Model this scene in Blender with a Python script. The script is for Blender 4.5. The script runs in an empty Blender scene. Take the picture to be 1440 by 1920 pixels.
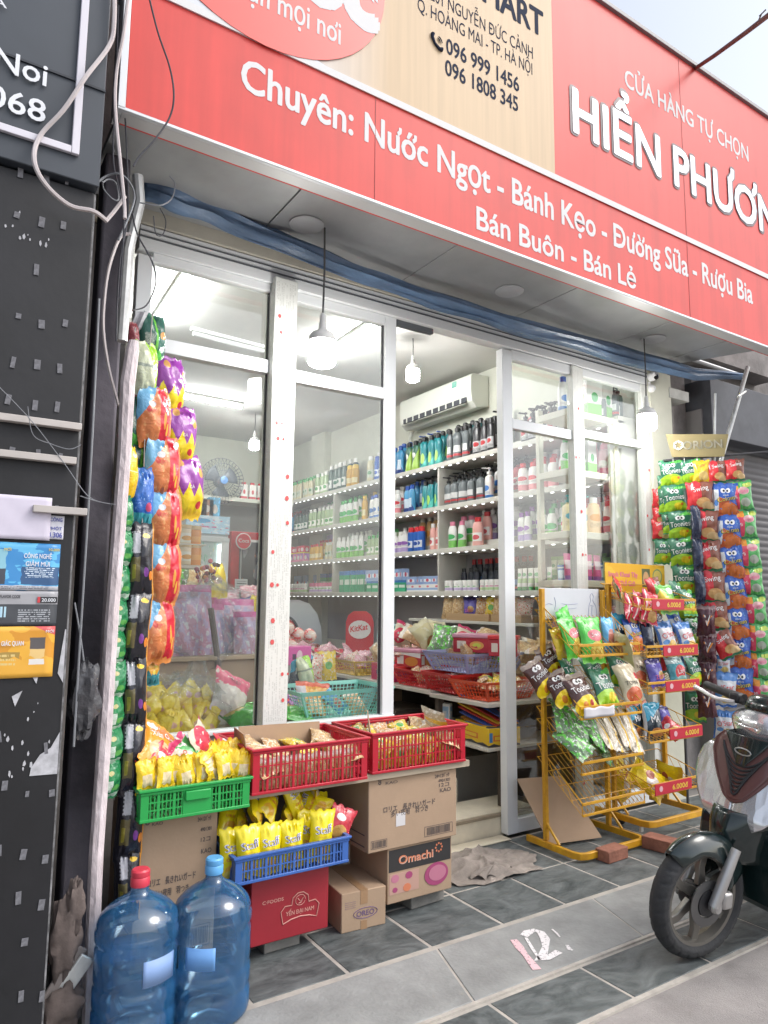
import bpy, bmesh, math, random
from mathutils import noise as mnoise
from mathutils import Vector, Matrix, Euler
R = math.radians
rnd = random.Random(7)
SC = bpy.context.scene
COL = SC.collection

# ------------------------------------------------------------------ camera, world, sun, exposure
FPX, YAW, PITCH, ROLL, CAMH = 1328.8, 0.576386, 0.124393, 0.009494, 1.4
_f = Vector((math.sin(YAW)*math.cos(PITCH), math.cos(YAW)*math.cos(PITCH), math.sin(PITCH)))
_r = Vector((math.cos(YAW), -math.sin(YAW), 0))
_u = _r.cross(_f)
_r, _u = math.cos(ROLL)*_r + math.sin(ROLL)*_u, -math.sin(ROLL)*_r + math.cos(ROLL)*_u
CAM = Vector((0, 0, CAMH))
cd = bpy.data.cameras.new('camera'); co = bpy.data.objects.new('camera', cd); COL.objects.link(co)
cd.sensor_fit = 'HORIZONTAL'; cd.sensor_width = 36; cd.lens = FPX/1440*36
cd.clip_start = 0.05; cd.clip_end = 500
co.matrix_world = Matrix(((_r.x, _u.x, -_f.x, 0), (_r.y, _u.y, -_f.y, 0), (_r.z, _u.z, -_f.z, CAMH), (0, 0, 0, 1)))
SC.camera = co
SUN_EL, SUN_ROT = R(48), R(130)
w = bpy.data.worlds.new('World'); SC.world = w; w.use_nodes = True
nt = w.node_tree; bg = nt.nodes['Background']
sky = nt.nodes.new('ShaderNodeTexSky'); sky.sky_type = 'NISHITA'; sky.sun_disc = False
sky.sun_elevation = SUN_EL; sky.sun_rotation = SUN_ROT; sky.air_density = 1.0; sky.dust_density = 3.0; sky.ozone_density = 1.0
hs = nt.nodes.new('ShaderNodeHueSaturation'); hs.inputs['Saturation'].default_value = .46      # thin even overcast
nt.links.new(sky.outputs[0], hs.inputs['Color']); nt.links.new(hs.outputs[0], bg.inputs[0]); bg.inputs[1].default_value = 0.15
sl = bpy.data.lights.new('sun', 'SUN'); so = bpy.data.objects.new('sun', sl); COL.objects.link(so)
sl.energy = 0.5; sl.angle = R(25); sl.color = (1, .97, .93)
so.rotation_euler = (R(90)-SUN_EL, 0, R(180)-SUN_ROT)
SC.view_settings.view_transform = 'Standard'; SC.view_settings.look = 'None'
SC.view_settings.exposure = 0.95; SC.view_settings.gamma = 1
SC.cycles.max_bounces = 8; SC.cycles.transparent_max_bounces = 24; SC.cycles.diffuse_bounces = 4
SC.cycles.glossy_bounces = 3; SC.cycles.transmission_bounces = 6
SC.cycles.caustics_reflective = False; SC.cycles.caustics_refractive = False
SC.cycles.sample_clamp_indirect = 8
BULB, TUBE, LED = 60, 64, 2.2

def ray(px, py): return (px-720)*_r - (py-960)*_u + FPX*_f
def B(px, py, X=None, Y=None, Z=None, pl=None):
    """the real point seen at a photo pixel on a known plane of the place"""
    d = ray(px, py)
    if X is not None: t = X/d.x
    elif Y is not None: t = Y/d.y
    elif Z is not None: t = (Z-CAMH)/d.z
    else:
        p, n = Vector(pl[0]), Vector(pl[1]); t = (p-CAM).dot(n)/d.dot(n)
    return CAM + t*d

# ------------------------------------------------------------------ materials
_M = {}
def _nodes(name):
    m = bpy.data.materials.new(name); m.use_nodes = True
    n = m.node_tree.nodes; return m, m.node_tree, n, n['Principled BSDF'], n['Material Output']
def c4(c): return (c[0], c[1], c[2], 1)
def mat(name, col=(.5, .5, .5), rough=.5, metal=0, noise=0, nscale=6, col2=None, bump=0, bscale=40, emit=0, coat=0, trans=0, detail=4, stretch=(1, 1, 1), alpha=1, spec=.5, dist=0):
    if name in _M: return _M[name]
    m, t, n, p, o = _nodes(name)
    p.inputs['Base Color'].default_value = c4(col); p.inputs['Roughness'].default_value = rough
    p.inputs['Metallic'].default_value = metal; p.inputs['Coat Weight'].default_value = coat
    p.inputs['Transmission Weight'].default_value = trans; p.inputs['Specular IOR Level'].default_value = spec
    if emit:
        p.inputs['Emission Color'].default_value = c4(col); p.inputs['Emission Strength'].default_value = emit
    if noise or bump:
        tc = n.new('ShaderNodeTexCoord'); mp = n.new('ShaderNodeMapping'); mp.inputs['Scale'].default_value = stretch
        t.links.new(tc.outputs['Object'], mp.inputs[0])
    if noise:
        nz = n.new('ShaderNodeTexNoise'); nz.inputs['Scale'].default_value = nscale; nz.inputs['Detail'].default_value = detail
        nz.inputs['Roughness'].default_value = .65; nz.inputs['Distortion'].default_value = dist
        t.links.new(mp.outputs[0], nz.inputs['Vector'])
        cr = n.new('ShaderNodeValToRGB'); cr.color_ramp.elements[0].position = .35; cr.color_ramp.elements[1].position = .68
        c2 = col2 or tuple(c*(1-noise) for c in col)
        cr.color_ramp.elements[0].color = c4(c2); cr.color_ramp.elements[1].color = c4(col)
        t.links.new(nz.outputs[0], cr.inputs[0]); t.links.new(cr.outputs[0], p.inputs['Base Color'])
    if bump:
        bz = n.new('ShaderNodeTexNoise'); bz.inputs['Scale'].default_value = bscale; bz.inputs['Detail'].default_value = 3
        t.links.new(mp.outputs[0], bz.inputs['Vector'])
        bm_ = n.new('ShaderNodeBump'); bm_.inputs['Strength'].default_value = bump; bm_.inputs['Distance'].default_value = .01
        t.links.new(bz.outputs[0], bm_.inputs['Height']); t.links.new(bm_.outputs[0], p.inputs['Normal'])
    _M[name] = m; return m

def art(name, base, layers=(), rough=.35, wob=0, bump=0, bscale=30, metal=0, coat=0, noise=0, streak=0):
    """printed surface: a stack of shapes in the piece's own UV space"""
    if name in _M: return _M[name]
    m, t, n, p, o = _nodes(name); L = t.links.new
    p.inputs['Roughness'].default_value = rough; p.inputs['Metallic'].default_value = metal; p.inputs['Coat Weight'].default_value = coat
    uv = n.new('ShaderNodeUVMap'); src = uv.outputs[0]
    if wob:
        nz = n.new('ShaderNodeTexNoise'); nz.inputs['Scale'].default_value = 7; L(src, nz.inputs['Vector'])
        mx = n.new('ShaderNodeVectorMath'); mx.operation = 'MULTIPLY_ADD'; mx.inputs[1].default_value = (wob, wob, 0)
        ad = n.new('ShaderNodeVectorMath'); ad.operation = 'SUBTRACT'; ad.inputs[1].default_value = (wob/2, wob/2, 0)
        L(nz.outputs['Color'], mx.inputs[0]); L(src, mx.inputs[2]); L(mx.outputs[0], ad.inputs[0]); src = ad.outputs[0]
    sp = n.new('ShaderNodeSeparateXYZ'); L(src, sp.inputs[0]); U, V = sp.outputs[0], sp.outputs[1]
    def mth(op, a, b=None, c=None):
        k = n.new('ShaderNodeMath'); k.operation = op
        for i, x in enumerate((a, b, c)):
            if x is None: continue
            if isinstance(x, (int, float)): k.inputs[i].default_value = x
            else: L(x, k.inputs[i])
        return k.outputs[0]
    def rng(x, a, b): return mth('MULTIPLY', mth('GREATER_THAN', x, a), mth('LESS_THAN', x, b))
    rgb = n.new('ShaderNodeRGB'); rgb.outputs[0].default_value = c4(base); cur = rgb.outputs[0]
    for l in layers:
        k = l[0]; col = l[-1]
        if k == 'b': msk = rng(V, l[1], l[2])
        elif k == 's': msk = rng(U, l[1], l[2])
        elif k == 'r': msk = mth('MULTIPLY', rng(U, l[1], l[2]), rng(V, l[3], l[4]))
        elif k == 'e':
            a = mth('POWER', mth('DIVIDE', mth('ABSOLUTE', mth('SUBTRACT', U, l[1])), l[3]), 2); b = mth('POWER', mth('DIVIDE', mth('ABSOLUTE', mth('SUBTRACT', V, l[2])), l[4]), 2)
            msk = mth('LESS_THAN', mth('ADD', a, b), 1)
        elif k == 'd': msk = mth('GREATER_THAN', mth('ADD', mth('MULTIPLY', U, l[1]), mth('MULTIPLY', V, l[2])), l[3])
        elif k == 'z':   # below a zigzag line: v0, amp, freq
            msk = mth('LESS_THAN', V, mth('ADD', mth('MULTIPLY', mth('PINGPONG', mth('MULTIPLY', U, l[3]), 1), l[2]), l[1]))
        elif k == 'n':
            nz = n.new('ShaderNodeTexNoise'); nz.inputs['Scale'].default_value = l[1]; nz.inputs['Detail'].default_value = 2; L(src, nz.inputs['Vector'])
            msk = mth('GREATER_THAN', nz.outputs[0], l[2])
        elif k == 'v':   # fine print running up the piece: u0,u1,v0,v1,columns
            nz = n.new('ShaderNodeTexNoise'); nz.inputs['Scale'].default_value = 1; nz.inputs['Detail'].default_value = 1
            cb = n.new('ShaderNodeCombineXYZ'); L(mth('MULTIPLY', V, 420), cb.inputs[0]); L(mth('MULTIPLY', mth('FLOOR', mth('MULTIPLY', U, l[5])), 7.3), cb.inputs[1]); L(cb.outputs[0], nz.inputs['Vector'])
            n2 = n.new('ShaderNodeTexNoise'); n2.inputs['Scale'].default_value = 1; c2 = n.new('ShaderNodeCombineXYZ'); L(mth('MULTIPLY', V, 14), c2.inputs[0]); L(mth('MULTIPLY', mth('FLOOR', mth('MULTIPLY', U, l[5])), 3.1), c2.inputs[1]); L(c2.outputs[0], n2.inputs['Vector'])
            msk = mth('MULTIPLY', mth('MULTIPLY', mth('MULTIPLY', mth('LESS_THAN', mth('FRACT', mth('MULTIPLY', U, l[5])), .55), mth('GREATER_THAN', nz.outputs[0], .46)), mth('GREATER_THAN', n2.outputs[0], .47)), mth('MULTIPLY', rng(U, l[1], l[2]), rng(V, l[3], l[4])))
        elif k == 'l':   # fine print: rows of broken dashes inside a rect u0,u1,v0,v1,rows
            nz = n.new('ShaderNodeTexNoise'); nz.inputs['Scale'].default_value = 1; nz.inputs['Detail'].default_value = 1
            cb = n.new('ShaderNodeCombineXYZ'); L(mth('MULTIPLY', U, 60), cb.inputs[0]); L(mth('MULTIPLY', mth('FLOOR', mth('MULTIPLY', V, l[5])), 7.3), cb.inputs[1]); L(cb.outputs[0], nz.inputs['Vector'])
            rw = mth('LESS_THAN', mth('FRACT', mth('MULTIPLY', V, l[5])), .5)
            msk = mth('MULTIPLY', mth('MULTIPLY', rw, mth('GREATER_THAN', nz.outputs[0], .45)), mth('MULTIPLY', rng(U, l[1], l[2]), rng(V, l[3], l[4])))
        mix = n.new('ShaderNodeMix'); mix.data_type = 'RGBA'
        L(msk, mix.inputs[0]); L(cur, mix.inputs[6]); mix.inputs[7].default_value = c4(col); cur = mix.outputs[2]
    if noise:
        tc = n.new('ShaderNodeTexCoord'); nz = n.new('ShaderNodeTexNoise'); nz.inputs['Scale'].default_value = 5; nz.inputs['Detail'].default_value = 6; L(tc.outputs['Object'], nz.inputs['Vector'])
        k = mth('ADD', mth('MULTIPLY', nz.outputs[0], noise*2), 1-noise)
        sc = n.new('ShaderNodeVectorMath'); sc.operation = 'SCALE'; L(cur, sc.inputs[0]); L(k, sc.inputs['Scale']); cur = sc.outputs[0]
    if streak:
        tc = n.new('ShaderNodeTexCoord'); mp = n.new('ShaderNodeMapping'); mp.inputs['Scale'].default_value = (16, 1, .9); L(tc.outputs['Object'], mp.inputs[0])
        nz = n.new('ShaderNodeTexNoise'); nz.inputs['Scale'].default_value = 1; nz.inputs['Detail'].default_value = 5; L(mp.outputs[0], nz.inputs['Vector'])
        k = mth('ADD', mth('MULTIPLY', nz.outputs[0], streak*2), 1-streak)
        sc = n.new('ShaderNodeVectorMath'); sc.operation = 'SCALE'; L(cur, sc.inputs[0]); L(k, sc.inputs['Scale']); cur = sc.outputs[0]
    L(cur, p.inputs['Base Color'])
    if bump:
        tc = n.new('ShaderNodeTexCoord'); nz = n.new('ShaderNodeTexNoise'); nz.inputs['Scale'].default_value = bscale; nz.inputs['Detail'].default_value = 3; nz.inputs['Distortion'].default_value = 1.2
        L(tc.outputs['Object'], nz.inputs['Vector']); bp = n.new('ShaderNodeBump'); bp.inputs['Strength'].default_value = bump; bp.inputs['Distance'].default_value = .012
        L(nz.outputs[0], bp.inputs['Height']); L(bp.outputs[0], p.inputs['Normal'])
    _M[name] = m; return m

def sheer(name, tint=(1, 1, 1), gloss=.08, haze=.03, rough=.03, bump=0, bscale=25, hcol=(.9, .95, 1), smear=False, edge=.35):
    """thin clear sheet: lets light through, mirrors a little, carries a faint film"""
    if name in _M: return _M[name]
    m, t, n, p, o = _nodes(name); L = t.links.new; n.remove(p)
    tr = n.new('ShaderNodeBsdfTransparent'); tr.inputs[0].default_value = c4(tint)
    gl = n.new('ShaderNodeBsdfGlossy'); gl.inputs['Roughness'].default_value = rough
    df = n.new('ShaderNodeBsdfDiffuse'); df.inputs[0].default_value = c4(hcol)
    lw = n.new('ShaderNodeLayerWeight'); lw.inputs[0].default_value = .3
    ma = n.new('ShaderNodeMath'); ma.operation = 'MULTIPLY_ADD'; L(lw.outputs['Facing'], ma.inputs[0]); ma.inputs[1].default_value = edge; ma.inputs[2].default_value = gloss
    m1 = n.new('ShaderNodeMixShader'); m2 = n.new('ShaderNodeMixShader')
    m1.inputs[0].default_value = haze
    tc = n.new('ShaderNodeTexCoord')
    if smear:
        nz = n.new('ShaderNodeTexNoise'); nz.inputs['Scale'].default_value = 2.2; nz.inputs['Detail'].default_value = 6; nz.inputs['Distortion'].default_value = 4.5
        L(tc.outputs['Object'], nz.inputs['Vector']); cr = n.new('ShaderNodeValToRGB'); cr.color_ramp.elements[0].position = .47; cr.color_ramp.elements[1].position = .8
        cr.color_ramp.elements[0].color = (haze*.4,)*3+(1,); cr.color_ramp.elements[1].color = (haze*2.2,)*3+(1,)
        L(nz.outputs[0], cr.inputs[0]); L(cr.outputs[0], m1.inputs[0])
    L(tr.outputs[0], m1.inputs[1]); L(df.outputs[0], m1.inputs[2])
    L(ma.outputs[0], m2.inputs[0]); L(m1.outputs[0], m2.inputs[1]); L(gl.outputs[0], m2.inputs[2]); L(m2.outputs[0], o.inputs[0])
    if bump:
        nz = n.new('ShaderNodeTexNoise'); nz.inputs['Scale'].default_value = bscale; nz.inputs['Detail'].default_value = 4; nz.inputs['Distortion'].default_value = 2
        L(tc.outputs['Object'], nz.inputs['Vector']); bp = n.new('ShaderNodeBump'); bp.inputs['Strength'].default_value = bump; bp.inputs['Distance'].default_value = .02
        L(nz.outputs[0], bp.inputs['Height']); L(bp.outputs[0], gl.inputs['Normal']); L(bp.outputs[0], lw.inputs['Normal'])
    _M[name] = m; return m

# ------------------------------------------------------------------ text outlines
_T = {}
import unicodedata
def _outline(s, extrude, res):
    c = bpy.data.curves.new('t', 'FONT'); c.body = s; c.extrude = extrude; c.resolution_u = res
    o = bpy.data.objects.new('t', c); COL.objects.link(o)
    dg = bpy.context.evaluated_depsgraph_get(); e = o.evaluated_get(dg); me = e.to_mesh()
    vs = [v.co.copy() for v in me.vertices]; fs = [tuple(p.vertices) for p in me.polygons]
    e.to_mesh_clear(); bpy.data.objects.remove(o); bpy.data.curves.remove(c)
    return vs, fs
def glyphs(s, bold=0, extrude=0, res=3):
    """outlines of a line of writing; the horn of Vietnamese letters is added as a stroke of its own"""
    key = (s, extrude)
    if key in _T: return _T[key]
    s0 = s; s = s.replace('Đ', 'D').replace('đ', 'd')
    d = unicodedata.normalize('NFD', s); plain = unicodedata.normalize('NFC', d.replace('\u031b', ''))
    vs, fs = _outline(plain, extrude, res)
    if '\u031b' in d:
        for i, ch in enumerate(s):
            if '\u031b' in unicodedata.normalize('NFD', ch):
                pre = unicodedata.normalize('NFC', unicodedata.normalize('NFD', s[:i+1]).replace('\u031b', ''))
                last = unicodedata.normalize('NFD', pre)[-1] if False else unicodedata.normalize('NFD', ch)[0]
                bare = s[:i]; bare = unicodedata.normalize('NFC', unicodedata.normalize('NFD', bare).replace('\u031b', ''))+last
                xr = max(v.x for v in _outline(bare, 0, 2)[0]); top = {'o': .53, 'u': .55, 'O': .70, 'U': .73}[last]; k = .8 if last in 'ou' else 1
                dx = -.06 if last in 'oO' else -.02
                q = [(xr+dx-.01*k, top-.10*k), (xr+dx+.10*k, top+.0), (xr+dx+.115*k, top+.14*k), (xr+dx+.035*k, top+.14*k), (xr+dx+.03*k, top+.04*k), (xr+dx-.04*k, top-.02*k)]
                b = len(vs); vs += [Vector((x, y, extrude+.003)) for x, y in q]; fs.append(tuple(range(b, b+6)))
    for i, ch in enumerate(s0):
        if ch in 'Đđ':
            bare = lambda q: unicodedata.normalize('NFC', unicodedata.normalize('NFD', q).replace('\u031b', ''))
            xr = max(v.x for v in _outline(bare(s[:i+1]), 0, 2)[0]); xl = max([v.x for v in _outline(bare(s[:i]), 0, 2)[0]]) if s[:i].strip() else 0
            a, c_, y = (xr-.62, xr-.28, .36) if ch == 'Đ' else (xr-.24, xr+.07, .62)
            b = len(vs); vs += [Vector((p, q, extrude+.004)) for p, q in ((a, y-.04), (c_, y-.04), (c_, y+.04), (a, y+.04))]; fs.append((b, b+1, b+2, b+3))
    x0 = min(v.x for v in vs); x1 = max(v.x for v in vs)
    for v in vs: v.x -= x0
    _T[key] = (vs, fs, x1-x0); return _T[key]
CAPH = .729   # cap height of the built-in face at size 1

# ------------------------------------------------------------------ mesh builder
class MB:
    def __init__(s): s.v, s.f, s.m, s.uv = [], [], [], []
    def add(s, vs, fs, mi=0, uvs=None, M=None):
        b = len(s.v)
        s.v += [(M @ Vector(v)) if M else Vector(v) for v in vs]
        for i, f in enumerate(fs):
            s.f.append([b+k for k in f]); s.m.append(mi if isinstance(mi, int) else mi[i])
            s.uv.append(uvs[i] if uvs else None)
        return s
    def box(s, c, d, mi=0, M=None):
        cx, cy, cz = c; a, b, h = d[0]/2, d[1]/2, d[2]/2
        vs = [(cx+i*a, cy+j*b, cz+k*h) for i in (-1, 1) for j in (-1, 1) for k in (-1, 1)]
        # front(-y), back, left, right, bottom, top
        fs = [(0, 4, 5, 1), (6, 2, 3, 7), (2, 0, 1, 3), (4, 6, 7, 5), (2, 6, 4, 0), (1, 5, 7, 3)]
        q = [(0, 0), (1, 0), (1, 1), (0, 1)]
        return s.add(vs, fs, mi if not isinstance(mi, (list, tuple)) else list(mi), [q]*6, M)
    def box2(s, a, b, mi=0, M=None): return s.box([(x+y)/2 for x, y in zip(a, b)], [abs(x-y) for x, y in zip(a, b)], mi, M)
    def tube(s, pts, r, n=6, mi=0, cap=True, M=None):
        pts = [Vector(p) for p in pts]; vs, fs = [], []; up = None
        for i, p in enumerate(pts):
            d = (pts[min(i+1, len(pts)-1)]-pts[max(i-1, 0)]).normalized()
            if up is None: up = d.orthogonal().normalized()
            up = (up-d*up.dot(d)); up = up.normalized() if up.length > 1e-6 else d.orthogonal().normalized()
            sd = d.cross(up); rr = r[i] if isinstance(r, (list, tuple)) else r
            vs += [p+rr*(math.cos(2*math.pi*k/n)*up+math.sin(2*math.pi*k/n)*sd) for k in range(n)]
        for i in range(len(pts)-1):
            for k in range(n): fs.append((i*n+k, i*n+(k+1) % n, (i+1)*n+(k+1) % n, (i+1)*n+k))
        if cap: fs += [tuple(range(n))[::-1], tuple((len(pts)-1)*n+k for k in range(n))]
        return s.add(vs, fs, mi, None, M)
    def lathe(s, prof, n=14, mi=0, sx=1, sy=1, M=None, cap=True):
        vs, fs, ms, uv = [], [], [], []
        z0, z1 = prof[0][1], prof[-1][1]; dz = (z1-z0) or 1
        for r, z in prof: vs += [(r*sx*math.sin(2*math.pi*k/n), -r*sy*math.cos(2*math.pi*k/n), z) for k in range(n)]
        for i in range(len(prof)-1):
            for k in range(n):
                fs.append((i*n+k, i*n+(k+1) % n, (i+1)*n+(k+1) % n, (i+1)*n+k)); ms.append(mi if isinstance(mi, int) else mi[i])
                u0, u1 = (k/n+.5) % 1, (k/n+.5) % 1+1/n; a, b = (prof[i][1]-z0)/dz, (prof[i+1][1]-z0)/dz
                uv.append([(u0, a), (u1, a), (u1, b), (u0, b)])
        if cap:
            for st, rev in ((0, True), ((len(prof)-1)*n, False)):
                t = tuple(st+k for k in range(n)); fs.append(t[::-1] if rev else t); ms.append(ms[0] if rev else ms[-1]); uv.append(None)
        return s.add(vs, fs, ms, uv, M)
    def grid(s, fn, nu, nv, mi=0, uvr=(0, 1, 0, 1), M=None, flip=False):
        vs = [fn(i/nu, j/nv) for j in range(nv+1) for i in range(nu+1)]; fs, uv = [], []
        for j in range(nv):
            for i in range(nu):
                q = [(i, j), (i+1, j), (i+1, j+1), (i, j+1)]
                if flip: q = q[::-1]
                fs.append([b*(nu+1)+a for a, b in q])
                uv.append([(uvr[0]+(uvr[1]-uvr[0])*a/nu, uvr[2]+(uvr[3]-uvr[2])*b/nv) for a, b in q])
        return s.add(vs, fs, mi, uv, M)
    def prism(s, pts, fn, t, mi=0):
        """flat outline pts in (a, b); fn(a, b, depth) gives the point; t is the thickness"""
        n = len(pts); vs = [fn(a, b, 0) for a, b in pts]+[fn(a, b, t) for a, b in pts]
        fs = [tuple(range(n)), tuple(range(2*n-1, n-1, -1))]+[(i, i+n, (i+1) % n+n, (i+1) % n) for i in range(n)]
        return s.add(vs, fs, mi)
    def text(s, t, fn, size=None, width=None, mi=0, bold=0, extrude=0, align='l'):
        vs, fs, wd = glyphs(t, 0, extrude)
        sz = size/CAPH; kx = width/wd if width else sz
        off = -wd*kx/2 if align == 'c' else 0; b = bold*sz
        for i, (p, q) in enumerate(((0, 0), (b, 0), (-b, 0), (0, b), (0, -b), (.7*b, .7*b), (-.7*b, -.7*b), (.7*b, -.7*b), (-.7*b, .7*b)) if bold else ((0, 0),)):
            s.add([fn(v.x*kx+off+p, v.y*sz+q, v.z*sz+.00004*i) for v in vs], fs, mi)
        return s
    def build(s, name, mats, parent=None, bev=0, seg=2, smooth=35, sub=0, world=True, solid=0):
        me = bpy.data.meshes.new(name); me.from_pydata([tuple(v) for v in s.v], [], s.f)
        if not isinstance(mats, (list, tuple)): mats = [mats]
        for x in mats: me.materials.append(x)
        me.polygons.foreach_set('material_index', s.m)
        if any(u is not None for u in s.uv):
            l = me.uv_layers.new(name='UVMap').data
            for p, u in zip(me.polygons, s.uv):
                if u:
                    for k, li in enumerate(p.loop_indices): l[li].uv = u[k % len(u)]
        if smooth:
            me.polygons.foreach_set('use_smooth', [True]*len(me.polygons)); me.set_sharp_from_angle(angle=R(smooth))
        me.validate(); me.update()
        o = bpy.data.objects.new(name, me); COL.objects.link(o)
        if parent is not None: hang(o, parent, world)
        if bev:
            b = o.modifiers.new('edge', 'BEVEL'); b.width = bev; b.segments = seg; b.limit_method = 'ANGLE'; b.angle_limit = R(40)
        if solid:
            b = o.modifiers.new('thick', 'SOLIDIFY'); b.thickness = solid; b.offset = -1
        if sub:
            b = o.modifiers.new('sub', 'SUBSURF'); b.levels = sub; b.render_levels = sub
        return o
def wm(o):
    m = Matrix.LocRotScale(o.location, o.rotation_euler, o.scale)
    return wm(o.parent) @ o.matrix_parent_inverse @ m if o.parent else m
def hang(o, parent, world=True):
    o.parent = parent
    if world: o.matrix_parent_inverse = wm(parent).inverted()
def tag(o, label=None, cat=None, group=None, kind=None):
    for k, v in (('label', label), ('category', cat), ('group', group), ('kind', kind)):
        if v: o[k] = v
    return o
def empty(name, loc, label=None, cat=None, group=None, rz=0):
    o = bpy.data.objects.new(name, None); COL.objects.link(o); o.location = loc; o.rotation_euler = (0, 0, rz); o.empty_display_size = .1
    return tag(o, label, cat, group)
def copy_tree(o, parent=None):
    c = o.copy(); COL.objects.link(c)
    if parent is not None: c.parent = parent
    for ch in list(o.children): copy_tree(ch, c)
    return c
ORD = 'first second third fourth fifth sixth seventh eighth ninth tenth eleventh twelfth thirteenth fourteenth fifteenth sixteenth seventeenth eighteenth nineteenth twentieth'.split()
FONTS = dict()
def front(c, up=(0, 0, 1), rt=(1, 0, 0), nrm=(0, -1, 0)):
    """writing plane at point c"""
    c, up, rt, nrm = Vector(c), Vector(up), Vector(rt), Vector(nrm)
    return lambda x, y, z: c+rt*x+up*y+nrm*z
# ------------------------------------------------------------------ ground
FY = 3.297                                   # facade plane of the glass front
m_asph = mat('road concrete', (.36, .335, .32), .9, noise=.35, nscale=3.5, bump=.5, bscale=220, detail=8)
m_slate = mat('slate tile', (.045, .055, .056), .55, noise=1, nscale=3.6, col2=(.15, .165, .165), bump=.6, bscale=16, detail=10, stretch=(1, 1.8, 1), dist=2.2)
m_grout = mat('grout', (.50, .46, .41), .9, noise=.3, nscale=9)
m_kerb = mat('kerb stone', (.34, .345, .335), .75, noise=.35, nscale=4, bump=.25, bscale=70, detail=8)
g = MB().add([(-60, -60, -.03), (90, -60, -.03), (90, 60, -.03), (-60, 60, -.03)], [(0, 1, 2, 3)]).build('ground', mat('soil', (.2, .19, .18), .9)); tag(g, kind='structure')
g = MB().grid(lambda a, b: Vector((-20+60*a, -12+(12+1.80)*b, -.016)), 2, 2).build('road', m_asph); tag(g, kind='structure')
def tiles(mb, x0, x1, dx, off, y0, y1, z, gap, skew=0):
    k = math.floor((x0-off)/dx)
    while off+k*dx < x1:
        a = off+k*dx+gap/2; b = off+(k+1)*dx-gap/2; zz = z+rnd.uniform(-.0012, .0012)
        mb.add([(a+skew*(0), y0, zz), (b, y0, zz), (b+skew, y1, zz), (a+skew, y1, zz), (a, y0, z-.02), (b, y0, z-.02), (b+skew, y1, z-.02), (a+skew, y1, z-.02)],
               [(0, 1, 2, 3), (4, 5, 1, 0), (5, 6, 2, 1), (6, 7, 3, 2), (7, 4, 0, 3)]); k += 1
# gutter strip, kerb strip, pavement: grout beds with stones standing 4 mm proud
g = MB().box2((-6, 1.78, -.03), (10, 2.06, -.0065)).box2((-6, 2.06, -.03), (10, 2.47, .0012)).box2((-6, 2.47, -.03), (10, 3.30, .0008)).build('pavement_bed', m_grout); tag(g, kind='structure')
mb = MB(); tiles(mb, -5, 9, .47, 2.26, 1.80, 2.045, -.004, .012); tag(mb.build('gutter', m_slate, bev=.003), kind='structure')
mb = MB(); tiles(mb, -5, 9, .93, 1.745, 2.075, 2.445, .004, .008, .12); tag(mb.build('kerb', m_kerb, bev=.004), kind='structure')
mb = MB(); tiles(mb, -5, 9, .39, 1.466, 2.475, 2.835, .003, .017); tiles(mb, -5, 9, .39, 1.466, 2.849, 3.28, .003, .014)
tag(mb.build('pavement', m_slate, bev=.002), kind='structure')
# chalked house number on the kerb
m_chalk = None
def chalk(name, col):
    m, t, n, p, o = _nodes(name); p.inputs['Base Color'].default_value = c4(col); p.inputs['Roughness'].default_value = .9
    tc = n.new('ShaderNodeTexCoord'); nz = n.new('ShaderNodeTexNoise'); nz.inputs['Scale'].default_value = 110; nz.inputs['Detail'].default_value = 4
    t.links.new(tc.outputs['Object'], nz.inputs['Vector']); cr = n.new('ShaderNodeValToRGB'); cr.color_ramp.elements[0].position = .30; cr.color_ramp.elements[1].position = .42
    t.links.new(nz.outputs[0], cr.inputs[0]); t.links.new(cr.outputs[0], p.inputs['Alpha']); return m
def stroke(mb, pts, wdt, z=.0065):
    P = [Vector((a[0], a[1], z)) for a in pts]; vs = []
    for i, p in enumerate(P):
        d = (P[min(i+1, len(P)-1)]-P[max(i-1, 0)]).normalized(); s = Vector((-d.y, d.x, 0))*wdt/2*(1+.25*math.sin(i*2.1)); vs += [p-s, p+s]
    mb.add(vs, [(2*i, 2*i+2, 2*i+3, 2*i+1) for i in range(len(P)-1)])
kp = lambda x, y: B(x, y, Z=.006)
one = [kp(963+(1007-963)*t, 1762+(1818-1762)*t) for t in (0, .25, .5, .75, 1)]
mb = MB(); stroke(mb, one, .03); a = mb.build('painted_numeral', chalk('pink chalk', (.75, .5, .53)), smooth=0); tag(a, 'pink chalk stroke reading 1 on the grey kerb stone', 'kerb marking')
two = [kp(*q) for q in [(982, 1755), (990, 1748), (1002, 1744), (1014, 1748), (1022, 1760), (1023, 1775), (1018, 1790), (1010, 1800), (1026, 1797), (1048, 1784)]]
mb = MB(); stroke(mb, two, .034); stroke(mb, [kp(986, 1758), kp(998, 1778), kp(1012, 1800)], .012); stroke(mb, [kp(1035, 1742), kp(1044, 1750), kp(1050, 1757)], .008); stroke(mb, [kp(1063, 1772), kp(1068, 1780), kp(1074, 1782)], .014)
a = mb.build('painted_numeral', chalk('white chalk', (.75, .72, .72)), smooth=0); tag(a, 'white chalk figure 2 with scuffs on the grey kerb stone', 'kerb marking')

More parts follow.
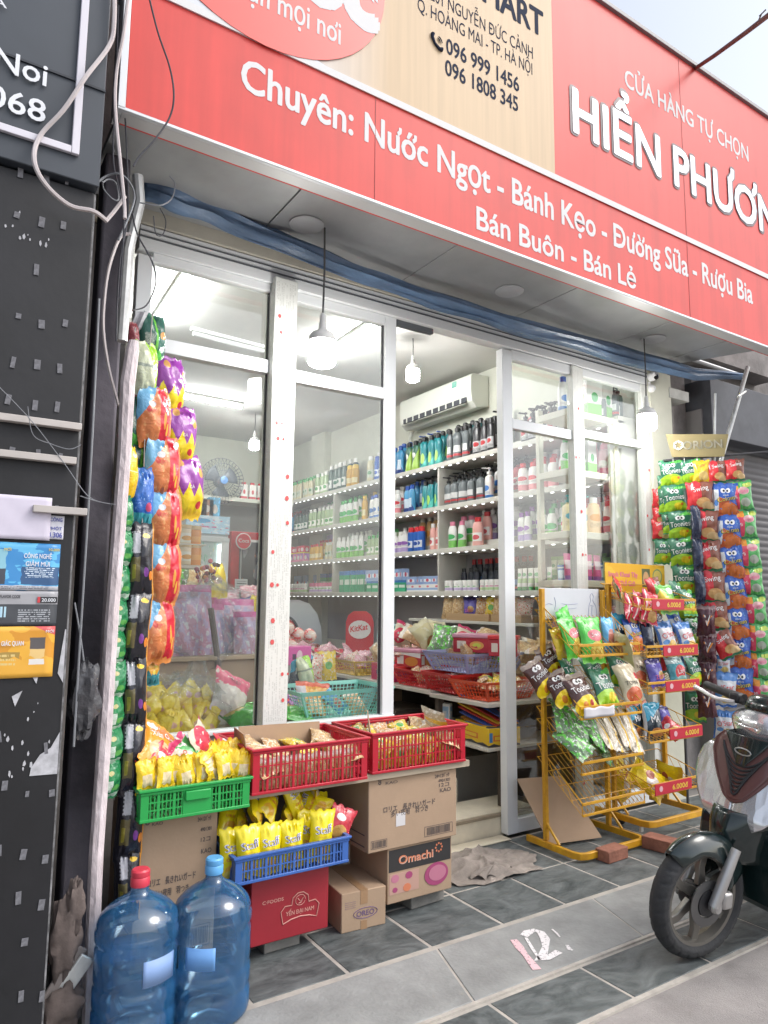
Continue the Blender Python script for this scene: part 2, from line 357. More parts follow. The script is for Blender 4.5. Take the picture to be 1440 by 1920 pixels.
# ------------------------------------------------------------------ shop building
WXR, WXL, WYB, FLZ, CLZ = 4.56, .62, 9.6, .30, 3.68
m_wall = mat('cream wall paint', (.62, .63, .55), .8, noise=.1, nscale=2, bump=.08, bscale=30)
m_ceil = mat('ceiling paint', (.66, .66, .64), .85, noise=.06, nscale=1.5)
m_floor = mat('floor tile', (.45, .42, .37), .35, noise=.15, nscale=3)
m_beam = mat('beam plaster', (.55, .52, .44), .8, noise=.2, nscale=4)
m_pier = mat('pier plaster', (.60, .60, .50), .8, noise=.14, nscale=3, bump=.1)
m_conc = mat('raw concrete', (.30, .28, .27), .9, noise=.45, nscale=4, bump=.4, bscale=25, detail=8)
m_marb = mat('step stone', (.80, .72, .56), .4, noise=.18, nscale=7, bump=.05)
m_alu = mat('white coated aluminium', (.78, .80, .81), .35, noise=.05, nscale=3)
m_aluD = mat('aluminium groove', (.10, .11, .12), .5)
m_gask = mat('black gasket', (.03, .03, .035), .6)
bld = empty('shop_building', (2.6, FY, 0), 'narrow grocery shop with an open glazed aluminium front and cream interior walls', 'shop')
MB().box2((WXR, FY+.06, .0), (WXR+.22, WYB, CLZ)).build('wall', m_wall, bld)
MB().box2((WXL-.2, FY+.30, .0), (WXL, WYB, CLZ)).build('wall', m_wall, bld)
MB().box2((WXL-.2, WYB, .0), (WXR+.22, WYB+.2, CLZ)).build('wall', m_wall, bld)
MB().box2((WXR-.10, 8.35, FLZ), (WXR, 8.75, CLZ)).build('pillar', m_wall, bld, bev=.006)
MB().box2((WXL-.2, FY+.12, CLZ), (WXR+.22, WYB+.2, CLZ+.12)).build('ceiling', m_ceil, bld)
MB().box2((WXL, 4.05, .0), (WXR, WYB, FLZ)).build('interior_floor', m_floor, bld)
MB().box2((2.25, 3.365, .0), (3.32, 3.66, .112)).build('doorstep', m_marb, bld, bev=.004); MB().box2((2.25, 3.355, .1125), (3.32, 3.66, .132)).build('step_edge', mat('step nosing', (.36, .29, .20), .5, noise=.3), bld, bev=.003)
MB().box2((2.25, 3.372, .1325), (3.32, 3.66, .138)).build('doorstep', m_marb, bld)
MB().box2((2.25, 3.665, .0), (2.96, 4.045, .285)).build('doorstep', m_marb, bld, bev=.005)
MB().box2((2.25, 3.262, .0045), (3.04, 3.352, .012)).build('threshold', m_marb, bld, bev=.003)
MB().box2((.55, FY-.02, 3.165), (4.75, FY+.18, 3.42)).build('lintel', m_beam, bld, bev=.004)
MB().box2((.55, FY+.0, 3.425), (6.4, FY+.2, 5.3)).build('upper_wall', m_conc, bld)
MB().box2((4.515, FY-.03, 0), (4.77, FY+.055, 3.16)).build('pier', m_pier, bld, bev=.005)
MB().box2((.48, FY+.10, 0), (.735, FY+.29, 3.16)).build('pier', m_conc, bld, bev=.005)
MB().box2((.74, 3.32, 0), (2.235, 3.36, .76)).build('parapet', m_conc, bld)
# --- glazed front: frames, rails, stiles, each pane
fr = m_alu
def bar(name, x0, x1, z0, z1, y0=FY, d=.06, m=None, bev=.003):
    return MB().box2((x0, y0, z0), (x1, y0+d, z1)).build(name, m or fr, bld, bev=bev)
# sticker film printed on the new profiles
film = art('protective film', (.76, .77, .73), [('v', .08, .92, .01, .99, 14, (.60, .61, .57))], rough=.3, noise=.04)
redp = mat('film red print', (.70, .10, .10), .4)
bar('frame', .745, .815, .78, 3.02)                          # outer jamb
bar('frame', .745, 4.505, 3.045, 3.16, FY-.012, .085)           # head track
MB().box2((.745, FY-.016, 3.098), (4.505, FY-.0125, 3.106)).build('track_groove', m_aluD, bld)
MB().box2((.745, FY-.016, 3.128), (4.505, FY-.0125, 3.134)).build('track_groove', m_aluD, bld)
bar('frame', .816, 2.225, .765, .785, FY, .07)
bar('transom', .816, 1.425, 2.56, 2.63)
bar('rail', .816, 1.425, 3.0, 3.044, FY+.004, .05)
bar('rail', 1.562, 2.148, 2.99, 3.044, FY+.012, .05)
bar('transom', 1.562, 2.148, 2.545, 2.612, FY+.012, .05)
bar('stile', 2.15, 2.226, .785, 3.044, FY+.012, .055)
# the square filmed post stands proud of the glass
def film_post(x0, x1, z0, z1, y0, d, n, nm='post'):
    p = MB().box2((x0, y0, z0), (x1, y0+d, z1)).build(nm, film, bld, bev=.003)
    mb = MB(); rr = random.Random(int(x0*100))
    for k in range(n):
        z = z0+.08+(z1-z0-.16)*(k+rr.random()*.5)/n; x = x0+(x1-x0)*rr.choice((.22, .3, .75, .8)); s = rr.uniform(.008, .012)
        mb.add([(x+s*math.cos(t*1.047), y0-.002, z+s*1.2*math.sin(t*1.047)) for t in range(6)], [(0, 1, 2, 3, 4, 5)])
        if rr.random() < .5: mb.add([(x+.03+s*.7*math.cos(t*1.047), y0-.002, z+s*.8*math.sin(t*1.047)) for t in range(6)], [(0, 1, 2, 3, 4, 5)])
    mb.build('film_mark', redp, p, smooth=0)
film_post(1.428, 1.558, .79, 3.07, FY-.045, .12, 15)
MB().box2((1.4215, FY+.022, .79), (1.4265, FY+.040, 3.0)).build('gasket', m_gask, bld)
MB().box2((2.141, FY+.030, .79), (2.149, FY+.047, 2.99)).build('gasket', m_gask, bld)
# sliding leaf right of the opening
bar('stile', 3.045, 3.128, .02, 3.03, FY+.0, .06)
film_post(3.685, 3.755, .02, 3.04, FY-.012, .06, 9, 'stile')
bar('stile', 3.757, 3.80, .02, 3.04, FY-.004, .06, m=film)
bar('rail', 3.13, 3.683, 2.975, 3.04, FY+.003, .05)
bar('transom', 3.13, 3.683, 2.512, 2.578, FY+.003, .05)
bar('rail', 3.13, 3.683, .02, .10, FY+.003, .05)
bar('rail', 3.80, 4.44, 2.985, 3.04, FY+.003, .05)
bar('transom', 3.80, 4.44, 2.545, 2.602, FY+.003, .05)
film_post(4.44, 4.513, .02, 3.04, FY-.006, .06, 9, 'jamb')
bar('rail', 3.80, 4.44, .02, .12, FY+.003, .05)
MB().box2((2.235, FY+.02, 3.012), (2.50, FY+.05, 3.044)).build('track_cover', m_aluD, bld)
glass = sheer('window glass', (.97, .985, .975), gloss=.03, haze=.013, smear=True, edge=.25)
def pane(x0, x1, z0, z1, y=FY+.028): return MB().box2((x0, y, z0), (x1, y+.005, z1)).build('glass_pane', glass, bld, smooth=0)
pane(.816, 1.424, 2.632, 3.0); pane(.816, 1.424, .787, 2.558)
pane(1.562, 2.137, 2.614, 2.99, FY+.036); pane(1.562, 2.137, .787, 2.543, FY+.036)
pane(3.13, 3.683, 2.58, 2.973); pane(3.13, 3.683, .10, 2.51)
pane(3.80, 4.44, 2.604, 2.983); pane(3.80, 4.44, .12, 2.543)

# ------------------------------------------------------------------ canopy and sign
SY = 2.6; S0, S1 = 3.222, 5.07; SXL, SXR = .51, 5.35
m_soff = mat('aluminium soffit panel', (.36, .37, .38), .35, metal=.25, noise=.2, nscale=2.5)
m_dark = mat('soffit recess', (.16, .17, .19), .6)
can = empty('canopy', (2.7, 3.0, 3.24), 'grey panelled canopy soffit under the red sign over the glass front', 'canopy')
for k, (a, b) in enumerate(((.50, 1.30), (1.306, 2.20), (2.206, 3.10), (3.106, 4.0), (4.006, 4.62))):
    MB().box2((a, SY+.07, 3.235), (b, FY-.022, 3.262)).build('soffit_panel', m_soff, can, bev=.002)
MB().prism([(4.626, SY+.07), (4.98, SY+.07), (4.98, SY+.10), (4.77, FY-.1), (4.626, FY-.05)], lambda a, b, t: Vector((a, b, 3.235+t)), .027).build('soffit_panel', m_soff, can)
MB().box2((.5, SY-.005, 3.205), (5.35, SY+.065, 3.221)).build('drip_edge', mat('drip edge', (.55, .55, .55), .4, metal=.3), can, bev=.002)
MB().box2((.5, SY+.03, 3.223), (4.98, SY+.066, 3.236)).build('shadow_gap', m_dark, can)
for (px, py) in ((575, 420), (955, 545), (1225, 635)):
    p = B(px, py, Z=3.235)
    MB().lathe([(.085, 3.2335), (.085, 3.229), (.077, 3.226), (0.001, 3.2265)], 24, M=Matrix.Translation((p.x, p.y, 0)), cap=False).build('downlight', mat('unlit downlight', (.36, .37, .39), .4), can)
m_red = art('red sign vinyl', (.63, .045, .035), [], rough=.5, noise=.14, streak=.22)
m_beige = None
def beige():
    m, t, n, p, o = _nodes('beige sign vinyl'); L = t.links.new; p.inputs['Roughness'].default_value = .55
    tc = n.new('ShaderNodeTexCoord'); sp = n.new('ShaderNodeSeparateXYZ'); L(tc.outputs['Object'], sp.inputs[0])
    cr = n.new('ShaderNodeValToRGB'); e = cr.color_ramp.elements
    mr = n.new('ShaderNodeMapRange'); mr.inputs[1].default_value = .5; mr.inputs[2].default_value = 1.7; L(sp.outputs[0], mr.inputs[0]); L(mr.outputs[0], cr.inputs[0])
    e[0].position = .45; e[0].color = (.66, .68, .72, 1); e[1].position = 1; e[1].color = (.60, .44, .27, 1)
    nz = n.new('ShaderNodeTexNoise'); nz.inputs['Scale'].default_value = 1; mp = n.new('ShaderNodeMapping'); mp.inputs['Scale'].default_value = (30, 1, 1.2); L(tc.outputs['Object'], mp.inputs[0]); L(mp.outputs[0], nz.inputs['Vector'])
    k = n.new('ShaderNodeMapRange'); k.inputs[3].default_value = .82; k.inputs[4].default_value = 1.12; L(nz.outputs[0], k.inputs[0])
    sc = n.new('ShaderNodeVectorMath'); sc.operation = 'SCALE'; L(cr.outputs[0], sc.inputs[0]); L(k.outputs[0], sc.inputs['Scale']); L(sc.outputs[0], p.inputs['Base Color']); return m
m_white = mat('white lettering', (.74, .74, .74), .7, spec=.2)
m_navy = mat('navy lettering', (.028, .036, .065), .8, spec=.15)
sign = empty('shop_sign', (2.9, SY, S0), 'long red and beige fascia sign with white Vietnamese lettering above the shop', 'sign')
MB().box2((SXL, SY, S0), (SXR, SY+.10, S1)).build('sign_panel', m_red, sign, bev=.004)
ZB = 3.746; XD = 2.81
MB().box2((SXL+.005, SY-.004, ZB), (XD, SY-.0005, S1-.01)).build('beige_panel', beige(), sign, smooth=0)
MB().box2((SXL, SY-.008, ZB), (SXR, SY-.0045, ZB+.035)).build('white_line', m_white, sign, smooth=0)
MB().box2((SXL-.03, SY-.02, S0-.01), (SXL-.001, SY+.1, S1)).build('edge_trim', mat('edge trim', (.6, .62, .64), .4, metal=.4), sign, bev=.003)
MB().box2((SXL-.03, SY-.02, S0-.016), (SXR, SY+.05, S0-.001)).build('edge_trim', _M['edge trim'], sign, bev=.003)
MB().box2((SXL-.03, SY-.02, S1+.001), (SXR, SY+.1, S1+.03)).build('edge_trim', mat('edge trim dark', (.25, .24, .25), .5), sign, bev=.003)
for x in (1.62, 4.03):
    MB().box2((x, SY-.0016, S0+.002), (x+.003, SY-.0003, ZB-.002)).build('panel_seam', mat('seam', (.34, .03, .03), .5), sign, smooth=0)
MB().box2((4.03, SY-.0016, ZB+.04), (4.033, SY-.0003, S1-.01)).build('panel_seam', _M['seam'], sign, smooth=0)
# white swoosh and red disc on the beige panel
MB().prism([(SXL+.01, ZB+.036)]+[(1.35+.0*k, ZB+.036) for k in (0,)]+[(1.25, ZB+.05), (1.0, ZB+.10), (.8, ZB+.22), (.6, ZB+.45), (SXL+.01, ZB+.7)], lambda a, b, t: Vector((a, SY-.005-t, b)), .002).build('white_swoosh', mat('sign white', (.66, .69, .75), .35), sign, smooth=0)
m_disc = mat('sign red disc', (.72, .12, .10), .35)
MB().prism([(1.06+.60*math.cos(k*.1309), 4.275+.535*math.sin(k*.1309)) for k in range(48)], lambda a, b, t: Vector((a, SY-.0075-t, b)), .003).build('red_disc', m_disc, sign, smooth=0)
def sgn(t, pL, pR, cap, m, bold=.012, ext=0, off=.0012, name='lettering'):
    a = B(*pL, Y=SY); b = B(*pR, Y=SY); z = (a.z+b.z)/2
    f = lambda x, y, zz: Vector((a.x+x, SY-off-zz, z+y))
    return MB().text(t, f, cap, b.x-a.x, 0, bold, ext).build(name, m, sign, smooth=0)
zpx = lambda p, q: (B(*p, Y=SY)-B(*q, Y=SY)).length
sgn('Chuyên: Nước Ngọt - Bánh Kẹo - Đường Sữa - Rượu Bia', (452, 172), (1411, 566), .150, m_white, .018)
sgn('Bán Buôn - Bán Lẻ', (894, 430), (1192, 541), .128, m_white, .018)
sgn('CỬA HÀNG TỰ CHỌN', (1172, 166), (1403, 299), .125, m_white, .015)
m_chr = mat('polished letter face', (.50, .52, .56), .3, metal=.5)
o = sgn('HIỂN PHƯƠNG', (1073, 250), (1493, 466), .30, mat('letter outline', (.10, .06, .07), .4), .045, 0, .003)
sgn('HIỂN PHƯƠNG', (1075, 249), (1491, 464), .288, m_chr, .02, 0, .006, 'letter_face')
sgn('096 999 1456', (836, 103), (972, 171), .090, m_navy, .015, 0, .0050)
sgn('096 1808 345', (834, 143), (970, 208), .090, m_navy, .015, 0, .0050)
sgn('Q. HOÀNG MAI - TP. HÀ NỘI', (782, 24), (997, 138), .075, m_navy, 0, 0, .0050)
sgn('201 NGUYỄN ĐỨC CẢNH', (806, 4), (998, 108), .075, m_navy, 0, 0, .0050)
sgn('MART', (905, 2), (1017, 71), .165, m_navy, .025, 0, .0050)
sgn('ận mọi nơi', (462, 6), (636, 82), .115, m_white, .01, 0, .0115)
sgn('oc', (560, -8), (700, 52), .36, m_white, .06, 0, .0115)
hp = B(818, 80, Y=SY); ph = lambda x, z: (hp.x+x*.62, SY-.009, hp.z+z*.62)
mb = MB().tube([ph(-.045, .05), ph(-.05, .02), ph(-.025, -.025), ph(.02, -.055), ph(.05, -.05)], [.011, .008, .006, .008, .011], 8)
for q in (.03, .05): mb.tube([ph(q*math.cos(t), .005+q*math.sin(t)) for t in (0.1, .5, .9, 1.3)], .0028, 6)
mb.build('phone_symbol', m_navy, sign)
# blue tarpaulin rolled up under the soffit
top = [(268, 322), (330, 345), (420, 385), (560, 449), (680, 500), (800, 541), (940, 588), (1080, 625), (1200, 660), (1300, 690), (1392, 700)]
low = [(266, 372), (330, 395), (420, 432), (560, 490), (680, 535), (800, 575), (940, 618), (1080, 655), (1200, 690), (1300, 712), (1388, 713)]
def tarp(u, v):
    i = min(int(u*(len(top)-1)), len(top)-2); t = u*(len(top)-1)-i
    a = Vector(top[i]).lerp(Vector(top[i+1]), t); b = Vector(low[i]).lerp(Vector(low[i+1]), t)
    y = 3.10-.02*math.sin(u*23)
    p = B(a.x, a.y, Y=y).lerp(B(b.x, b.y, Y=y), v)
    s = math.sin(v*math.pi)
    p.y -= .04*s+.012*math.sin(v*17+u*9)+.006*math.sin(u*60+v*5); p.z += .006*math.sin(u*47)*v
    return p
m_tarp = mat('blue tarpaulin', (.12, .20, .33), .35, noise=.35, nscale=5, bump=.35, bscale=28, stretch=(1, 3, 3))
tp = MB().grid(tarp, 60, 8).build('tarpaulin', m_tarp, solid=.004, smooth=60); tag(tp, 'blue plastic tarpaulin rolled up along the underside of the canopy', 'tarpaulin')
MB().tube([B(268, 330, Y=3.16), B(1395, 706, Y=3.16)], .016, 8).build('roller_tube', mat('galvanised tube', (.45, .46, .47), .4, metal=.6), tp)
# awning poles
m_galv = mat('pale metal pole', (.62, .63, .62), .4, metal=.4, noise=.3, nscale=10)
o = MB().tube([B(1402, 688, Y=2.95), B(1370, 800, Y=3.0), B(1343, 892, Y=3.05)], .017, 10).build('awning_arm', m_galv)
tag(o, 'slanting pale metal awning arm in front of the hanging snack strips', 'awning pole')
k = B(1387, 740, Y=2.965); MB().tube([k+Vector((-.06, -.02, -.03)), k+Vector((0, -.02, 0)), k+Vector((.05, -.02, .03))], .008, 6).build('clamp', m_galv, o)
o = MB().tube([B(1341, 738, Y=2.98), B(1338, 960, Y=2.98), B(1336, 1188, Y=2.98)], .0085, 8).build('hook_rod', m_galv); tag(o, 'thin upright metal rod hanging in front of the snack strips', 'hook rod')

# ------------------------------------------------------------------ neighbours on the far side
nb = empty('shuttered_shop', (6.5, 3.45, 0), 'closed neighbouring shop with a grey ribbed roller shutter and stained concrete reveal', 'shop')
m_shut = mat('roller shutter', (.23, .22, .22), .55, noise=.15, nscale=2)
def shut(u, v):
    z = .02+2.72*v; ph = (v*46) % 1
    return Vector((5.42+3.6*u, 3.47-.012*math.sin(ph*math.pi), z))
MB().grid(shut, 1, 46*4).build('shutter', m_shut, nb, solid=.004)
MB().box2((5.30, 3.36, 0), (5.415, 3.52, 3.0)).build('shutter_guide', m_shut, nb, bev=.004)
MB().box2((5.32, 3.28, 2.76), (9.2, 3.6, 3.25)).build('shutter_box', mat('dark box', (.075, .08, .095), .6, noise=.3), nb, bev=.005)
MB().box2((5.4, 3.5, 3.26), (9.2, 3.8, 6.0)).build('wall', m_conc, nb)
MB().box2((4.78, 3.5, 0), (5.30, 3.62, 3.3)).build('reveal', m_conc, nb)
MB().box2((5.02, 3.44, .3), (5.05, 3.495, 3.1)).build('pipe', m_conc, nb, bev=.008)
MB().box2((4.74, 3.26, 2.98), (4.99, 3.42, 3.06)).build('bracket_board', mat('old board', (.5, .5, .47), .7, noise=.3), nb, bev=.004)
o = MB().tube([B(1298, 132, Y=SY+.05), B(1340, 104, Y=2.3), B(1400, 60, Y=1.9), B(1452, 20, Y=1.6)], .013, 8).build('support_rod', mat('weathered rod', (.16, .13, .12), .7, noise=.3)); tag(o, 'weathered dark rod reaching from the top of the red sign into the sky', 'rod')
MB().tube([B(1418, 48, Y=1.79), B(1428, 26, Y=1.76), B(1436, 18, Y=1.75), B(1424, 30, Y=1.77)], .004, 5).build('wire_twist', _M['weathered rod'], o)
# camera over the pier
cc = B(1228, 708, Y=3.2)
o = empty('security_camera', cc, 'small round white security camera with a black lens above the pier', 'camera')
MB().lathe([(.0, -.02), (.026, -.02), (.034, .0), (.034, .03), (.024, .05), (0, .05)], 18, M=Matrix.Translation(cc+Vector((0, .03, .012)))@Matrix.Rotation(R(75), 4, 'X')).build('housing', mat('camera white', (.7, .7, .7), .4), o)
MB().lathe([(.024, 0), (.022, .014), (.012, .022), (0.001, .024)], 16, M=Matrix.Translation(cc+Vector((.0, -.002, .004)))@Matrix.Rotation(R(75), 4, 'X')).build('lens', mat('black lens', (.01, .01, .012), .1), o)
MB().lathe([(.03, 0), (.03, .02), (.014, .04)], 14, M=Matrix.Translation(cc+Vector((.0, .045, -.075)))@Matrix.Rotation(R(90), 4, 'X')).tube([cc+Vector((0, .05, -.02)), cc+Vector((.005, .05, -.06))], .01, 6).build('bracket', _M['camera white'], o)
# ------------------------------------------------------------------ lamps
m_bulb = mat('lit bulb', (1, .98, .94), .5, emit=BULB)
m_tube = mat('lit tube', (1, 1, 1), .5, emit=TUBE)
m_led = mat('lit led', (.95, .97, 1), .5, emit=LED)
m_sock = mat('lamp socket', (.62, .62, .60), .5)
def pendant(c, r, top, label, cord=True, k=1.0):
    o = empty('pendant_lamp', (c.x, c.y, c.z), label, 'lamp')
    prof = [(.0, -1.25*k), (.7, -1.23), (.92, -1.12), (1, -.95), (1, .50)]
    MB().lathe([(max(a*r, .0005), b*r) for a, b in prof], 24, M=Matrix.Translation(c)).build('bulb', m_bulb, o)
    MB().lathe([(.99*r, .51*r), (.98*r, .85*r), (.8*r, 1.15*r), (.42*r, 1.35*r), (.30*r, 1.5*r), (.28*r, 1.9*r), (.22*r, 2.0*r), (.22*r, 2.5*r), (.1*r, 2.7*r)], 20, M=Matrix.Translation(c)).build('socket', m_sock, o)
    pts = [c+Vector((0, 0, 2.6*r)), c+Vector((.004, 0, (2.6*r+top-c.z)/2)), Vector((c.x, c.y, top))]
    MB().tube(pts, .005, 6).build('cord', mat('dark cord', (.06, .06, .06), .6), o)
    return o
pendant(B(604, 655, Y=2.95), .068, 3.234, 'big lit white bulb on a dark cord hanging before the left glazed leaf')
pendant(B(1213, 787, Y=3.0), .062, 3.234, 'lit white bulb on a short cord hanging by the security camera')
pendant(B(774, 700, Y=4.85), .058, 3.67, 'lit bulb under the shop ceiling seen through the open doorway')
pendant(B(477, 832, Y=8.0), .06, 3.67, 'small lit bulb deep inside the shop above the standing fan')
def tube(a, b, lit, label):
    a, b = Vector(a), Vector(b); o = empty('tube_light', (a+b)/2, label, 'ceiling light')
    d = (b-a).normalized(); s = Vector((-d.y, d.x, 0)); c = (a+b)/2; L = (b-a).length
    M = Matrix.Translation(c) @ Matrix(((d.x, s.x, 0, 0), (d.y, s.y, 0, 0), (0, 0, 1, 0), (0, 0, 0, 1)))
    MB().box((0, 0, .02), (L, .05, .03), M=M).build('fitting', mat('fitting white', (.75, .75, .73), .4), o, bev=.003)
    MB().tube([a+Vector((0, 0, -.018))+d*.02, b+Vector((0, 0, -.018))-d*.02], .018, 10).build('tube', m_tube if lit else mat('unlit tube', (.72, .74, .74), .3), o)
tube((1.38, 4.55, 3.64), (1.44, 5.75, 3.64), 1, 'lit ceiling tube above the left shop window')
tube((2.20, 7.6, 3.64), (3.0, 7.66, 3.64), 1, 'lit ceiling tube running crosswise deep in the shop')
tube((2.93, 4.62, 3.64), (2.96, 5.75, 3.64), 1, 'lit ceiling tube just behind the middle glazed leaf')
tube((1.75, 5.7, 3.64), (2.6, 5.78, 3.64), 0, 'unlit ceiling tube between the lit ones')
# ------------------------------------------------------------------ air conditioner
m_ac = mat('air conditioner shell', (.70, .72, .65), .35)
ac = empty('air_conditioner', (4.42, 5.72, 3.46), 'white wall air conditioner above the bottle shelves on the cream wall', 'air conditioner')
prof = [(4.555, 3.30), (4.40, 3.27), (4.335, 3.33), (4.32, 3.45), (4.325, 3.585), (4.36, 3.61), (4.555, 3.61)]
MB().prism(prof, lambda a, b, t: Vector((a, 5.13+t, b)), 1.22).build('shell', m_ac, ac, bev=.008)
MB().box2((4.316, 5.2, 3.325), (4.333, 6.27, 3.378)).build('vent', mat('vent dark', (.05, .055, .065), .5), ac, bev=.004)
MB().add([(4.335, 5.2, 3.318), (4.285, 5.2, 3.296), (4.285, 6.27, 3.296), (4.335, 6.27, 3.318)], [(0, 1, 2, 3)]).build('flap', m_ac, ac, solid=.006)
for k in range(9): MB().box2((4.312, 5.27+.115*k, 3.327), (4.3155, 5.29+.115*k, 3.377)).build('louvre', m_ac, ac)
MB().box2((4.322, 5.35, 3.52), (4.3235, 5.42, 3.575)).build('rating_label', art('ac label', (.05, .38, .30), [('l', .1, .9, .1, .9, 6, (.6, .8, .7))]), ac, smooth=0)
MB().tube([(4.50, 6.33, 3.30), (4.50, 6.40, 3.22), (4.52, 6.43, 2.9)], .02, 8).build('hose', m_ac, ac)

# ------------------------------------------------------------------ bottle shelves on the long wall
m_shelf = mat('shelf board', (.60, .59, .54), .5, noise=.08)
SHX, LEV = 4.20, [2.755, 2.325, 1.905, 1.495]
su = empty('wall_shelving', (4.38, 6.3, FLZ), 'long cream wall shelving with led strips under its boards, full of bottles', 'shelving')
for z in LEV:
    MB().box2((SHX, 3.42, z-.045), (WXR-.004, 9.3, z)).build('shelf', m_shelf, su, bev=.003)
    if z > 1.6: MB().box2((SHX+.15, 3.44, z+.0005), (WXR-.006, 9.28, z+.060)).build('riser', m_shelf, su)
    mb = MB(); y = 3.5
    while y < 9.25: mb.box2((SHX+.008, y, z-.051), (SHX+.018, y+.030, z-.0465)); y += .12
    mb.build('led_strip', m_led, su, smooth=0)
for y in (3.42, 5.50, 7.62, 9.3):
    MB().box2((SHX+.01, y-.012, LEV[3]+.001), (WXR-.004, y+.012, LEV[0]-.046)).build('divider', m_shelf, su, bev=.002)
MB().box2((WXR-.003, 3.42, .9), (WXR-.001, 9.3, 2.7)).build('back_panel', mat('shelf back', (.34, .33, .35), .7), su)
MB().box2((SHX-.02, 4.2, 1.20), (WXR-.004, 5.95, 1.225)).build('lower_shelf', m_shelf, su, bev=.003)
for y in (4.25, 5.9): MB().box2((SHX+.0, y-.02, .31), (SHX+.04, y+.02, 1.198)).build('leg', m_conc, su, bev=.003)

_bm = {}
def bottle_mesh(kind, body, cap, h, r, sy=1):
    key = (kind, body.name, cap.name, h, r, sy)
    if key in _bm: return _bm[key]
    mb = MB()
    if kind == 'pump':
        mb.lathe([(r*a, h*b) for a, b in [(.85, 0), (1, .03), (1, .60), (.88, .69), (.36, .745), (.36, .78)]], 14, 0, 1, sy)
        mb.lathe([(r*a, h*b) for a, b in [(.42, .78), (.42, .85), (.14, .86), (.12, .93), (.34, .935), (.34, .98), (.1, 1)]], 10, 1)
        mb.box((-.0, -r*.75, h*.955), (r*.32, r*1.1, h*.035), 1)
    elif kind == 'flip':
        mb.lathe([(r*a, h*b) for a, b in [(.88, 0), (1, .02), (1, .45), (.96, .7), (.78, .82), (.5, .845)]], 14, 0, 1, sy)
        mb.lathe([(r*a, h*b) for a, b in [(.56, .845), (.58, .99), (.5, 1)]], 12, 1, 1, max(sy, .8))
    elif kind == 'curvy':
        mb.lathe([(r*a, h*b) for a, b in [(.85, 0), (1, .05), (.95, .2), (.78, .42), (.92, .6), (.98, .7), (.7, .82), (.4, .85)]], 14, 0, 1, sy)
        mb.lathe([(r*a, h*b) for a, b in [(.45, .85), (.5, .97), (.3, 1)]], 12, 1)
    elif kind == 'can':
        mb.lathe([(r*a, h*b) for a, b in [(.95, 0), (1, .015), (1, .76), (.82, .80)]], 14, 0)
        mb.lathe([(r*a, h*b) for a, b in [(.84, .80), (.84, .95), (.6, 1)]], 12, 1)
    elif kind == 'tube':
        mb.lathe([(r*.66, 0), (r*.7, h*.17)], 12, 1)
        def fn(u, v):
            t = 2*math.pi*u; ry = r*.72*(1-v)+.003; rx = r*(.72+.36*v); return Vector((-rx*math.sin(t), ry*math.cos(t), h*(.17+.83*v)))
        mb.grid(fn, 14, 5, 0)
    elif kind == 'jar':
        mb.lathe([(r*a, h*b) for a, b in [(.96, 0), (1, .03), (1, .58), (.9, .63)]], 14, 0); mb.lathe([(r*a, h*b) for a, b in [(1.02, .64), (1.02, .97), (.95, 1)]], 14, 1)
    elif kind == 'box':
        mb.box((0, 0, h/2), (2*r, 2*r*sy, h), 0)
    o = mb.build('tmp', [body, cap], bev=.002 if kind == 'box' else 0); me = o.data; bpy.data.objects.remove(o)
    _bm[key] = me; return me
NAMES = dict(pump='pump_bottle', flip='shampoo_bottle', curvy='shower_gel_bottle', can='spray_can', tube='cream_tube', jar='cream_jar', box='soap_box')
CATS = dict(pump='bottle', flip='bottle', curvy='bottle', can='spray can', tube='tube', jar='jar', box='box')
def place(kind, me, loc, rz, label, group, nm=None, cat=None, rx=0, ry=0, s=1):
    o = bpy.data.objects.new(nm or NAMES[kind], me); COL.objects.link(o); o.location = loc; o.rotation_euler = (rx, ry, rz); o.scale = (s, s, s)
    return tag(o, label, cat or CATS[kind], group)
def plast(name, c, r=.3): return mat('plastic '+name, c, r)
P_BLK, P_WHT, P_RED, P_BLU, P_GRN, P_PNK, P_YEL, P_GRY, P_TEAL, P_PUR = (plast(*a) for a in (('black', (.02, .02, .022)), ('white', (.78, .78, .76)), ('red', (.55, .03, .04)), ('blue', (.03, .10, .42)), ('green', (.06, .35, .10)), ('pink', (.75, .25, .38)), ('yellow', (.80, .55, .06)), ('grey', (.25, .26, .27)), ('teal', (.03, .32, .33)), ('purple', (.28, .10, .40))))
def lab(name, base, *ly, rough=.3): return art('label '+name, base, [*ly], rough=rough)
W8, K1 = (.78, .78, .76), (.03, .03, .035)
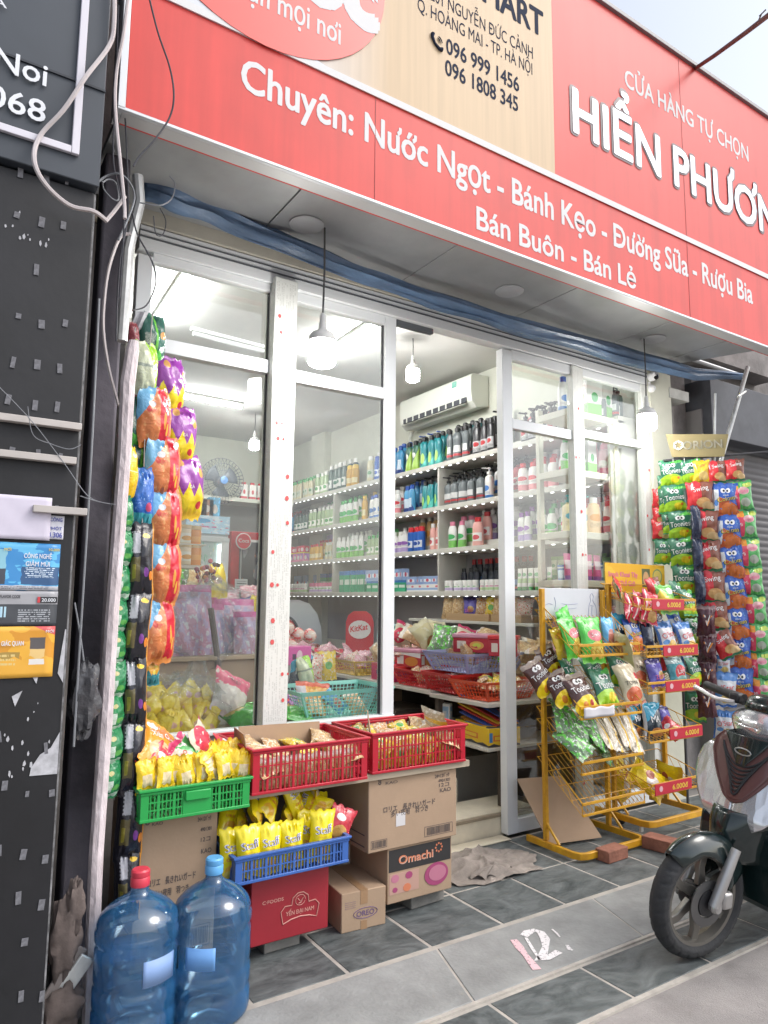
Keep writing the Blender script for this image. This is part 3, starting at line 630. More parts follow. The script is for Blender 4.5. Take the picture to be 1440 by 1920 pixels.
D = dict(
 black=lab('black', K1, ('r', .28, .72, .12, .5, (.55, .56, .58)), ('e', .5, .38, .12, .08, (.5, .04, .05)), ('l', .3, .7, .14, .26, 30, (.1, .1, .1))),
 dkgreen=lab('dark green', (.05, .10, .085), ('r', .3, .7, .14, .5, (.70, .72, .70)), ('e', .5, .36, .1, .08, (.04, .2, .12))),
 grey=lab('gunmetal', (.14, .16, .17), ('b', .14, .22, (.5, .05, .06)), ('r', .3, .7, .28, .52, (.65, .66, .66))),
 teal=lab('teal sport', (.02, .22, .25), ('d', 1.2, -.9, .5, (.10, .50, .45)), ('e', .5, .35, .09, .2, (.45, .75, .15))),
 navy=lab('navy sport', (.02, .05, .22), ('d', 1.2, .7, .95, (.06, .28, .50)), ('r', .4, .6, .2, .6, (.6, .7, .8))),
 lime=lab('lime sport', (.05, .14, .10), ('d', 1.5, -.8, .45, (.40, .62, .12)), ('e', .5, .6, .1, .1, W8)),
 redpump=lab('red', (.45, .03, .05), ('r', .3, .7, .2, .5, (.75, .72, .7)), ('e', .5, .36, .1, .08, (.4, .03, .05))),
 whtblue=lab('white blue', W8, ('b', .0, .14, (.05, .2, .55)), ('e', .5, .42, .17, .12, (.06, .2, .55)), ('l', .3, .7, .2, .3, 30, (.3, .3, .4))),
 blue=lab('blue', (.03, .13, .48), ('r', .3, .7, .2, .55, (.75, .78, .82)), ('e', .5, .4, .12, .1, (.04, .1, .4))),
 pink=lab('pink', (.78, .45, .52), ('b', .05, .35, (.72, .10, .22)), ('e', .5, .5, .17, .12, (.85, .75, .76))),
 whtred=lab('white red', W8, ('e', .5, .55, .2, .09, (.62, .05, .07)), ('b', .08, .3, (.70, .25, .28)), ('l', .3, .7, .36, .44, 40, (.3, .3, .3))),
 whtgreen=lab('white green', W8, ('e', .5, .5, .22, .12, (.06, .4, .12)), ('b', .0, .34, (.20, .50, .12)), ('l', .3, .7, .32, .4, 40, (.3, .3, .3))),
 whtpur=lab('white purple', W8, ('e', .5, .52, .2, .1, (.3, .12, .45)), ('b', .05, .28, (.45, .35, .62)), ('l', .3, .7, .34, .42, 40, (.3, .3, .3))),
 cream=lab('cream', (.58, .54, .36), ('r', .28, .72, .2, .56, (.55, .60, .50)), ('e', .5, .42, .1, .08, (.1, .25, .12))),
 pale=lab('pale green', (.34, .46, .26), ('r', .3, .7, .15, .5, (.80, .80, .74)), ('e', .5, .35, .1, .1, (.1, .35, .12))),
 amber=lab('amber', (.62, .36, .05), ('r', .3, .7, .2, .5, (.78, .68, .4))),
 yellow=lab('baby yellow', (.80, .68, .38), ('e', .5, .52, .2, .12, (.08, .40, .50)), ('l', .3, .7, .2, .36, 36, (.45, .35, .2))),
 orange=lab('baby orange', (.80, .55, .28), ('e', .5, .52, .2, .12, (.80, .35, .06)), ('l', .3, .7, .2, .36, 36, (.45, .3, .15))),
 skin=lab('salmon', (.75, .40, .36), ('r', .3, .7, .2, .55, W8), ('e', .5, .36, .12, .1, (.6, .1, .12))),
 dkbot=lab('dark small', (.035, .04, .06), ('r', .3, .7, .3, .55, (.10, .22, .42)), ('b', .12, .2, (.45, .06, .07))),
 roll=lab('white roll', W8, ('b', .15, .5, (.55, .45, .68)), ('e', .5, .68, .15, .1, (.3, .5, .3))),
 rollg=lab('green roll', W8, ('b', .15, .5, (.45, .62, .35)), ('e', .5, .68, .15, .1, (.6, .3, .4))),
 tubegrn=lab('green tube', (.30, .52, .20), ('r', .25, .75, .3, .8, (.70, .78, .55)), ('e', .5, .5, .12, .1, (.1, .3, .1))),
 tubeblu=lab('blue tube', (.06, .18, .45), ('r', .3, .7, .35, .75, (.55, .68, .80)), ('b', .84, .9, W8)),
 tubewht=lab('white tube', W8, ('b', .2, .45, (.45, .62, .35)), ('e', .5, .65, .16, .1, (.2, .45, .25))),
 tubepnk=lab('pink tube', (.70, .12, .32), ('r', .3, .7, .3, .7, (.80, .62, .68))),
 boxred=lab('red soap', (.60, .06, .12), ('e', .5, .5, .3, .25, (.80, .70, .72)), ('b', .0, .15, (.75, .65, .1))),
 boxpur=lab('purple soap', (.33, .20, .52), ('r', .2, .8, .3, .7, (.70, .62, .78))),
 boxpnk=lab('pink soap', (.75, .30, .45), ('d', 1, 1, 1.1, (.5, .25, .6)), ('e', .4, .5, .2, .25, W8)),
 boxgrn=lab('green paste', (.05, .38, .20), ('r', .1, .9, .35, .6, (.7, .8, .72)), ('b', .8, 1, (.05, .2, .5))),
 boxblu=lab('blue box', (.30, .42, .66), ('r', .15, .85, .3, .65, (.75, .8, .85)), ('e', .5, .5, .15, .2, (.6, .1, .15))),
 boxwht=lab('white box', W8, ('b', .2, .5, (.30, .45, .70)), ('e', .7, .7, .15, .15, (.7, .2, .25))))
LN = ['top', 'second', 'third', 'fourth']
def run(lv, y0, y1, kind, d, cap, h, r, desc, sy=.7, dx=.075, lift=0, gap=.005, back=False):
    """one design side by side along the wall shelf, nearest the door first"""
    h *= 1.0 if kind in ('box', 'jar') else (1.34 if not back else 1.12)
    if kind not in ('box', 'jar', 'tube'): r *= 1.2
    me = bottle_mesh(kind, D[d] if isinstance(d, str) else d, cap, h, r, sy); y = y0+r; k = 0
    cat = CATS[kind]; twin = not back and lv < 3 and kind in ('flip', 'pump', 'curvy')
    while y+r <= y1+.001:
        lb = f"{ORD[k % 20]} from the door, {desc}, {LN[lv]} wall shelf" + (' back row' if back else '')
        place(kind, me, (SHX+dx+rnd.uniform(-.012, .012)+(.09 if back else 0), y, LEV[lv]+lift+(.061 if back and lv < 3 else 0)), R(-90)+rnd.uniform(-.4, .4), lb, f'{desc} on the {LN[lv]} shelf')
        if twin: place(kind, me, (SHX+dx+.135+rnd.uniform(-.01, .01), y+rnd.uniform(-.01, .01), LEV[lv]+.061), R(-90)+rnd.uniform(-.4, .4), f'{ORD[k % 20]} from the door, second row of {desc}, {LN[lv]} wall shelf', f'second row of {desc} on the {LN[lv]} shelf')
        y += 2*r+gap+(rnd.random() < .12)*r*.5; k += 1
# top shelf
run(0, 3.50, 4.10, 'pump', 'dkgreen', P_BLK, .25, .042, 'dark green pump bottles', back=True, dx=.2, lift=.0, gap=.03)
run(0, 3.48, 3.86, 'pump', 'grey', P_BLK, .20, .04, 'gunmetal pump bottles')
run(0, 3.88, 4.42, 'pump', 'black', P_BLK, .205, .042, 'black pump bottles')
run(0, 4.20, 4.62, 'pump', 'redpump', P_BLK, .28, .042, 'red pump bottles', back=True, dx=.2, gap=.02)
run(0, 4.62, 4.72, 'flip', 'whtblue', P_WHT, .20, .045, 'white and blue shampoo bottles')
run(0, 4.73, 5.08, 'flip', 'black', P_BLK, .235, .042, 'black and red shampoo bottles')
run(0, 4.72, 5.10, 'pump', 'dkgreen', P_BLK, .345, .045, 'tall dark pump bottles', back=True, dx=.2, gap=.03)
run(0, 5.10, 5.50, 'curvy', 'grey', P_BLK, .24, .045, 'steel grey shower gels')
run(0, 5.12, 5.62, 'curvy', 'teal', P_BLK, .33, .046, 'tall teal shower gels', back=True, dx=.2)
run(0, 5.52, 5.90, 'curvy', 'teal', P_BLK, .245, .046, 'teal shower gels')
run(0, 5.91, 6.20, 'curvy', 'lime', P_BLK, .24, .046, 'lime striped shower gels')
run(0, 5.75, 6.3, 'pump', 'navy', P_BLU, .33, .046, 'tall navy pump bottles', back=True, dx=.2, gap=.04)
run(0, 6.21, 6.50, 'curvy', 'navy', P_BLU, .24, .046, 'navy shower gels')
run(0, 6.51, 6.80, 'can', 'blue', P_BLU, .21, .034, 'blue spray cans')
run(0, 6.82, 7.04, 'flip', 'cream', P_WHT, .23, .045, 'cream shampoo bottles')
run(0, 7.06, 7.16, 'flip', 'whtblue', P_BLU, .21, .045, 'blue based shampoo bottles')
run(0, 7.18, 7.38, 'can', 'amber', P_YEL, .20, .04, 'amber spray cans')
run(0, 7.40, 7.86, 'flip', 'dkgreen', P_WHT, .25, .045, 'dark green shampoo bottles')
run(0, 7.88, 8.30, 'flip', 'pale', P_WHT, .21, .04, 'pale green shampoo bottles')
run(0, 8.32, 9.0, 'flip', 'cream', P_GRN, .20, .036, 'cream shampoo bottles with green caps')
run(0, 9.02, 9.28, 'flip', 'amber', P_BLK, .20, .04, 'amber shampoo bottles')
# second shelf
run(1, 3.46, 3.98, 'flip', 'pink', P_PNK, .20, .042, 'pink shampoo bottles')
run(1, 3.50, 4.40, 'flip', 'pink', P_WHT, .28, .046, 'tall pink shampoo bottles', back=True, dx=.2, gap=.02)
run(1, 4.0, 4.5, 'flip', 'whtred', P_RED, .19, .04, 'white shampoo bottles with red caps')
run(1, 4.54, 4.76, 'pump', 'redpump', P_BLK, .22, .045, 'red pump bottles')
run(1, 4.50, 5.2, 'pump', 'black', P_BLK, .31, .045, 'tall black pump bottles', back=True, dx=.2, gap=.02)
run(1, 4.77, 4.88, 'pump', 'whtblue', P_WHT, .22, .045, 'white pump bottles')
run(1, 4.89, 5.48, 'pump', 'grey', P_BLK, .215, .045, 'grey pump bottles')
run(1, 5.53, 5.95, 'flip', 'teal', P_BLK, .22, .044, 'dark teal shampoo bottles')
run(1, 5.55, 6.2, 'pump', 'navy', P_BLK, .29, .045, 'tall navy pump bottles', back=True, dx=.2, gap=.02)
run(1, 5.97, 6.25, 'flip', 'navy', P_BLU, .215, .042, 'navy shampoo bottles')
run(1, 6.26, 6.56, 'flip', 'whtred', P_WHT, .20, .042, 'white shampoo bottles with red bands')
run(1, 6.57, 6.90, 'flip', 'whtblue', P_BLU, .20, .042, 'white and blue shampoo bottles')
run(1, 6.92, 7.12, 'flip', 'amber', P_YEL, .21, .042, 'amber shampoo bottles')
run(1, 7.14, 7.60, 'flip', 'whtgreen', P_GRN, .21, .04, 'white shampoo bottles with green bands')
run(1, 7.64, 8.4, 'flip', 'pale', P_WHT, .19, .04, 'pale green shampoo bottles')
run(1, 7.7, 8.4, 'flip', 'whtgreen', P_GRN, .27, .045, 'tall green capped bottles', back=True, dx=.2, gap=.02)
run(1, 8.42, 8.86, 'flip', 'dkgreen', P_BLK, .18, .038, 'dark green bottles')
run(1, 8.88, 9.28, 'flip', 'navy', P_RED, .19, .038, 'navy bottles with red caps')
# third shelf
run(2, 3.46, 4.0, 'flip', 'whtred', P_RED, .19, .04, 'white lotion bottles with red bands')
run(2, 3.48, 4.4, 'pump', 'whtpur', P_WHT, .27, .042, 'tall white pump bottles', back=True, dx=.2, gap=.02)
run(2, 4.02, 4.26, 'flip', 'whtgreen', P_GRN, .19, .038, 'white lotion bottles with green bands')
run(2, 4.28, 4.52, 'flip', 'whtpur', P_PUR, .19, .038, 'white lotion bottles with purple bands')
run(2, 4.55, 4.80, 'flip', 'whtpur', P_WHT, .21, .055, 'stout white and purple bottles')
run(2, 4.81, 4.92, 'flip', 'whtblue', P_BLU, .20, .05, 'stout white and blue bottles')
run(2, 4.93, 5.05, 'flip', 'skin', P_RED, .20, .05, 'salmon pink bottles')
run(2, 4.60, 5.3, 'pump', 'whtpur', P_WHT, .31, .042, 'tall white pump bottles beside the divider', back=True, dx=.2, gap=.02)
run(2, 5.06, 5.16, 'flip', 'amber', P_BLK, .18, .045, 'brown bottles')
run(2, 5.17, 5.48, 'flip', 'whtgreen', P_PNK, .19, .046, 'white bottles with pink caps')
run(2, 5.53, 5.80, 'flip', 'skin', P_WHT, .20, .04, 'salmon bottles with white caps')
run(2, 5.81, 6.10, 'can', 'blue', P_RED, .19, .034, 'blue cans with red caps')
run(2, 5.55, 6.2, 'curvy', 'orange', P_WHT, .29, .045, 'tall orange lotion bottles', back=True, dx=.2, gap=.02)
run(2, 6.11, 6.45, 'flip', 'whtpur', P_WHT, .17, .038, 'small white and purple bottles')
run(2, 6.46, 7.0, 'flip', 'pale', P_GRN, .17, .036, 'small pale green bottles')
run(2, 7.02, 7.6, 'flip', 'whtgreen', P_WHT, .19, .037, 'slim white and green bottles')
run(2, 7.65, 8.0, 'flip', 'cream', P_WHT, .16, .034, 'slim cream bottles')
run(2, 8.02, 8.4, 'flip', 'amber', P_RED, .16, .034, 'slim amber bottles with red caps')
run(2, 7.7, 8.4, 'box', 'boxpur', P_PUR, .28, .06, 'upright purple boxes', back=True, dx=.2, gap=.03)
run(2, 8.45, 9.25, 'box', 'boxpnk', P_PUR, .11, .05, 'pink soap boxes', sy=.9)
run(2, 8.45, 9.25, 'box', 'boxred', P_PUR, .10, .048, 'red soap boxes piled on the pink ones', sy=.9, lift=.111)
# fourth shelf
run(3, 3.46, 4.05, 'tube', 'tubeblu', P_WHT, .15, .032, 'blue cream tubes')
run(3, 3.46, 4.3, 'tube', 'tubegrn', P_GRN, .17, .034, 'green cream tubes', back=True, dx=.2, lift=.10)
run(3, 4.06, 4.5, 'tube', 'tubewht', P_GRN, .14, .032, 'white cream tubes')
run(3, 4.53, 4.95, 'jar', 'rollg', P_WHT, .10, .03, 'white jars with green bands', dx=.05)
run(3, 4.97, 5.45, 'jar', 'roll', P_WHT, .10, .03, 'white jars with lilac bands', dx=.05)
run(3, 4.53, 5.45, 'flip', 'dkbot', P_BLK, .20, .034, 'small dark bottles', back=True, dx=.16)
run(3, 4.53, 5.45, 'flip', 'dkbot', P_RED, .28, .034, 'taller dark bottles with red caps', back=True, dx=.25)
run(3, 5.53, 6.1, 'box', 'boxwht', P_WHT, .07, .06, 'small white cartons', sy=.9)
run(3, 5.53, 6.1, 'box', 'boxblu', P_WHT, .08, .06, 'light blue cartons piled on white ones', sy=.8, lift=.071)
run(3, 6.12, 6.9, 'box', 'boxgrn', P_WHT, .12, .05, 'green toothpaste cartons', sy=.8)
run(3, 6.12, 6.9, 'box', 'boxblu', P_WHT, .12, .05, 'blue cartons piled on the green ones', sy=.8, lift=.121)
run(3, 6.92, 7.58, 'box', 'boxgrn', P_WHT, .25, .055, 'tall green cartons', sy=.8)
run(3, 7.65, 8.4, 'jar', 'roll', P_PNK, .12, .04, 'pink lidded jars')
run(3, 7.65, 8.4, 'box', 'boxgrn', P_WHT, .25, .06, 'tall green cartons behind the jars', back=True, dx=.22)
run(3, 8.42, 9.25, 'jar', 'rollg', P_WHT, .12, .036, 'white lidded jars')
run(3, 8.5, 9.2, 'box', 'boxblu', P_WHT, .24, .08, 'large blue cartons', back=True, dx=.22, gap=.1)
# ------------------------------------------------------------------ rack behind the right-hand pane
m_rackw = mat('cream painted rack', (.68, .66, .56), .5, noise=.08)
rk = empty('corner_rack', (4.1, 3.55, 0), 'cream painted corner rack of white toiletries behind the narrow end pane', 'rack')
RZ = [B(1150, 788, Y=3.48).z, B(1150, 893, Y=3.48).z, B(1150, 1003, Y=3.48).z, B(1150, 1090, Y=3.48).z]
for z in RZ: MB().box2((3.79, 3.44, z-.05), (4.42, 3.72, z)).build('shelf', m_rackw, rk, bev=.004)
for x, y in ((4.24, 3.41), (4.24, 3.74), (3.80, 3.745)): MB().box2((x, y-.02, .1), (x+.045, y+.018, RZ[0]-.051 if y < 3.7 else RZ[0]+.05)).build('post', m_rackw, rk, bev=.004)
def seat(lv, xs, kind, d, cap, h, r, desc, y=3.52, sy=.7):
    me = bottle_mesh(kind, D[d], cap, h, r, sy)
    for k, x in enumerate(xs): place(kind, me, (x, y, RZ[lv]), rnd.uniform(-.2, .2), f'{ORD[k]} of the {desc} behind the narrow end pane', f'{desc} in the corner rack')
seat(0, (3.85,), 'flip', 'whtblue', P_BLU, .26, .05, 'blue capped white bottles'); seat(0, (4.0,), 'flip', 'whtred', P_RED, .30, .05, 'red capped white bottles')
seat(0, (4.18, 4.32), 'box', 'whtgreen', P_WHT, .32, .075, 'large white green printed cartons', y=3.56)
seat(1, (3.86,), 'flip', 'whtgreen', P_GRN, .24, .045, 'green capped white bottles'); seat(1, (4.0, 4.13), 'box', 'whtgreen', P_WHT, .25, .055, 'white refill cartons', y=3.55)
seat(2, (3.87, 4.0), 'pump', 'yellow', P_TEAL, .27, .055, 'cream baby lotion bottles'); seat(2, (4.14, 4.33), 'flip', 'orange', P_WHT, .27, .055, 'peach baby lotion bottles')
seat(3, (3.86, 3.96, 4.06, 4.16), 'tube', 'tubepnk', P_PUR, .19, .042, 'pink cream tubes'); seat(3, (4.27, 4.37), 'tube', 'tubegrn', P_GRN, .18, .04, 'green cream tubes')
# ------------------------------------------------------------------ neighbour on the near side
PY = 2.40
m_blk = mat('black painted board', (.011, .011, .014), .55, noise=.5, nscale=3, bump=.08, bscale=20)
m_navyp = mat('dark slate panel', (.05, .06, .075), .5, noise=.2, nscale=2)
m_tab = mat('worn paper tab', (.20, .20, .22), .7, noise=.5, nscale=60)
m_gap = mat('dark wall', (.03, .03, .034), .9, noise=.5, nscale=3, bump=.2)  # near-black base colour for the neighbour wall behind the gap
nl = empty('neighbour_building', (-3, 5.5, 0), 'dark rendered building beside the shop behind the black display board', 'building')
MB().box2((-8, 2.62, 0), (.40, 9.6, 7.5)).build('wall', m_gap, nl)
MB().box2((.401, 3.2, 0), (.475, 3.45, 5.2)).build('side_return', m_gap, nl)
bd = empty('display_board', (-.3, PY, 0), 'tall black painted board with rows of worn paper tabs and torn posters', 'board')
MB().box2((-1.2, PY, 0), (.392, PY+.05, 2.745)).build('board', m_blk, bd, bev=.003)
MB().box2((.389, PY+.01, 0), (.398, PY+.16, 2.745)).build('edge_strip', mat('worn edge', (.32, .32, .33), .7, noise=.7, nscale=25), bd)
tm = None
def pq(x, y): return B(x, y, Y=PY-.001)
for row, y0 in enumerate((318, 400, 492, 590, 672, 745, 836, 930, 1378, 1470, 1585, 1672, 1755, 1850)):
    sh = -14*((row*7) % 3)/3
    for k, x0 in enumerate((-6, 40, 85, 128)):
        x = x0+sh-(y0-300)*.028; y = y0+7*k
        if x > 165-(y-300)*.045-14 or (row in (7,) and k < 1) or rnd.random() < .14: continue
        x += rnd.uniform(-3, 3); y += rnd.uniform(-5, 5)
        p = pq(x, y)
        if tm is None:
            tb = MB().box((0, -.0015, 0), (.0165, .002, .036)).build('paper_tab', m_tab, bd, world=False, smooth=0); tm = tb.data
        else:
            tb = bpy.data.objects.new('paper_tab', tm); COL.objects.link(tb); tb.parent = bd
        tb.location = (p.x+.3, -.001, p.z); tb.rotation_euler = (0, rnd.uniform(-.16, .16), 0); tb.scale = (rnd.uniform(.6, 1.1), 1, rnd.uniform(.45, 1.1))
m_ledge = mat('pale ledge strip', (.52, .48, .45), .6, noise=.15)
for (x0, x1, ya, yb) in ((-60, 150, 797, 812), (-60, 140, 860, 874), (60, 160, 955, 968)):
    a, b = pq(x0, ya), pq(x1, yb); h = pq(x1, ya).z-pq(x1, yb).z+.008; z = pq(x1, ya).z
    MB().box2((a.x, PY-.03, z-.022), (b.x, PY-.002, z)).build('ledge', m_ledge, bd, bev=.002)
m_torn = mat('torn white paper', (.55, .55, .58), .8, noise=.35, nscale=30)
for pts in ([(118, 1372), (125, 1285), (122, 1400), (114, 1450), (55, 1455), (58, 1440), (75, 1415), (95, 1402)], [(108, 1262), (122, 1180), (134, 1180), (130, 1235), (124, 1250), (132, 1262), (118, 1280)], [(60, 1268), (72, 1266), (68, 1282)], [(22, 1306), (42, 1295), (28, 1325)]):
    MB().prism([(B(x, y, Y=PY-.002).x, B(x, y, Y=PY-.002).z) for x, y in pts], lambda a, b, t: Vector((min(a, .39), PY-.002-t, b)), .0012).build('torn_paper', m_torn, bd, smooth=0)
mb = MB()
for k in range(26):
    p = pq(rnd.uniform(2, 100), rnd.choice((rnd.uniform(1300, 1480), rnd.uniform(380, 460)))); s = rnd.uniform(.002, .006)
    mb.add([(p.x+s*math.cos(t*1.26)*rnd.uniform(.5, 1), PY-.0022, p.z+s*2*math.sin(t*1.26)*rnd.uniform(.5, 1.2)) for t in range(5)], [(0, 1, 2, 3, 4)])
q = mb.build('paint_flecks', m_torn, bd, smooth=0); tag(q, kind='stuff')
def poster(name, x0, x1, y0, y1, m, label, cat, dep=.003):
    a, b = B(x1, y0, Y=PY-dep), B(x1, y1, Y=PY-dep); xl = B(x0, y0, Y=PY-dep).x
    o = MB().grid(lambda u, v: Vector((xl+(a.x-xl)*u, PY-dep-.0015*math.sin(u*7+v*5)**2, b.z+(a.z-b.z)*v)), 10, 10).build(name, m, solid=.0008)
    return tag(o, label, cat)
def wtx(par, t, x0, x1, y, cap, m, bold=.015, pl=None, off=.006, name='lettering'):
    """writing on the board plane: from pixel x0 to x1 on baseline y, cap height in pixels"""
    a, b, c = B(x0, y, Y=PY-off), B(x1, y, Y=PY-off), B(x0, y-cap, Y=PY-off)
    return MB().text(t, lambda x, yy, z: Vector((a.x+x, PY-off-z, a.z+yy)), c.z-a.z, (b.x-a.x) if x1 else None, 0, bold).build(name, m, par, smooth=0)
poster('blank_paper', -30, 98, 934, 1014, mat('lilac paper', (.60, .56, .66), .8), 'blank lilac paper sheet taped over the black board', 'paper', .010)
o = poster('notice', 88, 121, 968, 1012, mat('notice paper', (.66, .66, .72), .8), 'small white notice with blue print sticking out beside the blank sheet', 'notice')
m_ink = mat('blue ink', (.05, .07, .35), .6)
wtx(o, 'CÔNG', 94, 117, 977, 7, m_ink); wtx(o, 'PHÓT', 92, 116, 993, 6, m_ink); wtx(o, '4.306', 90, 116, 1007, 10, m_ink)
blue = art('blue advert', (.05, .25, .55), [('n', 5, .52, (.12, .45, .72)), ('b', 0, .1, (.55, .56, .6)), ('r', .62, 1, .12, .5, (.04, .10, .22)), ('d', 1, -.35, 2, (1, 1, 1)), ('r', .30, .47, .12, .45, (.06, .07, .09)), ('r', .3, .47, .45, .85, (.25, .5, .6)), ('l', .66, .95, .28, .5, 26, (.6, .7, .8)), ('l', .2, .9, .02, .08, 30, (.2, .2, .25))], rough=.3, wob=.05)
o = poster('poster', -80, 114, 1021, 1108, blue, 'blue cigarette advert poster on the black board', 'poster')
m_pw = mat('poster white', (.72, .74, .78), .5); m_py = mat('poster yellow', (.7, .55, .1), .5)
wtx(o, 'CÔNG NGHỆ', 45, 97, 1046, 9, m_pw); wtx(o, 'GIẢM MÙI', 48, 93, 1061, 9, m_pw); wtx(o, 'MỚI', 8, 21, 1032, 5, m_py); wtx(o, '10.000', 92, 112, 1033, 5, m_py)
grey = art('grey advert', (.06, .065, .075), [('b', .62, 1, (.34, .34, .36)), ('l', .60, .93, .1, .5, 16, (.4, .42, .45)), ('r', .42, .445, .25, .55, (.4, .6, .7)), ('r', .46, .48, .25, .55, (.4, .6, .7))], rough=.35)
o = poster('poster', -80, 109, 1109, 1173, grey, 'grey and black advert poster with a price of 20.000', 'poster')
wtx(o, 'FLAVOR CODE', 0, 38, 1121, 6, mat('poster ink', (.05, .05, .06), .5)); MB().box2((B(70, 1120, Y=PY).x, PY-.0065, B(70, 1130, Y=PY).z), (B(107, 1120, Y=PY).x, PY-.0045, B(70, 1119, Y=PY).z)).build('price_patch', mat('patch black', (.03, .03, .035), .4), o)
MB().box2((B(70, 1120, Y=PY).x, PY-.0072, B(70, 1130, Y=PY).z), (B(75, 1120, Y=PY).x, PY-.0066, B(70, 1119, Y=PY).z)).build('price_edge', mat('patch red', (.55, .05, .06), .4), o)
wtx(o, '20.000', 78, 104, 1128, 6.5, m_pw, .02, off=.008)
orange = art('orange advert', (.62, .28, .03), [('n', 3, .5, (.75, .40, .05)), ('b', 0, .09, (.62, .6, .6)), ('r', .1, .64, .22, .5, (.36, .24, .06)), ('r', .74, .90, .34, .78, (.72, .5, .2)), ('r', .74, .90, .55, .78, (.10, .09, .09)), ('z', .34, .08, 12, (.72, .38, .05)), ('r', .74, .9, .25, .36, (.70, .68, .64)), ('d', .8, 1, 1.62, (.55, .08, .08)), ('l', .15, .6, .25, .46, 12, (.65, .5, .2))], rough=.35, wob=.03)
o = poster('poster', -80, 104, 1174, 1268, orange, 'orange cigarette advert poster low on the black board', 'poster', .006)
wtx(o, 'GIÁC QUAN', 2, 44, 1211, 9, m_pw, off=.010); wtx(o, 'MỚI', 86, 101, 1186, 5, m_pw, off=.010)
# upper dark sign with white letters
sg = empty('hotel_sign', (-.3, PY-.03, 2.8), 'dark slate sign board with white frame and big white letters above the black board', 'sign')
MB().box2((-1.4, PY-.03, 2.755), (.40, PY+.1, 4.2)).build('sign_panel', m_navyp, sg, bev=.004)
MB().box2((-1.4, PY-.036, 3.095), (.40, PY-.0305, 3.102)).build('panel_joint', mat('joint dark', (.025, .03, .04), .6), sg)
m_frame = mat('white frame strip', (.66, .64, .70), .5)
zr = B(148, 292, Y=PY-.04).z; xr = B(148, 292, Y=PY-.04).x
MB().box2((xr-.024, PY-.046, zr), (xr, PY-.031, 4.1)).build('frame_strip', m_frame, sg, bev=.002)
MB().box2((-1.35, PY-.0455, zr), (xr-.0245, PY-.031, zr+.024)).build('frame_strip', m_frame, sg, bev=.002)
def stx(t, x0, x1, y, cap):
    a, b, c = B(x0, y, Y=PY-.045), B(x1, y, Y=PY-.045), B(x1, y-cap, Y=PY-.045)
    MB().text(t, lambda x, yy, z: Vector((b.x-(b.x-a.x)+x, PY-.036-z-.004, b.z+yy)), c.z-b.z, b.x-a.x, 0, .012, .006).build('lettering', m_pw, sg, smooth=0)
stx('Ha Noi', -120, 87, 160, 42); stx('0068', -70, 84, 229, 42); stx('A', -15, 13, 14, 14)
# post, column, cables
m_post = mat('flaking white post', (.74, .66, .68), .8, noise=.45, nscale=22, col2=(.50, .43, .44), bump=.7, bscale=60, detail=8, stretch=(1, 1, .4))
pp = [(167, 1935), (170, 1850), (182, 1600), (199, 1350), (212, 1150), (222, 1000), (233, 850), (241, 720), (247, 655), (252, 640)]
o = MB().tube([B(x, y, Y=2.66)+Vector((rnd.uniform(-.004, .004), 0, 0)) for x, y in pp], [.024, .024, .024, .024, .023, .024, .024, .027, .024, .018], 8).build('white_post', m_post); tag(o, 'peeling white upright post standing between the black board and the snack strings', 'post')
o = MB().box2((.50, 2.86, 0), (.60, 2.98, 3.2)).build('utility_column', mat('grey column', (.11, .10, .12), .85, noise=.35, nscale=5, bump=.3, bscale=30), bev=.012); tag(o, 'grey service column carrying tangled cables beside the shop front', 'column')
o = MB().tube([B(258, 330, Y=2.80), B(262, 380, Y=2.8), B(240, 470, Y=2.8), B(228, 640, Y=2.8)], .022, 10).build('conduit', m_galv); tag(o, 'grey conduit pipe bending down beside the blue tarpaulin', 'pipe')
def smooth_path(pts, n=5):
    out = []
    for i in range(len(pts)-1):
        p0, p1, p2, p3 = pts[max(i-1, 0)], pts[i], pts[i+1], pts[min(i+2, len(pts)-1)]
        for k in range(n):
            t = k/n; out.append(.5*((2*p1)+(p2-p0)*t+(2*p0-5*p1+4*p2-p3)*t*t+(3*p1-p0-3*p2+p3)*t**3))
    return out+[pts[-1]]
def cable(pts, r, col, Y, label, jit=.04, name='cable'):
    P = [B(x, y, Y=Y+rnd.uniform(-jit, jit)*.5) for x, y in pts]
    o = MB().tube(smooth_path(P), r, 6).build(name, mat('cable %s' % (col,), col, .5)); return tag(o, label, 'cable')
CP, CD, CG = (.52, .47, .47), (.045, .045, .055), (.22, .23, .25)
cable([(214, -30), (214, 40), (205, 85), (160, 145), (120, 205), (75, 255), (64, 300), (85, 345), (130, 385), (175, 396), (200, 414)], .0075, CP, 2.33, 'thick pale cable looping across the white frame of the dark sign')
cable([(242, -20), (232, 60), (219, 130), (216, 200), (225, 300), (233, 380), (234, 410)], .006, CP, 2.42, 'straight pale cable running down beside the red sign edge')
cable([(235, 368), (215, 395), (198, 415)], .007, CP, 2.5, 'short pale cable end sloping between the cable knot and the board')
cable([(276, -20), (296, 60), (318, 125), (326, 178), (318, 220), (290, 262), (262, 292), (250, 312)], .0035, CD, 2.48, 'thin dark cable sagging over the red sign corner')
cable([(246, 438), (225, 446), (205, 500), (196, 560), (194, 620), (204, 690), (222, 760)], .006, CP, 2.72, 'pale cable curving down behind the white post')
cable([(180, 345), (200, 330), (225, 326), (245, 345), (252, 372), (240, 410), (222, 450)], .004, CG, 2.6, 'grey cable arching over the knot of wires')
cable([(192, 340), (195, 355), (210, 372), (222, 374), (218, 345), (205, 336), (193, 342)], .003, CG, 2.6, 'small closed loop of grey wire by the cable knot')
cable([(222, 10), (218, 150), (212, 290), (222, 350), (232, 400), (230, 470), (224, 560)], .003, CD, 2.6, 'dark wire hanging straight through the cable knot')
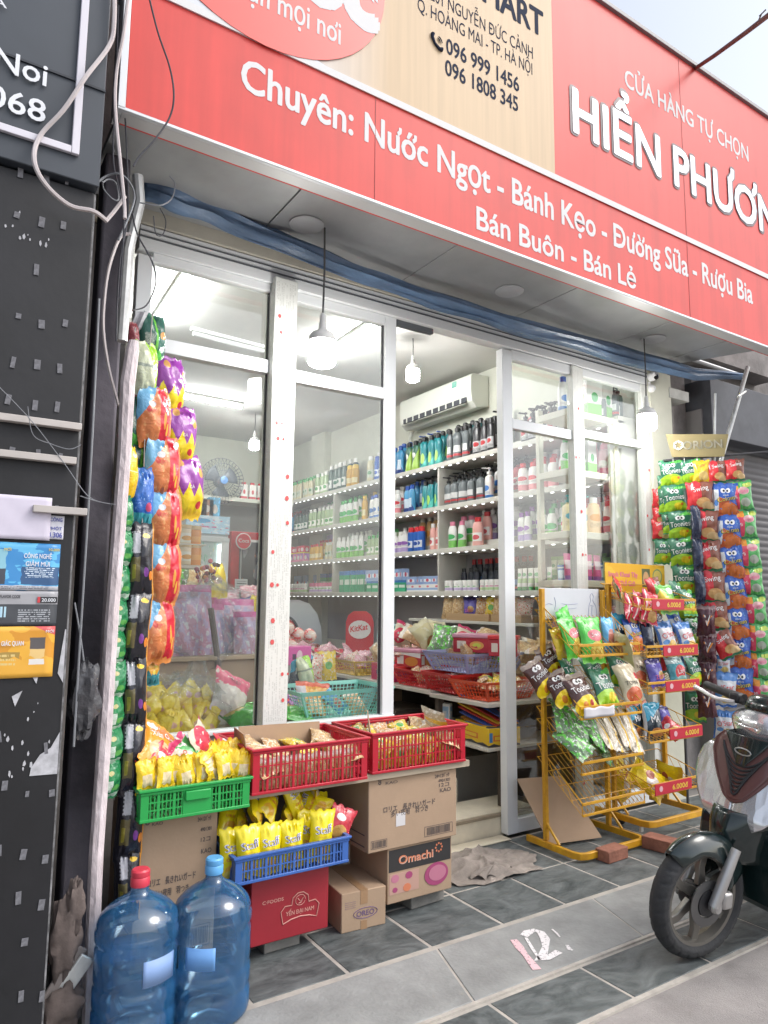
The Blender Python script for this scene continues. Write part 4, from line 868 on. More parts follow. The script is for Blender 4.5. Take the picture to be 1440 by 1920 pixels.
cable([(236, 20), (233, 170), (238, 290), (240, 400), (226, 480), (220, 560), (218, 640)], .003, CD, 2.62, 'second dark wire beside the red sign edge')
cable([(248, 400), (258, 440), (285, 490), (292, 530), (275, 572), (248, 582)], .003, CD, 2.7, 'dark wire curling in front of the window jamb')
cable([(262, 380), (300, 385), (322, 372), (328, 345), (318, 330)], .0028, CG, 2.75, 'grey wire tail curling below the tarpaulin')
cable([(288, 405), (292, 438), (305, 440), (311, 415), (300, 390)], .0022, CD, 2.75, 'small dark hook of wire under the tarpaulin')
cable([(-5, 722), (60, 790), (120, 868), (165, 930), (206, 945)], .0012, CG, 2.36, 'thin stray wire slanting over the black board to the post')
cable([(52, 762), (62, 815), (95, 832), (130, 842), (152, 834)], .0012, CG, 2.36, 'short stray wire hanging off the slanting one')
cable([(150, 930), (175, 938), (190, 942), (215, 946)], .0015, CG, 2.5, 'thin wire tied round the white post')
cable([(186, 560), (176, 760), (165, 960), (150, 1200), (138, 1400)], .004, CG, 2.6, 'grey cable hanging in the dark gap behind the board')
cable([(140, 1130), (150, 1190), (158, 1260), (150, 1330)], .003, CG, 2.62, 'thin cable end in the dark gap')
m_film = sheer('crumpled film', (.92, .94, .95), gloss=.025, haze=.02, rough=.10, bump=1.0, bscale=14, edge=.28)
def crumple(c, sx, sy, sz, seed, n=18):
    c = Vector(c); rr = random.Random(seed); ph = [rr.uniform(0, 6) for _ in range(8)]
    def fn(u, v):
        a, b = 2*math.pi*u, math.pi*v; k = 1+.16*math.sin(5*a+ph[0])*math.sin(b)+.13*math.sin(3*b*2+ph[1]+2*a)+.08*math.sin(11*a+7*b+ph[2])
        return c+Vector((sx*k*math.sin(b)*math.cos(a), sy*k*math.sin(b)*math.sin(a), sz*k*math.cos(b)))
    return MB().grid(fn, n, n)
o = crumple(B(158, 1310, Y=2.62), .045, .04, .12, 3).build('plastic_bag', mat('grimy plastic', (.10, .10, .11), .25, noise=.5, bump=.8, bscale=30)); tag(o, 'grimy crumpled plastic bag stuffed in the dark gap', 'plastic bag')
m_scrap = mat('dusty card', (.14, .11, .10), .9, noise=.4, nscale=12, bump=.3)
def scrap(px, py, d, rot, m, label, name='scrap_board'):
    c = B(px, py, Y=2.58); M = Matrix.Translation(c) @ Euler(rot).to_matrix().to_4x4()
    o = MB().box((0, 0, 0), d, M=M).build(name, m, bev=.004); tag(o, label, 'rubbish'); return o
for (px_, py_, a, b, c_, sd, lb) in ((120, 1760, .045, .03, .12, 21, 'crushed dusty carton standing in the dark gap'), (112, 1890, .07, .04, .07, 22, 'crumpled brown paper sack at the foot of the gap'), (140, 1700, .03, .03, .08, 23, 'crumpled grey wrapper wedged in the dark gap')):
    o = crumple(B(px_, py_, Y=2.58), a, b, c_, sd).build('crumpled_wrapper', m_scrap, smooth=75); tag(o, lb, 'rubbish')
scrap(132, 1840, (.05, .012, .16), (.1, .65, .1), m_galv, 'pale metal strip leaning in the dark gap')
scrap(118, 1830, (.05, .012, .18), (.1, .6, .3), mat('taupe card', (.24, .21, .20), .8, noise=.3), 'folded taupe cardboard strip in the gap', 'folded_card')

# ------------------------------------------------------------------ cartons, crates, bricks, water bottles
m_card = mat('cardboard', (.43, .30, .20), .85, noise=.10, nscale=5, bump=.05, bscale=90)
m_cardD = mat('cardboard print', (.10, .08, .075), .8)
m_tape = mat('parcel tape', (.36, .22, .12), .3)
def barcode(mb, x, z, w_, h, y, mi, n=16, seed=1):
    rr = random.Random(seed)
    mb.box2((x, y-.0012, z), (x+w_, y-.0002, z+.0015), mi).box2((x, y-.0012, z+h), (x+w_, y-.0002, z+h+.0015), mi).box2((x, y-.0012, z+.0016), (x+.0015, y-.0002, z+h-.0001), mi).box2((x+w_-.0015, y-.0012, z+.0016), (x+w_, y-.0002, z+h-.0001), mi)
    cx = x+w_*.08
    while cx < x+w_*.9:
        b = rr.uniform(.0012, .004); mb.box2((cx, y-.0012, z+h*.12), (cx+b, y-.0002, z+h*.9), mi); cx += b+rr.uniform(.0015, .004)
def japan_carton(x0, x1, y0, y1, z0, z1, label, name='carton'):
    o = empty(name, ((x0+x1)/2, (y0+y1)/2, z0), label, 'carton', 'cartons of sanitary goods under the crates')
    W, H = x1-x0, z1-z0
    MB().box2((x0, y0, z0), (x1, y1, z1)).build('box', m_card, o, bev=.004)
    mb = MB(); T = lambda t, fx, fz, s, wd=None: mb.text(t, front((x0+W*fx, y0-.0012, z0+H*fz)), s, wd, 0, .012)
    T('ロリエ　長きれいガード', .16, .53, .022, W*.58); T('多い夜用　羽つき', .24, .455, .021, W*.42)
    T('24×12ﾊﾟｯｸ', .74, .90, .016, W*.17); T('4901301', .78, .83, .014, W*.14); T('12コ', .79, .76, .016, W*.12); T('KAO', .80, .68, .018, W*.13); T('8', .10, .93, .026)
    mb.text('KAO', front((x0+W*.18, y0-.0012, z0+H*.92)), .012, W*.13, 0, .01)
    barcode(mb, x0+W*.62, z0+H*.07, W*.33, H*.14, y0, 0, seed=3); barcode(mb, x0+W*.03, z0+H*.05, W*.17, H*.11, y0, 0, seed=5)
    mb.box2((x0-.001, y0+.03, z0+H*.06), (x0-.0002, y0+(y1-y0)*.5, z0+H*.075)).box2((x0-.001, y0+.03, z0+H*.22), (x0-.0002, y0+(y1-y0)*.5, z0+H*.235))
    mb.build('print', m_cardD, o, smooth=0)
    return o
o = japan_carton(1.715, 2.205, 2.74, 3.16, .308, .612, 'large brown carton with Japanese print standing on the noodle carton')
MB().box2((1.86, 2.7385, .40), (1.91, 2.7395, .455)).build('paper_label', mat('label paper', (.62, .60, .60), .7), o)
MB().box2((1.715, 2.94, .6125), (2.205, 2.965, .6135)).build('tape', m_tape, o)
japan_carton(.735, 1.045, 2.78, 3.16, .055, .604, 'large brown carton with Japanese print behind the blue water bottles')
# noodle carton
o = empty('noodle_carton', (2.0, 2.9, .07), 'brown noodle carton with black band and purple bowl print, topped by the big carton', 'carton')
MB().box2((1.825, 2.752, .072), (2.185, 3.08, .3065)).build('box', m_card, o, bev=.004)
mb = MB(); mb.box2((1.832, 2.7505, .205), (2.178, 2.7515, .298), 0)
mb.box2((1.835, 2.7505, .11), (1.995, 2.7515, .196), 1)
mb.prism([(2.095+.068*math.cos(t*.3), .155+.05*math.sin(t*.3)) for t in range(21)], lambda a, b, t: Vector((a, 2.7500-t, b)), .0008, 2)
mb.prism([(2.10+.05*math.cos(t*.3), .158+.034*math.sin(t*.3)) for t in range(21)], lambda a, b, t: Vector((a, 2.7490-t, b)), .0008, 3)
for (x, z, s, mi) in ((1.865, .175, .022, 3), (1.94, .178, .02, 2), (1.93, .128, .022, 4), (1.865, .128, .014, 2)):
    mb.prism([(x+s*math.cos(t*.7), z+s*.8*math.sin(t*.7)) for t in range(9)], lambda a, b, t: Vector((a, 2.7500-t, b)), .0006, mi)
mb.text('Omachi', front((1.885, 2.7495, .232)), .036, .19, 5, .03); mb.text('Omachi', front((1.8825, 2.7488, .2345)), .036, .19, 4, .005)
for k in range(8): mb.box((2.108+.018*math.cos(k*.785), 2.7495, .268+.018*math.sin(k*.785)), (.008, .001, .008), 4)
mb.build('print', [mat('print black', (.03, .028, .028), .6), mat('print tan', (.50, .30, .24), .7), mat('print purple', (.36, .06, .16), .6), mat('print mauve', (.50, .18, .26), .6), mat('print orange', (.62, .20, .10), .6), mat('print cream', (.7, .45, .35), .6)], o, smooth=0)
# red carton
o = empty('red_carton', (1.35, 2.85, .06), 'dark red carton with a gold outlined crest under the blue crate', 'carton')
MB().box2((1.172, 2.725, .062), (1.515, 3.05, .3265)).build('box', mat('red carton', (.33, .018, .03), .45, noise=.12), o, bev=.004)
m_gold = mat('gilt print', (.62, .30, .25), .4)
mb = MB(); cx, cz, yy = 1.385, .155, 2.7235
ol = [(-.075, -.035), (-.04, -.024), (0, -.02), (.04, -.024), (.075, -.035), (.085, .012), (.068, .03), (.038, .028), (.034, .055), (.012, .07), (-.012, .07), (-.034, .055), (-.038, .028), (-.068, .03), (-.085, .012), (-.075, -.035)]
mb.tube([(cx+a, yy, cz+b) for a, b in ol], .0022, 5); mb.tube([(cx+.022*math.cos(t*.5), yy, cz+.042+.02*math.sin(t*.5)) for t in range(13)], .0013, 5)
mb.tube([(cx-.012, yy, cz+.05), (cx, yy, cz+.036), (cx+.014, yy, cz+.05), (cx+.004, yy, cz+.032), (cx-.008, yy, cz+.03)], .0018, 5)
mb.text('YẾN ĐẠI NAM', front((cx, yy+.0006, cz-.008)), .016, .125, 0, .02, align='c'); mb.text('C·FOODS', front((cx-.165, yy+.0006, cz+.055)), .013, .09, 0, .02)
mb.build('print', m_gold, o, smooth=0)
# small brown carton set askew
o = empty('biscuit_carton', (1.70, 2.92, 0), 'taped brown biscuit carton set askew on the tiles beside the red carton', 'carton')
M = Matrix.Translation((1.715, 2.905, .003)) @ Matrix.Rotation(R(-4), 4, 'Z')
MB().box((0, 0, .079), (.215, .31, .158), M=M).build('box', m_card, o, bev=.004)
mb = MB().box((0, 0, .1588), (.035, .311, .0012), 0, M).box((0, -.1556, .13), (.035, .0012, .055), 0, M).box((0, -.1556, .018), (.03, .0012, .035), 0, M); mb.build('tape', m_tape, o)
mb = MB(); fr_ = lambda x, y, z: M @ Vector((x, -.1562-z, y))
mb.text('OREO', lambda x, y, z: fr_(x-.035, y+.055, z), .022, .085, 0, .02)
mb.tube([M @ Vector((.008+.058*math.cos(t*.4), -.156, .066+.021*math.sin(t*.4))) for t in range(17)], .0015, 5)
for k in range(4): mb.text('biscuits', lambda x, y, z: fr_(x-.09, y+.118-.008*k, z), .004, .05, 0)
mb.build('print', mat('violet print', (.16, .10, .20), .7), o, smooth=0)
# bricks
m_brick = mat('brick', (.36, .15, .10), .9, noise=.35, nscale=14, bump=.4, bscale=60); m_brick2 = mat('grey block', (.24, .23, .21), .9, noise=.3, nscale=14, bump=.4)
def brick(x, y, d, rz, m, label, z=.004):
    M = Matrix.Translation((x, y, z+d[2]/2)) @ Matrix.Rotation(R(rz), 4, 'Z')
    tag(MB().box((0, 0, 0), d, M=M).build('brick', m, bev=.004), label, 'brick', 'bricks propping things up')
brick(2.08, 2.85, (.20, .10, .066), 4, m_brick2, 'grey brick under the noodle carton, near its free corner'); brick(1.9, 2.99, (.20, .10, .066), 0, m_brick2, 'grey brick under the back of the noodle carton')
brick(1.33, 2.82, (.16, .10, .056), 2, m_brick2, 'grey brick under the red carton'); brick(1.25, 3.0, (.16, .08, .056), 0, m_brick2, 'grey brick under the back of the red carton'); brick(.9, 2.95, (.22, .12, .050), 0, m_brick2, 'grey brick under the tall Japanese carton')
# board the red crates stand on
o = MB().box2((1.10, 2.72, .618), (2.27, 3.30, .645)).build('plank', mat('pale plank', (.46, .38, .28), .7, noise=.25, nscale=6, stretch=(.4, 3, 3))); tag(o, 'pale wooden plank carrying the two red crates', 'plank')
o = MB().box2((1.10, 3.10, .008), (1.14, 3.14, .617)).box2((1.60, 3.10, .008), (1.64, 3.14, .617)).box2((1.1405, 3.11, .3), (1.5995, 3.13, .34)).build('trestle', m_galv, bev=.002); tag(o, 'grey trestle holding up the plank behind the crates', 'trestle')
def wall_slots(mb, p, a, L, H, n, ribs, rows, t, mi=0):
    """one openwork wall from p along a: vertical slats, heavier ribs and horizontal rails"""
    p, a = Vector(p), Vector(a).normalized(); nn = Vector((a.y, -a.x, 0))
    M = Matrix(((a.x, nn.x, 0, p.x), (a.y, nn.y, 0, p.y), (0, 0, 1, p.z), (0, 0, 0, 1)))
    for k in range(n+1):
        wd = .010 if ribs and k % ribs == 0 else .0042
        x = L*k/n; mb.box((min(max(x, wd/2), L-wd/2), 0, H/2), (wd, t, H), mi, M)
    for r_ in range(1, rows): mb.box((L/2, .0006, H*r_/rows), (L, t*.7, .0048), mi, M)
def crate(name, x0, x1, y0, y1, z0, h, m, label, n=24, ribs=3, rows=3, t=.006, solid_mid=None, rot=0, nd=None, cornr=.028):
    o = empty(name, ((x0+x1)/2, (y0+y1)/2, z0), label, 'crate'); c = Vector(((x0+x1)/2, (y0+y1)/2, 0)); Rm = Matrix.Translation(c)@Matrix.Rotation(R(rot), 4, 'Z')@Matrix.Translation(-c)
    nd = nd or max(4, int(n*(y1-y0)/(x1-x0))); hw = h-.034
    mb = MB(); z = z0+.012
    wall_slots(mb, (x0+t, y0+t/2, z), (1, 0, 0), x1-x0-2*t, hw, n, ribs, rows, t); wall_slots(mb, (x0+t, y1-t/2, z), (1, 0, 0), x1-x0-2*t, hw, n, ribs, rows, t)
    wall_slots(mb, (x0+t/2, y0+t, z), (0, 1, 0), y1-y0-2*t, hw, nd, ribs, rows, t); wall_slots(mb, (x1-t/2, y0+t, z), (0, 1, 0), y1-y0-2*t, hw, nd, ribs, rows, t)
    for X, Y, sx, sy in ((x0, y0, 1, 1), (x1, y0, -1, 1), (x0, y1, 1, -1), (x1, y1, -1, -1)):
        mb.box((X+sx*cornr/2, Y+sy*t*.5, z+hw/2), (cornr, t*1.25, hw)); mb.box((X+sx*t*.5, Y+sy*cornr/2, z+hw/2), (t*1.25, cornr, hw*.998))
    if solid_mid: mb.box(((x0+x1)/2, y0+t*.4, z+hw/2), ((x1-x0)*solid_mid, t*1.3, hw*.996))
    for v in mb.v: v.xyz = Rm @ v
    mb.build('wall', m, o)
    mb = MB(); k = .011
    for zz, hh, e in ((z0+h-.022, .011, .004), (z0+h-.010, .010, k), (z0, .012, .003)):
        mb.box2((x0-e, y0-e, zz), (x1+e, y0+t, zz+hh)).box2((x0-e, y1-t, zz), (x1+e, y1+e, zz+hh)).box2((x0-e, y0+t+.0002, zz), (x0+t, y1-t-.0002, zz+hh)).box2((x1-t, y0+t+.0002, zz), (x1+e, y1-t-.0002, zz+hh))
    for v in mb.v: v.xyz = Rm @ v
    mb.build('rim', m, o, bev=.0025)
    mb = MB(); nx = int((x1-x0)/.022)
    for i in range(nx): mb.box2((x0+t+.002+i*(x1-x0-2*t)/nx, y0+t, z0+.003), (x0+t+.002+(i+.6)*(x1-x0-2*t)/nx, y1-t, z0+.009))
    for v in mb.v: v.xyz = Rm @ v
    mb.build('base', m, o)
    return o
m_cred = mat('red crate plastic', (.46, .012, .03), .35); m_cgrn = mat('green crate plastic', (.02, .34, .07), .35); m_cblu = mat('blue crate plastic', (.045, .13, .42), .35)
crate('plastic_crate', 1.715, 2.235, 2.71, 3.06, .646, .175, m_cred, 'red slotted crate standing on the plank above the big carton', 27, 3, 3)
crate('plastic_crate', 1.135, 1.655, 2.66, 3.05, .646, .175, m_cred, 'red slotted crate on the plank between the green crate and the other red one', 27, 3, 3)
o = crate('plastic_crate', .715, 1.125, 2.665, 2.97, .607, .115, m_cgrn, 'bright green crate full of small yellow packs standing on the tall carton', 28, 4, 3, solid_mid=.26)
MB().box2((.872, 2.652, .665), (.968, 2.664, .700)).build('handle', m_cgrn, o, bev=.004)
crate('plastic_crate', 1.075, 1.565, 2.655, 2.96, .329, .105, m_cblu, 'blue slotted crate of yellow snack bags standing on the red carton', 32, 4, 2)
# water bottles
m_pet = None
def jug_mat(name, tint, body, w_):
    m, t, n, p, o = _nodes(name); L = t.links.new; n.remove(p)
    tr = n.new('ShaderNodeBsdfTransparent'); tr.inputs[0].default_value = c4(tint); gl = n.new('ShaderNodeBsdfGlossy'); gl.inputs['Roughness'].default_value = .08
    df = n.new('ShaderNodeBsdfTranslucent'); df.inputs[0].default_value = c4(body); d2 = n.new('ShaderNodeBsdfDiffuse'); d2.inputs[0].default_value = c4(body)
    lw = n.new('ShaderNodeLayerWeight'); lw.inputs[0].default_value = .35
    a = n.new('ShaderNodeMixShader'); a.inputs[0].default_value = .5; b = n.new('ShaderNodeMixShader'); c = n.new('ShaderNodeMixShader')
    L(df.outputs[0], a.inputs[1]); L(d2.outputs[0], a.inputs[2])
    k = n.new('ShaderNodeMath'); k.operation = 'MULTIPLY_ADD'; L(lw.outputs['Facing'], k.inputs[0]); k.inputs[1].default_value = .42; k.inputs[2].default_value = w_; L(k.outputs[0], b.inputs[0])
    L(tr.outputs[0], b.inputs[1]); L(a.outputs[0], b.inputs[2])
    f = n.new('ShaderNodeMath'); f.operation = 'MULTIPLY_ADD'; L(lw.outputs['Fresnel'], f.inputs[0]); f.inputs[1].default_value = .9; f.inputs[2].default_value = .05; L(f.outputs[0], c.inputs[0])
    L(b.outputs[0], c.inputs[1]); L(gl.outputs[0], c.inputs[2]); L(c.outputs[0], o.inputs[0]); return m
m_jug = jug_mat('blue polycarbonate', (.80, .93, 1.0), (.09, .43, .95), .15); m_wat = jug_mat('jug water', (.74, .91, 1.0), (.03, .36, .95), .13)
def jug(c, capm, level, label, k=1.0):
    o = empty('water_bottle', c, label, 'water bottle'); M = Matrix.Translation(c)
    pr = [(.001, .012), (.09, .008), (.118, .0), (.130, .012), (.1335, .03), (.1335, .078), (.128, .088), (.128, .096), (.1335, .106), (.1335, .152), (.128, .162), (.128, .17), (.1325, .18), (.1325, .272), (.128, .282), (.128, .29), (.1345, .30), (.1345, .322), (.128, .334), (.130, .345), (.122, .364), (.103, .385), (.072, .406), (.042, .422), (.029, .434), (.0275, .447), (.0275, .468)]
    MB().lathe(pr, 48, M=M, cap=False).build('bottle', m_jug, o, smooth=60)
    wp = [(max(r_-.003, .001), z+.002) for r_, z in pr if z < level]; wp.append((wp[-1][0], level)); wp.append((.001, level))
    MB().lathe(wp, 40, M=M, cap=False).build('water', m_wat, o, smooth=60)
    MB().lathe([(.0305, .449), (.0315, .452), (.0315, .474), (.029, .478), (.031, .482), (.0305, .496), (.026, .501), (.001, .501)], 28, M=M, cap=False).build('cap', capm, o)
    return o
a = B(406, 1613, Z=.5); b = B(267, 1635, Z=.5)
j = jug(Vector((a.x, a.y+.02, .004)), mat('pale blue cap', (.12, .38, .70), .35), .13, 'blue water bottle with a pale blue cap, nearly empty, beside the red carton')
def jlabel(par, c, a0, a1, z0, z1, m):
    MB().grid(lambda u, v: Vector((c.x+.1345*math.sin(a0+(a1-a0)*u), c.y-.1345*math.cos(a0+(a1-a0)*u), z0+(z1-z0)*v)), 10, 1).build('label', m, par, solid=.0006)
m_jl = mat('pale label', (.16, .36, .72), .5); m_jd = mat('label dark', (.03, .06, .10), .4)
jlabel(j, Vector((a.x, a.y+.02, 0)), -1.0, -.25, .195, .265, m_jl); jlabel(j, Vector((a.x, a.y+.02, 0)), -1.55, -1.25, .19, .26, m_jd)
j = jug(Vector((b.x, b.y+.02, .004)), mat('red cap', (.62, .05, .08), .35), .245, 'blue water bottle with a red cap standing against the white post')
jlabel(j, Vector((b.x, b.y+.02, 0)), -.1, .75, .19, .268, mat('pale label 2', (.22, .34, .60), .5))
# ------------------------------------------------------------------ snack bags
T_W, T_K, T_R, T_Y, T_N = mat('print text white', (.80, .80, .78), .4), mat('print text black', (.03, .03, .03), .5), mat('print text red', (.62, .04, .05), .4), mat('print text yellow', (.80, .62, .05), .4), mat('print text navy', (.08, .07, .30), .4)
T_P, T_O = mat('print text pink', (.75, .15, .30), .4), mat('print text orange', (.75, .25, .04), .4)
def foil(name, base, *ly, rough=.22, bump=.40, wob=.03): return art('foil '+name, base, ly, rough=rough, bump=bump, bscale=28, wob=wob, coat=.3)
_bags = {}
TAPER = dict(orange=.30, purple=.34, limegrn=.3, darkgrn=.3, green=.25, yellow=.2, blue=.25, maroon=.3, black=.1, lemon=.2)
def bag_mesh(key, w_, h, d, m, texts=(), seed=0, crimp=.055, sag=0):
    if (key, seed) in _bags: return _bags[(key, seed)]
    rr = random.Random(seed*31+len(key)); ph = [rr.uniform(0, 6.28) for _ in range(6)]
    def surf(u, v, side, off=0):
        a = 2*u-1; t = min(max((v-crimp)/(1-2*crimp), 0), 1); s = math.sin(math.pi*t); pr = s**.62 if s > 0 else 0
        pr *= 1-sag*(t-.5)
        th = d/2*pr*max(1-abs(a)**2.6, 0)**.7
        th += .0035*math.sin(a*13+ph[0]+2*side)*(1-pr)*min(t*6, (1-t)*6, 1)
        e_ = min(t, 1-t); th += (.0055*math.sin(a*21+ph[2])+.004*math.sin(a*34+ph[3]+side))*math.exp(-(e_/.16)**2)*min(1, e_*14)*(1-a*a)
        th *= 1+.06*math.sin(a*7+v*9+ph[1]+side)+.05*math.sin(v*17+ph[2]-a*5)+.10*mnoise.noise(Vector((a*2.2+ph[0], v*4.5, side+ph[1])))-.10*max(0, 1-abs(mnoise.noise(Vector((a*1.7+ph[4], v*3.4, ph[5]+side))))*7)
        x = a*w_/2*(1-.11*s+.015*math.sin(v*23+ph[3]))*(1-TAPER.get(key, 0)*(1-s**.6))
        z = (v-.5)*h+.004*math.sin(a*9+ph[4])*(1-pr)+(.0022*(1 if int(u*40) % 2 else -1) if v in (0, 1) else 0)
        y = .006*math.sin(a*3+ph[5])*(1-pr)-side*(th+.0006+off)
        return Vector((x, y, z))
    mb = MB(); mb.grid(lambda u, v: surf(u, v, 1), 18, 26, 0); mb.grid(lambda u, v: surf(1-u, v, -1), 12, 16, 0)
    mats = [m]
    for (s, u, v, sz, tm_, *ro) in texts:
        vs, fs, wd = glyphs(s, .02); k = sz*h/CAPH; an = R(ro[0]) if ro else 0
        kx = k*(ro[1] if len(ro) > 1 else 1)
        if tm_ not in mats: mats.append(tm_)
        out = []
        for p in vs:
            x = (p.x-wd/2)*kx; z = p.y*k; x, z = x*math.cos(an)-z*math.sin(an), x*math.sin(an)+z*math.cos(an)
            out.append(surf(min(max(u+x/(w_*.9), 0), 1), min(max(v+z/h, 0), 1), 1, .0032))
        mb.add(out, fs, mats.index(tm_))
    o = mb.build('tmp', mats, smooth=50); me = o.data; bpy.data.objects.remove(o); _bags[(key, seed)] = me
    return me
EYES = (('e', .40, .76, .10, .075, (.8, .8, .78)), ('e', .60, .76, .10, .075, (.8, .8, .78)), ('e', .43, .755, .045, .04, (.03, .03, .03)), ('e', .57, .755, .045, .04, (.03, .03, .03)))
